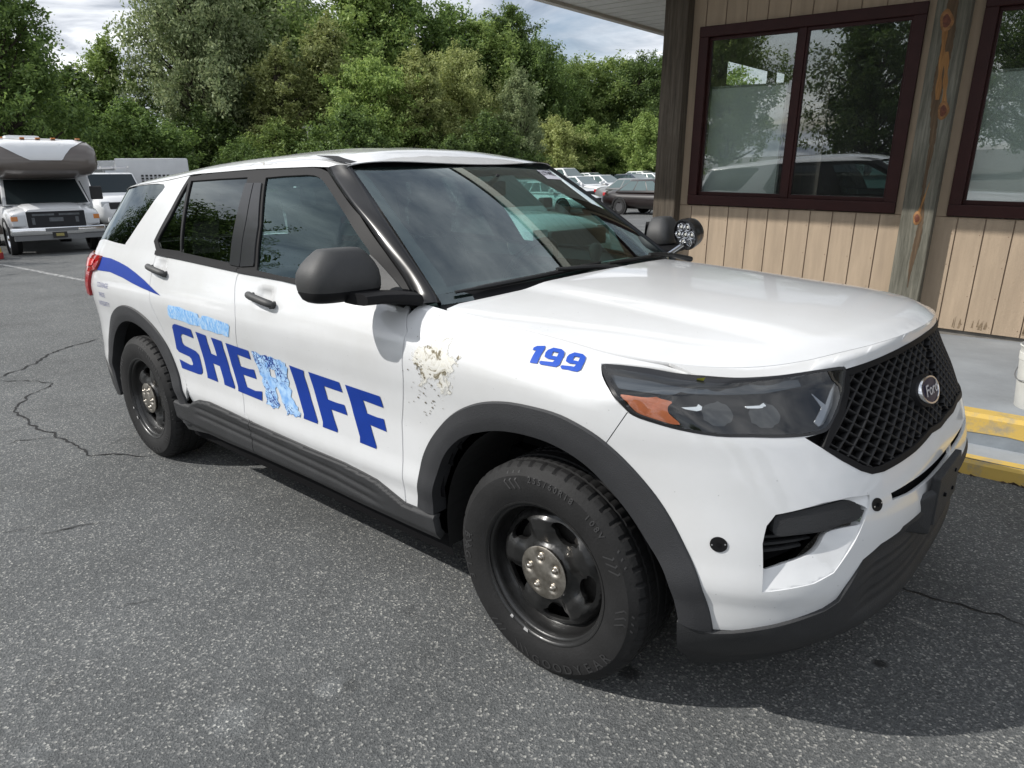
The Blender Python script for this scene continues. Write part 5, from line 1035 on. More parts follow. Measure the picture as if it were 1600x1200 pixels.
quarter = [(-2.49, .45), (-2.515, .50), (-2.53, .55)]+[(p[0], p[1]-.02) for p in RLo if p[1] > .45]+[(-3.70, .46), (-3.9, .50), (-4.2, .50)]+[(-4.2, ztop(-4.2))]+[(t_, ztop(t_)) for t_ in np.linspace(-4.1, -2.752, 12)]+[(-2.7954, 1.4672), (-2.869, 1.294), (-2.812, 1.247)]+C_line[:-1]
TAILP = [(-3.535, 1.182), (-3.545, 1.14), (-3.585, 1.10), (-3.69, 1.085), (-3.72, 1.03), (-3.76, .93), (-3.86, .93), (-4.1, 1.06), (-4.1, 1.185)]
qp_r, qp_l = both('quarter_panel', patch(quarter, SB, .03, holes=[rqg, TAILP], rim=.012, gap=.0015), PAINT, suv)
# tail: hatch across the rear, rear bumper
hatch = [(-4.203, .50), (TEND, .50), (TEND, 1.552), (-4.203, ztop(-4.2)-.004)]
rwin = [(-4.22, 1.22), (TEND, 1.22), (TEND, 1.52), (-4.22, 1.52)]
center('hatch', patch([(-4.203, .62), (TEND, .62), (TEND, 1.20), (-4.203, 1.20)], S, .05, rim=.01), PAINT, suv)
center('rear_window', patch(rwin, S, .05), PRIV, suv)
center('rear_bumper', patch([(-3.60, .30), (-3.72, .44), (-3.9, .497), (-4.2, .497), (TEND, .617), (TEND, .26), (-4.0, .24)], S, .05, off=.008, rim=.05), CLAD, suv)
for nm, pt, mir in (('tail_light', patch(TAILP, S, .02, off=.016, rim=.03, bowl=.012), False), ('tail_light', patch(TAILP, S, .02, off=.016, rim=.03, bowl=.012), True)):
    tl = pobj(nm, mirror(pt) if mir else pt, mat('tail_lamp_lens', (.33, .006, .010), .12, coat=1.0), suv)
    br = patch([(-3.57, 1.155), (-3.60, 1.12), (-3.72, 1.105), (-4.0, 1.11), (-4.0, 1.155)], S, .02, off=.031)
    pobj('bright_band', mirror(br) if mir else br, mat('tail_lamp_bright', (.75, .015, .02), .1, coat=1.0), tl)
rq_r, rq_l = both('rear_quarter_window', patch(rqg, S, .04, off=-.004, rim=.008), PRIV, suv)
# ---- hood, nose and bumper
def HF(x, y): return np.stack([x, y, hood(x, y)], -1)
def hx_rear(y): return -.53+.20*(1-(y/.86)**2)
hp = []
for t_ in np.linspace(-.60, 1.3, 70):
    ex, ey = eplan(t_); hp.append((float(ex), -float(ey)))
hp += [(x, -y) for x, y in hp[::-1][1:]]
yy = np.linspace(.852, -.852, 30)
hp += [(float(hx_rear(y)), float(y)) for y in yy][1:-1]
hood_o = pobj('hood', patch(hp, HF, .028, rim=.014, gap=.001), PAINT, suv)
lip_top = Eseg(.275, 1.3, 44)
lipb = [p for p in hl_top if p[0] > .40]
gtop = [(.8489, 1.070), (.93, 1.076), (1.03, 1.085), (1.12, 1.092), (1.21, 1.096), (1.3, 1.098)]
lip = lip_top+gtop[::-1]+[(.846, 1.079)]+lipb[::-1]+[(.386, 1.0704)]
lpt = patch(lip, S, .011, rim=.010); lpm = merge(lpt, mirror(lpt)); lo_ = raw('hood_lip', lpm[0], lpm[1], PAINT, hood_o, True)
gbot = T['grilleb'][::-1]                                  # from the lamp corner to near the centre
gbot = [p for p in gbot]+[(1.22, .823), (1.3, .822)]
hlbot = [hl[15], hl[16], hl[17], hl[18], hl[19], hl[20], hl[21], hl[22]]
valt = T['valtop']
flo_dn = [p for p in FLo if p[0] >= T['split'][1][0]]
bumper = [T['split'][0], T['split'][1]]+[(p[0]-.004, p[1]-.015) for p in flo_dn if p[1] < .84]+[(.4502, .384)]+valt[3:]+[(1.05, .632), (1.18, .634), (1.3, .634)]+[(1.3, .822)]+gbot[::-1][1:]+hlbot[1:]
bumper = [p for i, p in enumerate(bumper) if i == 0 or np.hypot(p[0]-bumper[i-1][0], p[1]-bumper[i-1][1]) > .004]
fogp = crom(T['fog'], 3, True); slot = [(.878, .742), (.96, .745), (1.06, .745), (1.3, .743), (1.3, .712), (1.1, .712), (.96, .714), (.880, .722)]
slot_r = [(.878, .742), (.96, .746), (1.08, .747), (1.297, .746), (1.297, .714), (1.1, .713), (.96, .714), (.880, .722)]
bp_o = center('front_bumper', patch(bumper, SB, .022, holes=[[tuple(q) for q in REC], slot_r], rim=.012), PAINT, suv)
def STRAY(t, z):
    t2, z2 = np.broadcast_arrays(np.asarray(t, float), np.asarray(z, float)); P = S(t2, z2); n = nrm(S, t2, z2)
    q = np.stack([t2.ravel(), z2.ravel()], 1); low = np.array([REC[0]+(-.02, -.004), REC[0], REC[11], REC[10], REC[9], REC[8], REC[8]+(.02, .03)]); dm = np.full(len(q), 9.0)
    for a, b in zip(low[:-1], low[1:]):
        ab = b-a; tt_ = np.clip(((q-a)@ab)/(ab@ab), 0, 1); dm = np.minimum(dm, np.linalg.norm(q-(a+tt_[:, None]*ab), axis=1))
    dep = (.024*np.clip(dm/.07, 0, 1)**.9).reshape(t2.shape)+.002
    return P-n*dep[..., None]
recp = REC if area(REC) > 0 else REC[::-1]
both('recess_tray', patch(shrink(recp, -.004), STRAY, .010, holes=[[tuple(np.mean(fogp, 0)+(np.array(q)-np.mean(fogp, 0))*np.array([1.07, 1.03])+np.array([.002, -.009])) for q in fogp]], rim=.03), PAINT, bp_o)
fogbig = [tuple(np.mean(fogp, 0)+(np.array(q)-np.mean(fogp, 0))*1.35) for q in fogp]
both('fog_pocket', patch(fogbig, S, .03, off=-.10), DARK, bp_o)
fin = patch(crom(T['fogfin'], 3, True), S, .012, off=-.014, rim=.05, bowl=.012)
both('air_fin', fin, CLAD, bp_o)
for k in range(3):
    a = [(p[0], p[1]-.035*k-.075) for p in ((.545, .70), (.62, .715), (.70, .735), (.775, .74))]
ribs = []
for zc_, t0_, t1_ in ((.655, .550, .70), (.632, .548, .68), (.612, .546, .655)):
    ribs.append(patch([(t0_, zc_-.004), (t1_, zc_+.012), (t1_, zc_+.019), (t0_, zc_+.003)], S, .02, off=-.075, rim=.02))
both('pocket_rib', merge(*ribs), CLAD, bp_o)
center('bumper_slot', patch([(.86, .76), (1.3, .765), (1.3, .69), (.86, .70)], S, .03, off=-.045), DARK, bp_o)
for key, rx, rz in (('hole1', .020, .0205), ('hole2', .016, .0175)):
    c = T[key][0]; el = [(c[0]+rx*math.cos(a), c[1]+rz*math.sin(a)) for a in np.linspace(0, 2*math.pi, 22, endpoint=False)]
    dsk = both('mount_disc', patch(el, S, .008, off=.003, rim=.004), MATB, bp_o)
    e2 = [(c[0]+rx*.3*math.cos(a), c[1]+rz*.33*math.sin(a)) for a in np.linspace(0, 2*math.pi, 10, endpoint=False)]
    pobj('mount_hole', merge(patch(e2, S, .006, off=.0045), mirror(patch(e2, S, .006, off=.0045))), DARK, bp_o)
    sc_ = [patch([(c[0]+rx*.75*math.cos(q)+.0022*math.cos(a), c[1]+rz*.75*math.sin(q)+.0022*math.sin(a)) for a in np.linspace(0, 6.28, 7, endpoint=False)], S, .004, off=.0046) for q in (.2, 3.3)]
    pobj('mount_screw', merge(*sc_), SIL, bp_o)
# lower valance
valb = T['valbot']
vz = lambda t_: float(np.interp(t_, [.36, .40, .434, .60, .8, 1.0, 1.3], [.305, .24, .178, .178, .195, .20, .20]))
val = valt+[(1.05, .630), (1.18, .632), (1.3, .632)]+[(t_, vz(t_)) for t_ in np.linspace(1.3, .38, 30)]
def SV(t, z):
    P = S(t, z); t2, z2 = np.broadcast_arrays(np.asarray(t, float), np.asarray(z, float)); n = nrm(S, t2, z2)
    r_ = .012-.035*sstep(.72, .86, t2)*sstep(.36, .44, z2)*(1-sstep(.60, .64, z2))+.004*np.sin(z2*150)*sstep(.74, .86, t2)*sstep(.36, .42, z2)
    return P+n*r_[..., None]
va = center('lower_valance', patch(val, SV, .02, rim=.03), CLAD, suv)
# number-plate bracket
mb = MB(); y0, y1 = -.30, -.03
for sgn in (0,):
    mb.add([(.925, y0, .735), (.950, y0, .735), (.955, y1, .745), (.935, y1, .745), (.925, y0, .585), (.948, y0, .585), (.953, y1, .600), (.935, y1, .600)],
           [(0, 1, 2, 3), (7, 6, 5, 4), (1, 0, 4, 5), (2, 1, 5, 6), (3, 2, 6, 7), (0, 3, 7, 4)])
    mb.add([(.86, y0-.10, .655), (.928, y0-.002, .70), (.925, y0-.002, .55), (.84, y0-.09, .58), (.88, y0-.10, .655), (.945, y0-.002, .69), (.94, y0-.002, .56), (.87, y0-.09, .58)],
           [(0, 1, 2, 3), (4, 7, 6, 5), (0, 4, 5, 1), (3, 2, 6, 7), (0, 3, 7, 4)])
lb = mb.build('plate_bracket', CLAD, suv, bevel=.006)
mb = MB()
for (y, z) in ((-.10, .70), (-.10, .64), (-.22, .66)):
    mb.lathe([(.001, .957), (.006, .957), (.007, .951)], (0, y, z), 'x', 8)
mb.build('bracket_hole', DARK, lb)
# ---- grille
gpoly = [(.852, 1.066)]+gtop[1:]+[(1.3, .826)]+gbot[::-1][1:]
gpoly = [(p[0], p[1]) for p in gpoly]+[hl[15], hl[14], hl[13], hl[12]]
gl_o = center('grille', patch(gpoly, S, .03, off=-.048), mat('grille_backing_black', (.006, .006, .007), .8), suv)
gin = shrink(np.array(gpoly) if area(gpoly) > 0 else np.array(gpoly)[::-1], .016)
gco = [p for p in gin if p[0] < 1.275]
i0 = max(range(len(gin)), key=lambda i: (gin[i][0] > 1.275)*1.0+gin[i][1]*.01); 
top_in = [tuple(p) for p in shrink(np.array(gtop+[(1.45, 1.098)]), 0)]
def off_path(path, e):
    Q = np.array(path, float); d = np.gradient(Q, axis=0); d /= np.linalg.norm(d, axis=1)[:, None]; return [tuple(v) for v in Q+np.stack([-d[:, 1], d[:, 0]], 1)*e]
path_ = [(1.3, 1.098)]+gtop[::-1][1:-1]+[(.852, 1.066), hl[12], hl[13], hl[14], hl[15]]+gbot[1:-1]+[(1.3, .826)]
inner_ = off_path(path_, .016); inner_[0] = (1.3, 1.082); inner_[-1] = (1.3, .843)
fr_ = patch(path_+inner_[::-1], S, .010, off=.002, rim=.02); center('grille_frame', fr_, MATB, gl_o)
bars = []; gi = np.asarray(gin)
def SG(t, z):
    t = np.asarray(t, float); P = S(np.where(t > 1.3, 2.6-t, t), z); P[..., 1] = np.where(t > 1.3, -P[..., 1], P[..., 1]); return P
def bar_lines(sl, step, w=.0042):
    for c in np.arange(-2.5, 3.2, step):
        tt = np.linspace(.64, 1.96, 280); zz_ = c+sl*(tt-1.3); ok = inside(gi, np.stack([np.where(tt > 1.299, np.minimum(2.6-tt, 1.2985), tt), zz_], 1)); i = 0
        while i < len(tt):
            if ok[i]:
                j = i
                while j+1 < len(tt) and ok[j+1]: j += 1
                if j-i > 2:
                    a, b = tt[i:j+1], zz_[i:j+1]; n = nrm(SG, a, b); C = SG(a, b); dr = np.array([1, sl])/math.hypot(1, sl); pr = np.array([-dr[1], dr[0]])
                    A1 = SG(a+pr[0]*w, b+pr[1]*w)-n*.004; A2 = SG(a-pr[0]*w, b-pr[1]*w)-n*.004; B1 = A1-n*.020; B2 = A2-n*.020; M = C-n*.002
                    m_ = len(a); X = [tuple(v) for arr in (B1, A1, M, A2, B2) for v in arr]; F_ = []
                    for r_ in range(4):
                        for q in range(m_-1): F_.append((r_*m_+q, r_*m_+q+1, (r_+1)*m_+q+1, (r_+1)*m_+q))
                    bars.append((X, F_, [(0, 0, 1)]*len(X)))
                i = j+1
            else: i += 1
bar_lines(.80, .036, .0027); bar_lines(-.80, .036, .0027)
GG = merge(*bars)
gm = raw('grille_mesh', GG[0], GG[1], mat('grille_mesh_plastic', (.013, .013, .014), .5, spec=.4), gl_o, True)
# badge: dark oval with a bright rim and light script
bt_, bz_ = 1.165, .950
ov = lambda a, b, n=36: [(bt_+a*math.cos(q), bz_+b*math.sin(q)) for q in np.linspace(0, 2*math.pi, n, endpoint=False)]
bd_ = pobj('badge_mount', patch(ov(.074, .045), S, .015, off=.010, rim=.05), MATB, gl_o)
pobj('badge_rim', patch(ov(.064, .038), S, .006, off=.022, holes=[ov(.059, .0338)], rim=.012), CHR, gl_o)
pobj('badge_face', patch(ov(.060, .0345), S, .012, off=.020), mat('badge_blue', (.006, .009, .040), .35), gl_o)
def text_mesh(body, size, shear=0.0, bold=0.0, spacing=1.0):
    cu = bpy.data.curves.new('lettering', 'FONT'); cu.body = body; cu.size = size; cu.shear = shear; cu.align_x = 'CENTER'; cu.align_y = 'CENTER'; cu.offset = bold; cu.space_character = spacing; cu.fill_mode = 'FRONT'; cu.resolution_u = 4
    o = bpy.data.objects.new('lettering', cu); COL.objects.link(o); dg = bpy.context.evaluated_depsgraph_get(); dg.update()
    me = bpy.data.meshes.new_from_object(o.evaluated_get(dg)); v = np.array([tuple(q.co) for q in me.vertices]); f = [tuple(p.vertices) for p in me.polygons]
    bpy.data.objects.remove(o); bpy.data.curves.remove(cu); bpy.data.meshes.remove(me); return v, f
def text_on(body, size, c, F, off, name, m, parent, shear=0, bold=0, ang=0.0, sx=1.0, spacing=1.0, flip=False):
    v, f = text_mesh(body, size, shear, bold, spacing); ca, sa = math.cos(ang), math.sin(ang)
    a = c[0]+(v[:, 0]*ca*sx-v[:, 1]*sa); b = c[1]+(v[:, 0]*sa*sx+v[:, 1]*ca); n = nrm(F, a, b); X = F(a, b)+n*off
    return raw(name, X, f, m, parent, False)
text_on('Ford', .042, (bt_, bz_), S, .0225, 'badge_script', mat('badge_script_silver', (.5, .5, .52), .4), gl_o, shear=.35, bold=.0006, sx=1.1)
# ---- headlights
for mir in (False, True):
    Q = (lambda p_: mirror(p_)) if mir else (lambda p_: p_)
    hb = pobj('headlight', Q(patch(HLp, S, .022, off=-.055)), mat('lamp_housing_dark', (.012, .013, .015), .25, coat=.4), suv)
    hin = shrink(np.array(HLp) if area(HLp) > 0 else np.array(HLp)[::-1], .008)
    pobj('lamp_border', Q(patch(HLp, S, .012, holes=[hin], off=.001, rim=.05)), mat('lamp_border_black', (.01, .01, .011), .25), hb)
    pobj('turn_signal', Q(patch(crom(T['amber'], 3, True), S, .016, off=-.018, bowl=.008)), mat('amber_reflector', (.50, .14, .055), .3, coat=.8, var=.25, vscale=60), hb)
    pobj('upper_reflector', Q(patch(T['hlband'], S, .02, off=-.022)), mat('lamp_grey_bezel', (.055, .065, .08), .22, metal=.2), hb)
    for key in ('proj1', 'proj2'):
        pp = T[key]; cx_ = np.mean([p[0] for p in pp]); cz_ = np.mean([p[1] for p in pp])
        el = [(cx_+.052*math.cos(a), cz_+.040*math.sin(a)) for a in np.linspace(0, 2*math.pi, 20, endpoint=False)]
        pobj('projector_lens', Q(patch(el, S, .014, off=-.045, rim=.01, bowl=.03)), mat('projector_glass', (.010, .012, .015), .05, spec=.7), hb)
        el2 = [(cx_+.060*math.cos(a), cz_-.004+.046*math.sin(a)) for a in np.linspace(3.5, 5.9, 14)]+[(cx_+.054*math.cos(a), cz_+.040*math.sin(a)) for a in np.linspace(5.9, 3.5, 14)]
        pobj('chrome_crescent', Q(patch(el2, S, .012, off=-.030, rim=.006)), CHR, hb)
    for key in ('led1', 'led2'): pobj('chrome_bracket', Q(patch(T[key], S, .008, off=-.016, rim=.008)), mat('lamp_bright_chrome', (.85, .86, .88), .2, metal=.7), hb)
    pobj('inner_reflector', Q(patch(T['chev'], S, .010, off=-.016, rim=.004)), mat('lamp_grey_chrome', (.38, .38, .39), .18, metal=.8), hb)
    pobj('lens', Q(patch(hin, S, .022, off=.001, bowl=.006)), LENS, hb)
lf = MB(); lc = S(np.array([.4]), np.array([1.066]))[0]
lf.add([(lc[0], lc[1]-.004, lc[2]-.006), (lc[0]+.02, lc[1]-.002, lc[2]-.002), (lc[0]+.028, lc[1]-.008, lc[2]+.010), (lc[0]+.006, lc[1]-.012, lc[2]+.004)], [(0, 1, 2, 3)])
lfo = lf.build('small_leaf', mat('yellow_leaf', (.55, .55, .06), .6), None); tag(lfo, 'tiny yellow green leaf lying on the top edge of the headlight', 'leaf')
# hood shut line near the lamp
hg = [(t_, float(ez(t_))-.001) for t_ in np.linspace(.02, .36, 20)]
# ---- flares and sills
def flare(outer, inner, offs=(.001, .010, .017, .019, .013, -.05)):
    A = resample(np.array(outer), .02, False); n = len(A); s = np.linspace(0, 1, n)
    def par(poly):
        P = np.array(poly, float); L_ = np.r_[0, np.cumsum(np.linalg.norm(np.diff(P, axis=0), axis=1))]; L_ /= L_[-1]
        return np.stack([np.interp(s, L_, P[:, 0]), np.interp(s, L_, P[:, 1])], 1)
    A, B = par(outer), par(inner); rows = []
    for k, (u, o) in enumerate(zip((0, .04, .40, .66, .97, 1.0), offs)):
        C = A*(1-u)+B*u; nn_ = nrm(S, C[:, 0], C[:, 1]); rows.append(S(C[:, 0], C[:, 1])+nn_*o)
    X = [tuple(v) for r_ in rows for v in r_]; F_ = []
    for r_ in range(len(rows)-1):
        for q in range(n-1): F_.append((r_*n+q, r_*n+q+1, (r_+1)*n+q+1, (r_+1)*n+q))
    return X, F_
for out_, inn in ((FLo, FLi), (RLo[::-1], RLi[::-1])):
    X, F_ = flare(out_, inn)
    raw('wheel_arch_flare', X, F_, FLARE, suv, True, autosmooth=40)
    raw('wheel_arch_flare', [(x, -y, z) for x, y, z in X], [f[::-1] for f in F_], FLARE, suv, True, autosmooth=40)
sillp = sill_top+[(-.585, .36)]+T['sillbot'][:-1]+[(-2.70, .34)]
spl = T['sillB']; tB = -1.875
def Ssill(t, z):
    P = S(t, z); t2, z2 = np.broadcast_arrays(np.asarray(t, float), np.asarray(z, float)); n = nrm(S, t2, z2)
    top = np.interp(t2, [p[0] for p in sill_top], [p[1] for p in sill_top]); u = top-z2
    gz = np.interp(t2, [-2.45, -2.3, -1.9, -1.2, -.8], [.455, .455, .447, .43, .40])
    groove = .006*np.exp(-((z2-gz)/.011)**2)*sstep(-2.5, -2.38, t2)*(1-sstep(-1.0, -.85, t2))+.006*np.exp(-((z2-gz+.040)/.011)**2)*sstep(-2.5, -2.38, t2)*(1-sstep(-1.0, -.85, t2))
    r_ = .012*sstep(0, .012, u)+.010-groove-.018*sstep(.355, .31, z2)
    return P+n*r_[..., None]
def cut(poly, lo, hi):
    out_ = []; P = list(poly); n = len(P)
    for i in range(n):
        a, b = P[i], P[(i+1) % n]
        for k in range(12):
            t_ = k/12; q = (a[0]+(b[0]-a[0])*t_, a[1]+(b[1]-a[1])*t_); out_.append((min(max(q[0], lo), hi), q[1]))
    res = []
    for q in out_:
        if not res or np.hypot(q[0]-res[-1][0], q[1]-res[-1][1]) > .004: res.append(q)
    return res
for lo, hi in ((-3, tB-.003), (tB+.003, 0)): both('sill_cladding', patch(cut(sillp, lo, hi), Ssill, .0075, rim=.03), CLAD, suv)
# ---- glass-house
fg, rg, qg = T['fglass'], T['rglass'], T['qglass']
fg = fg[:3]+[(-1.80, 1.6125), (-1.62, 1.6145), (-1.56, 1.611), (-1.52, 1.603), (-1.475, 1.588), (-1.42, 1.562), (-1.34, 1.520)]+fg[7:]
ft = T['ftrim']; rt = T['rtrim']
ft = ft[:3]+[(-1.60, 1.6481), (-1.53, 1.641), (-1.47, 1.628)]+ft[6:]
rt = [q for q in rt]
def opening(poly, e): P = np.array(poly); P = P if area(P) > 0 else P[::-1]; return [tuple(q) for q in shrink(P, e)]
SAIL = [(-1.02, 1.318), (-.985, 1.30), (-.76, 1.158), (-.98, 1.172)]
ftr = patch(ft, S, .022, holes=[opening(fg, -.004)], off=.001, rim=.02); both('window_frame', ftr, MATB, fd_r, fd_l)
pill_f = [(-1.8845, 1.222), (-1.948, 1.42), (-2.02, 1.585), (-1.955, 1.585), (-1.836, 1.40), (-1.775, 1.232)]
both('pillar_cover', patch(pill_f, S, .02, off=.008, rim=.008), GLOSSB, fd_r, fd_l)
both('window', patch(opening(fg, -.008), S, .03, off=-.006), FGL, fd_r, fd_l)
both('mirror_sail', patch(SAIL, S, .02, off=.010, rim=.012), GREYM, fd_r, fd_l)
rtr = patch(rt, S, .022, holes=[opening(rg, -.004), opening(qg, -.004)], off=.001, rim=.02); both('window_frame', rtr, MATB, rd_r, rd_l)
pill_r = [(-1.893, 1.222), (-1.956, 1.42), (-2.028, 1.585), (-2.10, 1.585), (-2.05, 1.42), (-1.985, 1.225)]
both('pillar_cover', patch(pill_r, S, .02, off=.008, rim=.008), GLOSSB, rd_r, rd_l)
both('window', patch(opening(rg, -.008), S, .03, off=-.006), PRIV, rd_r, rd_l)
both('quarter_glass', patch(opening(qg, -.008), S, .03, off=-.006), PRIV, rd_r, rd_l)
for poly, par_ in ((([(-1.90, 1.196), (-1.53, 1.190), (-1.03, 1.166), (-.78, 1.150), (-.775, 1.162), (-1.03, 1.180), (-1.53, 1.206), (-1.90, 1.213)]), (fd_r, fd_l)), (([(-2.80, 1.226), (-2.5, 1.218), (-2.2, 1.208), (-1.905, 1.198), (-1.905, 1.217), (-2.2, 1.229), (-2.5, 1.239), (-2.805, 1.247)]), (rd_r, rd_l))):
    both('belt_moulding', patch(poly, S, .02, off=.008, rim=.012, bowl=.003), MATB, *par_)
# ---- windscreen, pillars, roof
def WSF(u, v):
    u = np.asarray(u, float); v = np.asarray(v, float); u, v = np.broadcast_arrays(u, v); q = 1-u*u
    return np.stack([-.555*(1-v)-1.248*v+(.20*(1-v)+.13*v)*q, u*(.847*(1-v)+.675*v), 1.164*(1-v)+1.641*v+(.02*(1-v)+.006*v)*q+.025*4*v*(1-v)*(.4+.6*q)], -1)
WS2 = lambda a, b: WSF(a/.72, b/.80)                 # roughly metric
wsq = [(-.72*.985, .0), (.72*.985, .0), (.72*.985, .80), (-.72*.985, .80)]
ws = pobj('windshield', patch(wsq, WS2, .045), WSG, suv)
def frame_ring(w_side, w_bot, w_top):
    s = .72*.985
    return [(-s+w_side, w_bot), (-s+w_side+.03, w_bot+.0), (s-w_side, w_bot), (s-w_side, .80-w_top), (-s+w_side, .80-w_top)]
pobj('glass_border', patch(wsq, WS2, .03, holes=[crom([(-.655, .13), (-.60, .085), (0, .085), (.60, .085), (.655, .13), (.66, .72), (.62, .765), (0, .77), (-.62, .765), (-.66, .72)], 3, True)], off=-.004), mat('frit_black', (.010, .010, .012), .35), ws)
# sticker at the driver's top corner
stk = pobj('inspection_sticker', patch([(.40, .675), (.60, .675), (.595, .765), (.435, .765)], WS2, .03, off=.002), mat('sticker_white', (.62, .62, .68), .6), ws)
text_on('2179482', .052, (.505, .728), WS2, .0035, 'sticker_number', mat('sticker_ink', (.02, .02, .04), .7), stk, bold=.0006, sx=.95)
# A pillar covers: from the door frame edge to the glass edge
sA = np.linspace(0, 1, 26)
edgeS = np.array([(-.735, 1.150), (-.9581, 1.3284), (-1.1417, 1.4589), (-1.4411, 1.6138), (-1.50, 1.640)])
LA = np.r_[0, np.cumsum(np.linalg.norm(np.diff(edgeS, axis=0), axis=1))]; LA /= LA[-1]
ea = np.stack([np.interp(sA, LA, edgeS[:, 0]), np.interp(sA, LA, edgeS[:, 1])], 1)
ea = np.array(crom([tuple(q) for q in edgeS], 8)); sA = np.linspace(0, 1, len(ea))
PA = S(ea[:, 0]+.006, ea[:, 1]); PB = WSF(-.985*np.ones(len(sA)), sA); nS = nrm(S, ea[:, 0], ea[:, 1]); nW = nrm(WSF, -.95*np.ones(len(sA)), sA)
rows = [PA-nS*.02, PA+nS*.006]
for u, b in ((.25, .014), (.5, .020), (.75, .018)):
    nn_ = nS*(1-u)+nW*u; rows.append(PA*(1-u)+PB*u+nn_*b)
rows += [PB+nW*.010, PB-nW*.02]
X = [tuple(v) for r_ in rows for v in r_]; n = len(sA); F_ = [(r_*n+q, r_*n+q+1, (r_+1)*n+q+1, (r_+1)*n+q)[::-1] for r_ in range(len(rows)-1) for q in range(n-1)]
raw('pillar_cover', X, F_, GLOSSB, suv, True); raw('pillar_cover', [(x, -y, z) for x, y, z in X], [f[::-1] for f in F_], GLOSSB, suv, True)
# roof
zcr = pch([-4.2, -3.75, -3.3, -2.7, -2.2, -1.75, -1.45, -1.25, -1.10], [1.56, 1.615, 1.660, 1.714, 1.742, 1.750, 1.735, 1.695, 1.646])
NR = 70
def roof_edge(q):
    t_ = -1.3475-.0+(q*(-4.02+1.3475)); return t_
def RF(q, w):
    q = np.asarray(q, float); w = np.asarray(w, float); q, w = np.broadcast_arrays(q, w); w0_ = w; w = np.sin(np.clip(w, -1, 1)*np.pi/2)
    t_ = roof_edge(q); ze = np.interp(t_, [-4.72, -3.9, -3.0, -2.7, -2.07, -1.6, -1.44, -1.3475], [1.560, 1.562, 1.612, 1.640, 1.653, 1.652, 1.646, 1.641]); E_ = S(t_, ze)
    qq = 1-w*w; dx = .13*(1-sstep(0, .35, q))-.10*sstep(.75, 1.0, q); x = E_[..., 0]+dx*qq
    ye = -E_[..., 1]; zc_ = zcr(x); zz_ = ze+(np.maximum(zc_, ze)-ze)*np.clip(1-np.abs(w)**2.3, 0, 1)**.62+.004*np.cos(w*16)*sstep(.10, .25, q)*(1-sstep(.8, .95, q))*(1-np.abs(w)**6)*1.0
    front = (1-sstep(0, .10, q)); zz_ = zz_*(1-front*0)+0
    return np.stack([x, w*ye, zz_], -1)
RM = lambda a, b: RF(a/2.67, b/.66)
rpoly = [(0, -.66), (2.67, -.66), (2.67, .66), (0, .66)]
rp_ = patch(rpoly, RM, .04, rim=.004)
def flipn(p_): X, F_, NN = p_; return X, [f[::-1] for f in F_], [(-a, -b, -c) for a, b, c in NN]
def fixup(p_):
    c = np.mean([n_[2] for n_ in p_[2]]); return p_ if c > 0 else flipn(p_)
def fixfwd(p_):
    c = np.mean([n_[0] for n_ in p_[2]]); return p_ if c > 0 else flipn(p_)
roof = pobj('roof', fixup(rp_), PAINT, suv)
pobj('headliner', flipn(fixup(patch([(.05, -.56), (2.5, -.56), (2.5, .56), (.05, .56)], RM, .08, off=.035 if np.mean([n_[2] for n_ in rp_[2]]) < 0 else -.035))), mat('headliner_grey', (.05, .05, .048), .9), suv)
def strip_roof(sg):
    P = [(0.0, sg*.568), (.10, sg*.545), (.22, sg*.500), (.36, sg*.452), (.36, sg*.446), (.20, sg*.452), (.10, sg*.486), (0.0, sg*.508)]
    o = .010 if np.mean([n_[2] for n_ in rp_[2]]) > 0 else -.010
    return fixup(patch(P, RM, .02, off=o, rim=.0))
for sg in (-1, 1): pobj('roof_ditch_cap', strip_roof(sg), MATB, roof)
pk = []
for pts_ in ([(.62, -.545), (.70, -.565), (.70, -.56), (.63, -.538)], [(.70, -.56), (.745, -.50), (.74, -.497), (.694, -.556)], [(.745, -.50), (.80, -.48), (.80, -.475), (.745, -.494)], [(.83, -.55), (.842, -.47), (.838, -.47), (.825, -.55)], [(.60, -.535), (.615, -.55), (.608, -.552), (.592, -.54)]):
    pk.append(fixup(patch(pts_, RM, .012, off=.0015 if np.mean([n_[2] for n_ in rp_[2]]) > 0 else -.0015)))
pobj('peel_mark', merge(*pk), mat('peel_edge_beige', (.36, .34, .29), .8), roof)
mb = MB(); rt_ = RF(np.full(25, 1.0), np.linspace(-.99, .99, 25)*.8); pts_ = [tuple(q) for q in rt_]
Xs = [tuple(q+np.array([.03, 0, -.002])) for q in rt_]+[tuple(q+np.array([-.06, 0, -.028])) for q in rt_]+[tuple(q+np.array([-.05, 0, -.05])) for q in rt_]+[tuple(q+np.array([.03, 0, -.03])) for q in rt_]
Fs = [(r_*25+q, r_*25+q+1, ((r_+1) % 4)*25+q+1, ((r_+1) % 4)*25+q) for r_ in range(4) for q in range(24)]
mb.add(Xs, Fs); mb.build('rear_spoiler', MATB, roof, smooth=True)
# cowl under the glass
cw = []; yy2 = np.linspace(-.84, .84, 41)
wsb = WSF(yy2/.847, np.full(41, .06)); hr = np.stack([[float(hx_rear(y))+.03 for y in yy2], yy2, [float(hood(hx_rear(y)+.03, y))-.022 for y in yy2]], 1)
X = [tuple(v) for v in wsb]+[tuple(v) for v in (wsb*.5+hr*.5-np.array([0, 0, .012]))]+[tuple(v) for v in hr]
F_ = [(r_*41+q, (r_+1)*41+q, (r_+1)*41+q+1, r_*41+q+1) for r_ in range(2) for q in range(40)]
raw('cowl_panel', X, F_, MATB, suv, True)
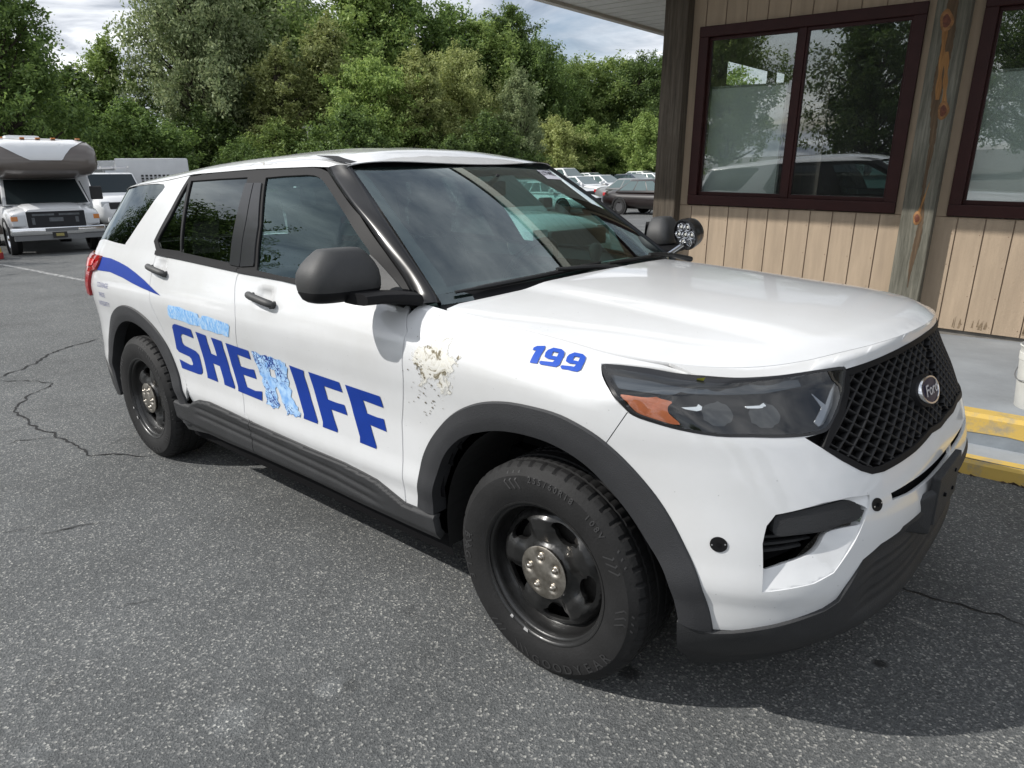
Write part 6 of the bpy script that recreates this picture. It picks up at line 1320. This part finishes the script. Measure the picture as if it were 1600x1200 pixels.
# ---- inner shell, wheel houses, underside
shell_t = np.linspace(-4.72, 1.3, 130); shell_z = np.linspace(.22, 1.13, 26)
TT, ZZ = np.meshgrid(shell_t, shell_z, indexing='ij'); zcap = np.where(TT > -.72, np.minimum(ZZ, ez(np.clip(TT, -.7, 1.3))-.03), ZZ)
nn_ = nrm(S, TT, zcap); P = S(TT, zcap)-nn_*.028
P[..., 1] = np.minimum(P[..., 1], -.0); keep = []
for i in range(129):
    for j in range(25):
        tc_, zc_ = TT[i, j]+.023, ZZ[i, j]+.018; x_ = P[i, j, 0]+.02
        if math.hypot(x_-0, zc_-.40) < .50 and P[i, j, 1] < -.75 and zc_ < .88 or math.hypot(x_+3.025, zc_-.40) < .49 and P[i, j, 1] < -.7: continue
        if .50 < TT[i, j] < .88 and .58 < ZZ[i, j] < .80: continue
        keep.append((i*26+j, (i+1)*26+j, (i+1)*26+j+1, i*26+j+1))
X = [tuple(v) for v in P.reshape(-1, 3)]; XX = X+[(x, -y, z) for x, y, z in X]
raw('inner_shell', XX, keep+[tuple(i+len(X) for i in f[::-1]) for f in keep], DARK, suv, False)
mb = MB(); mb.box(-3.9, .52, -.56, .56, .25, .28); mb.box(-2.50, -.52, -.90, .90, .27, .30); mb.box(-3.8, -.2, -.62, .62, .27, .6)
mb.build('underbody', DARK, suv)
for wx, rr_ in ((0, .47), (-3.025, .455)):
    for s in (-1, 1):
        mb = MB(); n = 40; v = []; f = []
        for k in range(n+1):
            a = R(-4)+R(196)*k/n
            for y in (.925, .56): v.append((wx+rr_*math.cos(a), s*y, .385+rr_*math.sin(a)))
        for k in range(n): f.append((2*k, 2*k+1, 2*k+3, 2*k+2))
        b = len(v); v.append((wx, s*.56, .385)); v += [(wx+rr_*math.cos(R(-4)+R(196)*k/n), s*.56, .385+rr_*math.sin(R(-4)+R(196)*k/n)) for k in range(n+1)]
        for k in range(n): f.append((b, b+1+k, b+2+k))
        mb.add(v, f); mb.build('wheel_house', mat('wheel_house_felt', (.012, .012, .012), .95), suv, fixn=False)
# ---- wheels
RT_ = .372; HZ = .366
def make_wheel():
    w = bpy.data.objects.new('wheel', None); COL.objects.link(w); w.empty_display_size = .2
    # local: outer side at -y
    n = 240; prof = [(.232, .110), (.262, .123), (.300, .131), (.335, .126), (.352, .113), (.360, .108), (.3655, .100), (.3715, .089), (.3720, .073), (.366, .0715), (.366, .0605), (.372, .059), (.3725, .030), (.366, .0285), (.366, .0175), (.3725, .016)]
    full = [(r, -y) for r, y in prof]+[(r, y) for r, y in prof[::-1]]
    mb = MB(); v = []; f = []; m_ = len(full)
    for k in range(n):
        t = 2*math.pi*k/n
        for j, (r, y) in enumerate(full):
            ay = abs(y)
            if .085 < ay < .105 and k % 5 == 0: r -= .006
            if .07 < ay < .085 and r > .37 and k % 5 == 0: r -= .004
            if .028 < ay < .060 and r > .37 and k % 3 == 0: r -= .003
            if .106 < ay < .110 and r > .355 and k % 10 == 0: r -= .004
            v.append((r*math.cos(t), y, r*math.sin(t)))
    for k in range(n):
        for j in range(m_-1): f.append((k*m_+j, k*m_+j+1, ((k+1) % n)*m_+j+1, ((k+1) % n)*m_+j))
    ty = raw('tyre', v, f, mat('police_tyre_rubber', (.0125, .0125, .013), .72, var=.35, spec=.35, vscale=9, bump=.12, bscale=120), w, True, autosmooth=24)
    TXT = mat('tyre_raised_rubber', (.030, .030, .031), .6)
    def on_side(r): return -float(np.interp(r, [.232, .262, .300, .335, .352], [.110, .123, .131, .126, .113]))-.0012
    V = []; Fc = []
    def ring_text(body, size, rc, a0, step, up=True):
        for i, ch in enumerate(body):
            if ch == ' ': continue
            vv, ff = text_mesh(ch, size, 0, .0006); a = a0-step*i if up else a0+step*i; b = len(V)
            for x, y, _ in vv:
                # tangent to the right seen from outside (viewer at -y: right is +x)
                rr = rc+y if up else rc-y; th = a-x/rc if up else a+x/rc
                V.append((rr*math.cos(th), on_side(rr)-.001, rr*math.sin(th)))
            Fc.extend([tuple(b+q for q in g_) for g_ in ff])
    ring_text('255/60R18', .027, .325, R(96), R(3.6)); ring_text('108V', .027, .325, R(55), R(3.8))
    ring_text('GOODYEAR', .046, .318, R(-92), R(8.2), False); ring_text('EAGLE', .040, .318, R(172), R(7.2), False)
    for a0, sg in ((R(103), 1), (R(34), -1), (R(-10), 1), (R(170), 1), (R(-110), 1), (R(-118), -1)):
        for k in range(3):
            a = a0+sg*R(4.2)*k; b = len(V)
            for (dr, da) in ((.028, 0), (.0, .055*sg), (-.028, 0), (-.028, .018*sg), (.0, .075*sg), (.028, .018*sg)):
                rr = .322+dr; V.append((rr*math.cos(a+da), on_side(rr)-.001, rr*math.sin(a+da)))
            Fc.extend([(b, b+1, b+4, b+5), (b+1, b+2, b+3, b+4)])
    raw('sidewall_lettering', V, Fc, TXT, w, False)
    RIMM = mat('black_steel_rim', (.011, .011, .011), .36, coat=.25, var=.4, vscale=16, bump=.05, bscale=90)
    mb = MB(); mb.lathe([(.233, .0), (.234, -.108), (.240, -.117), (.246, -.118), (.2475, -.112), (.2465, -.106), (.238, -.104), (.229, -.104), (.224, -.098), (.221, -.080), (.212, -.050), (.205, -.044)], n=96, axis='y')
    rim = mb.build('rim', RIMM, w, smooth=True, sharp=60, fixn=False)
    hang = [R(a) for a in (66, -6, -78, -150, 138)]
    def hole(a, sc_=1.0):
        o = []
        for q in np.linspace(0, 2*math.pi, 36, endpoint=False):
            u = math.cos(q); v_ = math.sin(q); rad = .150+.030*v_*sc_; wd = (.040 if v_ < 0 else .054)*sc_*(abs(u)**.8)*np.sign(u)*(1+.18*v_)
            o.append((rad*math.cos(a)-wd*math.sin(a), rad*math.sin(a)+wd*math.cos(a)))
        return o
    holes_ = [hole(a) for a in hang]
    def disc(x, z):
        x = np.asarray(x, float); z = np.asarray(z, float); r = np.hypot(x, z); th = np.arctan2(z, x)
        d = np.interp(r, [0, .085, .096, .11, .14, .175, .195, .205], [-.088, -.088, -.078, -.080, -.086, -.084, -.066, -.044])
        c5 = np.zeros_like(r)
        for a in hang:
            da = np.abs((th-a+np.pi) % (2*np.pi)-np.pi); c5 = np.maximum(c5, np.exp(-(da/.36)**4))
        d = d+.019*c5*np.exp(-((r-.150)/.046)**4)
        return np.stack([x, d, z], -1)
    ringp = [(.2045*math.cos(a), .2045*math.sin(a)) for a in np.linspace(0, 2*math.pi, 90, endpoint=False)]
    pt = patch(ringp, disc, .008, holes=holes_, rim=.0)
    # rolled edges of the openings
    X, F_, NN = pt
    if np.mean([q[1] for q in NN]) > 0: X, F_, NN = flipn(pt)
    rd = raw('rim_disc', X, F_, RIMM, w, True, NN)
    Xr = []; Fr = []
    for h in holes_:
        H2 = np.array(h); c_ = H2.mean(0); b = len(Xr); k_ = len(H2)
        for q, (sc_, dy) in enumerate(((1.0, 0), (.96, .004), (.95, .016))):
            Q = c_+(H2-c_)*sc_; D = disc(Q[:, 0], Q[:, 1]); Xr += [(x, y+dy, z) for x, y, z in D]
        for q in range(2):
            for i in range(k_): Fr.append((b+q*k_+i, b+q*k_+(i+1) % k_, b+(q+1)*k_+(i+1) % k_, b+(q+1)*k_+i))
    raw('opening_edge', Xr, Fr, RIMM, w, True)
    mb = MB(); mb.lathe([(.001, -.02), (.165, -.02), (.165, -.005), (.001, -.005)], n=48, axis='y'); mb.build('brake_disc', mat('brake_disc_steel', (.10, .095, .09), .45, metal=.6, var=.4, vscale=14), w, smooth=True, sharp=30)
    mb = MB(); mb.lathe([(.232, .10), (.232, -.0), (.001, .004)], n=48, axis='y'); mb.build('barrel', DARK, w, smooth=False)
    # polished hub cap with five lug bumps
    lug = [R(a) for a in (100, 28, -44, -116, 172)]
    def cap(x, z):
        x = np.asarray(x, float); z = np.asarray(z, float); r = np.hypot(x, z); h = .0105*np.sqrt(np.clip(1-(r/.0925)**2, 0, 1))+.012
        for a in lug:
            d = np.hypot(x-.056*math.cos(a), z-.056*math.sin(a)); h = h-.0080*np.exp(-(d/.0185)**4)+.0150*np.exp(-(d/.0100)**6)
        return np.stack([x, -.088-h, z], -1)
    cp_ = patch([(.0905*math.cos(a), .0905*math.sin(a)) for a in np.linspace(0, 2*math.pi, 64, endpoint=False)], cap, .0028, rim=.014)
    if np.mean([q[1] for q in cp_[2]]) > 0: cp_ = flipn(cp_)
    raw('hub_cap', cp_[0], cp_[1], mat('worn_polished_cap', (.60, .56, .50), .30, metal=1.0, var=.3, vscale=26, dirt=(.26, .23, .19)), w, True, cp_[2])
    mb = MB()
    for a, q in ((R(-121), 1.0), (R(-105), 1.6)):
        mb.add([((.2400+dr)*math.cos(a+da*q), -.1195, (.2400+dr)*math.sin(a+da*q)) for dr, da in ((-.007, -.022), (.007, -.026), (.006, .024), (-.006, .022))], [(0, 1, 2, 3)])
    if mb.v: mb.build('wheel_weight', mat('grey_wheel_weight', (.42, .42, .42), .6, var=.4, vscale=80), w, fixn=False)
    return w
w0 = make_wheel(); w0.parent = suv; w0.location = (0, -.846, HZ)
for (wx, wy, rz, ry) in ((-3.025, -.846, 0, 34), (0, .846, math.pi, 10), (-3.025, .846, math.pi, 50)):
    c = copy_tree(w0, suv); c.location = (wx, wy, HZ); c.rotation_euler = (0, R(ry), 0) if not rz else (0, R(ry), math.pi)
# ---- door handles
def handle(hx, hz, s, parent):
    mb = MB(); t_ = np.linspace(-.105, .105, 17); pts_ = []; rad = []
    for q in t_:
        P_ = S(np.array([hx+q]), np.array([hz-.012*(q/.105)-.004]))[0]; o = .036-.020*abs(q/.105)**3; n_ = nrm(S, np.array([hx+q]), np.array([hz]))[0]
        P_ = P_+n_*o; pts_.append((P_[0], P_[1]*s, P_[2])); rad.append(.0165 if abs(q) < .095 else .012)
    mb.tube(pts_, rad, 12)
    for q in (-.095, .088):
        P_ = S(np.array([hx+q]), np.array([hz-.012*(q/.105)-.004]))[0]; mb.tube([(P_[0], (P_[1]+.012)*s, P_[2]), (P_[0], (P_[1]-.022)*s, P_[2])], [.017, .014], 10)
    mb.build('handle', GREYM, parent, smooth=True, sharp=60)
for s, a, b in ((1, fd_r, rd_r), (-1, fd_l, rd_l)): handle(HAND[0][0], HAND[0][1], s, a); handle(HAND[1][0], HAND[1][1], s, b)
# ---- door mirrors
def door_mirror(s):
    mb = MB(); n = 40; v = []; f = []; C = np.array([-.775, -1.098, 1.283]) if s < 0 else np.array([-.815, -1.065, 1.280])
    # stacked rounded sections, lower lip to crown: (height, half depth, half width, shift outwards)
    SEC = [(-.092, .030, .085, .00), (-.090, .062, .118, .0), (-.080, .078, .132, .0), (-.056, .092, .143, .0), (-.052, .0915, .1425, .0), (-.048, .0925, .1445, .0), (-.020, .094, .147, .002), (.010, .088, .143, .002), (.036, .078, .128, .0), (.060, .064, .106, -.004), (.078, .050, .086, -.006), (.086, .040, .074, -.006), (.088, .015, .030, -.006)]
    m_ = len(SEC)-1
    for (z, hx, hy, sh_) in SEC:
        for k in range(n):
            th = 2*math.pi*k/n; c1, s1 = math.cos(th), math.sin(th); e_ = .62
            x = hx*math.copysign(abs(c1)**e_, c1); y = .92*hy*math.copysign(abs(s1)**e_, s1)
            if x < -.045: x = -.045-(abs(x)-.045)*.3
            xr = x-.16*y*-1*.9; v.append((C[0]+xr, (C[1]+y-sh_)*(1 if s > 0 else -1), C[2]+z))
    f += [tuple(range(n)), tuple(range(m_*n, (m_+1)*n))]
    for i in range(m_):
        for k in range(n): f.append((i*n+k, i*n+(k+1) % n, (i+1)*n+(k+1) % n, (i+1)*n+k))
    zcut = C[2]-.052
    mb.add(v, f); h = mb.build('door_mirror', [GREYM, MATB], suv, smooth=True, sharp=50)
    for po in h.data.polygons:
        if po.center.z < zcut: po.material_index = 1
    mb = MB(); sy = 1 if s > 0 else -1
    st = [(-.70, -1.09, 1.205, .075, .020), (-.69, -1.02, 1.203, .07, .021), (-.675, -.95, 1.196, .07, .023), (-.665, -.885, 1.185, .085, .025)]
    v = []; f = []
    for (x, y, z, hx, hz) in st:
        for k in range(12):
            t = 2*math.pi*k/12; c, q = math.cos(t), math.sin(t); v.append((x+hx*math.copysign(abs(c)**.6, c), y*sy, z+hz*math.copysign(abs(q)**.6, q)))
    for i in range(3):
        for k in range(12): f.append((i*12+k, i*12+(k+1) % 12, (i+1)*12+(k+1) % 12, (i+1)*12+k))
    f += [tuple(range(12)), tuple(range(36, 48))]
    mb.add(v, f); mb.build('mirror_arm', MATB, h, smooth=True, sharp=50)
    mb = MB(); mb.add([(C[0]-.062+.0, (C[1]+dy)*sy, C[2]+dz) for dy, dz in ((-.10, -.05), (.10, -.05), (.08, .06), (-.08, .06))], [(0, 1, 2, 3)]); mb.build('mirror_glass', mat('mirror_silver', (.7, .7, .72), .03, metal=1.0), h)
door_mirror(1); door_mirror(-1)
# ---- spotlights on the windscreen pillars
def spot(c, d, name='spotlight'):
    c = Vector(c); d = Vector(d).normalized(); q = d.to_track_quat('Z', 'Y'); Mx = Matrix.Translation(c) @ q.to_matrix().to_4x4()
    mb = MB(); mb.lathe([(.001, -.070), (.045, -.066), (.070, -.050), (.079, -.026), (.081, .0), (.084, .004), (.084, .020), (.078, .022), (.076, .012)], n=32)
    o = mb.build(name, mat('spot_black', (.013, .013, .014), .28, coat=.5), suv, smooth=True, sharp=50); o.data.transform(Mx)
    mb = MB(); mb.lathe([(.001, .011), (.076, .011)], n=32); f = mb.build('reflector_face', mat('spot_reflector', (.42, .43, .45), .22, metal=.9, var=.3, vscale=50), o, fixn=False); f.data.transform(Mx)
    mb = MB(); bm_ = MB()
    for k in range(7):
        x, y = (0, 0) if k == 6 else (.047*math.cos(k*math.pi/3), .047*math.sin(k*math.pi/3))
        mb.lathe([(.022, .020), (.0205, .022), (.017, .013), (.008, .012)], (x, y, 0), n=16); bm_.lathe([(.001, .0165), (.007, .0155), (.008, .0125)], (x, y, 0), n=12)
    g1 = mb.build('lamp_cup', CHR, o, smooth=True); g1.data.transform(Mx); g2 = bm_.build('lamp_emitter', mat('spot_led', (.75, .76, .72), .2), o, smooth=True); g2.data.transform(Mx)
    mb = MB(); base = Vector((c.x-.02, c.y-math.copysign(.18, c.y), c.z-.10)); mb.tube([c-d*.06, c-d*.05+Vector((0, -math.copysign(.07, c.y), -.05)), base], .011, 8); mb.build('spot_arm', CHR, o, smooth=True)
spot((-.56, .985, 1.290), (-.30, -.95, -.25))
# ---- wipers
def wiper(u0, v0, u1, v1):
    P0, P1 = WS2(np.array([u0]), np.array([v0]))[0], WS2(np.array([u1]), np.array([v1]))[0]; mb = MB(); pts_ = []
    for q in np.linspace(0, 1, 14):
        a, b = u0+(u1-u0)*q, v0+(v1-v0)*q; n_ = nrm(WS2, np.array([a]), np.array([b]))[0]; n_ = n_ if n_[2] > 0 else -n_; pts_.append(tuple(WS2(np.array([a]), np.array([b]))[0]+n_*.014))
    mb.tube(pts_, [.006]*2+[.010]*10+[.006]*2, 8); w = mb.build('wiper_blade', mat('wiper_black', (.012, .012, .012), .4), suv, smooth=True)
    mb = MB(); e = Vector(pts_[8]); b_ = Vector(pts_[13])+Vector((.10, .10, -.03)); mb.tube([e+Vector((0, 0, .012)), e.lerp(b_, .5)+Vector((0, 0, .016)), b_], [.008, .011, .014], 8); mb.build('wiper_arm', mat('wiper_black', (.012, .012, .012), .4), w, smooth=True)
wiper(-.655, .035, -.04, .072); wiper(.0, .060, .55, .050)
# ---- lettering
def decal(name, key, m, parent, holes=(), off=.0024, d=.02): return pobj(name, patch(T[key], SB, d, holes=[T[h] for h in holes], off=off), m, parent)
sl = bpy.data.objects.new('sheriff_lettering', None); COL.objects.link(sl); sl.parent = suv
for k in ('LS', 'LH', 'LE', 'LI', 'LF', 'LG'): decal('letter', k, BLUE, sl)
SCR, _nt, _p = mat_base('scraped_letter_vinyl'); _L = _nt.links.new
_tc = N(_nt, 'ShaderNodeTexCoord'); _vo = N(_nt, 'ShaderNodeTexVoronoi', feature='DISTANCE_TO_EDGE', i_Scale=34.0); _nn = N(_nt, 'ShaderNodeTexNoise', i_Scale=26.0, i_Detail=4.0)
_L(_tc.outputs['Object'], _nn.inputs[0]); _ad = N(_nt, 'ShaderNodeMix', data_type='RGBA'); _ad.inputs[0].default_value = .10; _L(_tc.outputs['Object'], _ad.inputs[6]); _L(_nn.outputs['Color'], _ad.inputs[7]); _L(_ad.outputs[2], _vo.inputs[0])
_sp = N(_nt, 'ShaderNodeSeparateXYZ'); _L(_tc.outputs['Object'], _sp.inputs[0])
_n5 = N(_nt, 'ShaderNodeTexNoise', i_Scale=7.0, i_Detail=3.0); _L(_tc.outputs['Object'], _n5.inputs[0])
_th = N(_nt, 'ShaderNodeMapRange', i_1=.40, i_2=.66, i_3=.0, i_4=.16); _L(_n5.outputs[0], _th.inputs[0])
_gt = N(_nt, 'ShaderNodeMath', operation='LESS_THAN'); _L(_vo.outputs['Distance'], _gt.inputs[0]); _L(_th.outputs[0], _gt.inputs[1])
_mx = N(_nt, 'ShaderNodeMix', data_type='RGBA'); _mx.inputs[7].default_value = (.006, .034, .22, 1); _L(_gt.outputs[0], _mx.inputs[0])
_cr = N(_nt, 'ShaderNodeValToRGB'); _cr.color_ramp.elements[0].color = (.16, .36, .72, 1); _cr.color_ramp.elements[0].position = .32; _cr.color_ramp.elements[1].color = (.42, .62, .84, 1); _cr.color_ramp.elements[1].position = .62; _L(_nn.outputs[0], _cr.inputs[0]); _L(_cr.outputs[0], _mx.inputs[6])
_L(_mx.outputs[2], _p.inputs['Base Color']); _p.inputs['Roughness'].default_value = .7
decal('scraped_letter', 'LR', SCR, sl, ['LRh'], d=.012)['label'] = 'letter R half scraped to pale blue flakes'
SM, _nt, _p = mat_base('rubbed_out_lettering'); _L = _nt.links.new
_tc = N(_nt, 'ShaderNodeTexCoord'); _mp = N(_nt, 'ShaderNodeMapping'); _mp.inputs['Scale'].default_value = (5, 5, 1.6); _mp.inputs['Rotation'].default_value = (0, R(12), 0); _L(_tc.outputs['Object'], _mp.inputs[0])
_nz = N(_nt, 'ShaderNodeTexNoise', i_Scale=20.0, i_Detail=5.0, i_Distortion=1.0); _L(_mp.outputs[0], _nz.inputs[0]); _cr = N(_nt, 'ShaderNodeValToRGB'); _e = _cr.color_ramp.elements
_e[0].position = .30; _e[0].color = (.10, .28, .66, 1); _e[1].position = .68; _e[1].color = (.52, .66, .82, 1); _q = _e.new(.48); _q.color = (.25, .50, .82, 1); _L(_nz.outputs[0], _cr.inputs[0]); _L(_cr.outputs[0], _p.inputs['Base Color']); _p.inputs['Roughness'].default_value = .7
pobj('rubbed_lettering', patch(T['Lsmear'], SB, .015, off=.002), SM, suv)
nb = bpy.data.objects.new('unit_number', None); COL.objects.link(nb); nb.parent = suv
BLUE2 = mat('bright_blue_vinyl', (.018, .075, .42), .5, spec=.25)
decal('digit', 'L1', BLUE2, nb, d=.012); decal('digit', 'L9', BLUE2, nb, ['L9h'], d=.012); decal('digit', 'L9b', BLUE2, nb, ['L9bh'], d=.012)
decal('blue_swoosh', 'swoosh', BLUE, suv, off=.003)
MOT = mat('small_motto_ink', (.16, .17, .30), .6)
for tx, zz_, tt_ in (('COURAGE', 1.018, -3.455), ('PRIDE', .958, -3.49), ('INTEGRITY', .902, -3.50)): text_on(tx, .040, (tt_, zz_), SB, .0022, 'motto_lettering', MOT, suv, shear=.15, sx=1.0)
# scraped dirty patch on the fender
DRT, _nt, _p = mat_base('scraped_paint_dirt'); _L = _nt.links.new; _o = _nt.nodes['Material Output']
_tc = N(_nt, 'ShaderNodeTexCoord'); _n1 = N(_nt, 'ShaderNodeTexNoise', i_Scale=17.0, i_Detail=9.0, i_Roughness=.68, i_Distortion=1.1); _L(_tc.outputs['Object'], _n1.inputs[0])
_cr = N(_nt, 'ShaderNodeValToRGB'); _e = _cr.color_ramp.elements; _e[0].position = .33; _e[0].color = (.10, .085, .05, 1); _e[1].position = .66; _e[1].color = (.76, .76, .74, 1)
for ps, c in ((.405, (.26, .23, .16)), (.43, (.60, .585, .53)), (.50, (.72, .715, .68)), (.56, (.64, .62, .55))): _q = _e.new(ps); _q.color = (*c, 1)
_L(_n1.outputs[0], _cr.inputs[0]); _L(_cr.outputs[0], _p.inputs['Base Color']); _p.inputs['Roughness'].default_value = .8
_b = N(_nt, 'ShaderNodeBump', i_Strength=.6, i_Distance=.006); _L(_n1.outputs[0], _b.inputs['Height']); _L(_b.outputs[0], _p.inputs['Normal'])
_at = N(_nt, 'ShaderNodeAttribute', attribute_name='edge_distance'); _ms = N(_nt, 'ShaderNodeMath', operation='MULTIPLY_ADD', i_1=9.0, i_2=-.02); _L(_at.outputs['Fac'], _ms.inputs[0])
_n9 = N(_nt, 'ShaderNodeTexNoise', i_Scale=38.0, i_Detail=6.0, i_Roughness=.7); _L(_tc.outputs['Object'], _n9.inputs[0])
_mn = N(_nt, 'ShaderNodeMath', operation='MINIMUM', i_1=.30); _L(_ms.outputs[0], _mn.inputs[0]); _sb = N(_nt, 'ShaderNodeMath', operation='ADD'); _L(_mn.outputs[0], _sb.inputs[0]); _L(_n9.outputs[0], _sb.inputs[1])
_mk = N(_nt, 'ShaderNodeMapRange', i_1=.50, i_2=.60, i_3=0.0, i_4=1.0); _L(_sb.outputs[0], _mk.inputs[0]); _tr = N(_nt, 'ShaderNodeBsdfTransparent'); _mxs = N(_nt, 'ShaderNodeMixShader')
_L(_mk.outputs[0], _mxs.inputs[0]); _L(_tr.outputs[0], _mxs.inputs[1]); _L(_p.outputs[0], _mxs.inputs[2]); _L(_mxs.outputs[0], _o.inputs[0])
def ragged(poly, amp, d=.012):
    P = resample(np.array(poly), d); r_ = np.random.default_rng(4); k = r_.normal(size=(len(P), 2)); k = (k+np.roll(k, 1, 0)*.7+np.roll(k, -1, 0)*.5)*amp; return [tuple(p_) for p_ in P+k]
DP = np.array(ragged(T['Ldirt'], .004)); ptd = patch([tuple(q) for q in shrink(DP if area(DP) > 0 else DP[::-1], -.012)], SB, .010, off=.0012)
sco = pobj('scraped_patch', ptd, DRT, suv); at_ = sco.data.attributes.new('edge_distance', 'FLOAT', 'POINT')
cen_ = np.array([[v_.co.x-X0, v_.co.z] for v_ in sco.data.vertices]); at_.data.foreach_set('value', dist_poly(DP, cen_)*np.where(inside(DP, cen_), 1, -1))
sp_ = []; r8 = np.random.default_rng(8)
for k in range(48):
    c = np.array([-.60, .93])+r8.normal(size=2)*np.array([.055, .075]); s_ = r8.uniform(.0012, .0042)
    if -.70 < c[0]: sp_.append(patch([(c[0]+s_*math.cos(a)*r8.uniform(.6, 1.3), c[1]+s_*math.sin(a)*r8.uniform(.6, 1.3)) for a in np.linspace(0, 6.28, 6, endpoint=False)], S, .01, off=.0022))
pobj('mud_speck', merge(*sp_), mat('mud_brown', (.13, .11, .075), .9), suv)
# ---- cabin
IN = suv
mb = MB(); v = []; f = []
prof = [(-.50, 1.02, 1.13), (-.62, 1.10, 1.165), (-.80, 1.135, 1.18), (-.98, 1.10, 1.15), (-1.06, 1.02, 1.05), (-1.02, .80, .80), (-.70, .60, .60)]
for y in np.linspace(-.80, .80, 25):
    for (x, z0, z1) in prof: v.append((x+.10*(1-(y/.8)**2), y, z0-.02+.02*math.exp(-((abs(y)-.38)/.16)**4)*(x < -.75)))
for i in range(24):
    for j in range(6): f.append((i*7+j, (i+1)*7+j, (i+1)*7+j+1, i*7+j+1))
mb.add(v, f); mb.build('dashboard', TRIMG, IN, smooth=True)
def seat(x, y):
    mb = MB()
    loft(mb, [(0, .0, 0, .001), (.03, .22, -.02, .14), (.30, .25, -.03, .15), (.52, .24, -.02, .17), (.56, .1, .05, .12)], 16, 3.0)
    st = bpy.data.objects.new('seat', None); COL.objects.link(st); st.parent = IN; st.location = (x, y, .52)
    c = mb.build('cushion', SEATM, st, smooth=True)
    mb = MB(); vv = []; ff = []
    secs = [(.00, .12, .22, .08), (-.03, .30, .25, .085), (-.09, .52, .25, .08), (-.14, .68, .22, .065), (-.155, .74, .15, .04)]
    for (sx_, sz, hw_, th_) in secs:
        for k in range(16):
            t = 2*math.pi*k/16; c_, s_ = math.cos(t), math.sin(t); vv.append((sx_+th_*math.copysign(abs(s_)**.6, s_), hw_*math.copysign(abs(c_)**.6, c_), sz))
    for i in range(4):
        for k in range(16): ff.append((i*16+k, i*16+(k+1) % 16, (i+1)*16+(k+1) % 16, (i+1)*16+k))
    ff += [tuple(range(16)), tuple(range(64, 80))]; mb.add(vv, ff); mb.build('backrest', SEATM, st, smooth=True)
    mb = MB(); mb.box(-.215, -.115, -.14, .14, .755, .955); mb.build('head_restraint', SEATM, st, smooth=True, bevel=.035)
seat(-1.78, .40); seat(-1.78, -.40)
mb = MB(); mb.box(-2.95, -2.45, -.62, .62, .62, .76); mb.box(-3.10, -2.95, -.62, .62, .70, 1.18); mb.build('rear_bench', SEATM, IN, smooth=True, bevel=.05)
# partition behind the front seats
mb = MB(); mb.tube([(-2.10, -.68, .6), (-2.12, -.64, 1.50), (-2.14, -.55, 1.60), (-2.14, .55, 1.60), (-2.12, .64, 1.50), (-2.10, .68, .6)], .02, 8); mb.box(-2.13, -2.11, -.66, .66, .60, 1.16); mb.tube([(-2.12, -.655, 1.18), (-2.12, .655, 1.18)], .016, 8)
mb.build('partition', TRIMG, IN, smooth=True, sharp=40)
# steering wheel
sw_ = MB(); c_ = Vector((-1.16, .39, 1.12)); ax = Vector((.42, 0, -.25)).normalized(); q = (-ax).to_track_quat('Z', 'Y').to_matrix()
ring = [c_+q @ Vector((.185*math.cos(a), .185*math.sin(a), 0)) for a in np.linspace(0, 2*math.pi, 33)]
sw_.tube(ring, .016, 10, cap=False); sw_.tube([c_+q @ Vector((-.17, 0, 0)), c_+q @ Vector((0, 0, -.03)), c_+q @ Vector((.17, 0, 0))], [.016, .04, .016], 8); sw_.tube([c_, c_+ax*.3], [.05, .04], 10)
sw_.build('steering_wheel', mat('wheel_leather', (.012, .012, .013), .45), IN, smooth=True)
mb = MB(); rm_ = WSF(np.array([0.0]), np.array([.86]))[0]; mb.box(rm_[0]-.11, rm_[0]-.075, -.125, .125, rm_[2]-.085, rm_[2]-.015); mb.tube([(rm_[0]-.08, 0, rm_[2]-.04), (rm_[0]-.01, 0, rm_[2]+.01)], .012, 8)
mb.build('rear_view_mirror', TRIMG, IN, smooth=True, bevel=.01, sharp=40)
# a mount with a pale strip on the dash
mb = MB(); mb.box(-.70, -.66, .25, .62, 1.175, 1.19); dmt = mb.build('dash_light_strip', mat('pale_strip', (.30, .38, .38), .4), IN, bevel=.004)
mb = MB(); mb.lathe([(.001, .062), (.022, .055), (.033, .035), (.034, .02), (.028, .0), (.020, -.025)], (-.70, .33, 1.225), 'z', 20); mb.build('suction_mount', TRIMG, dmt, smooth=True)
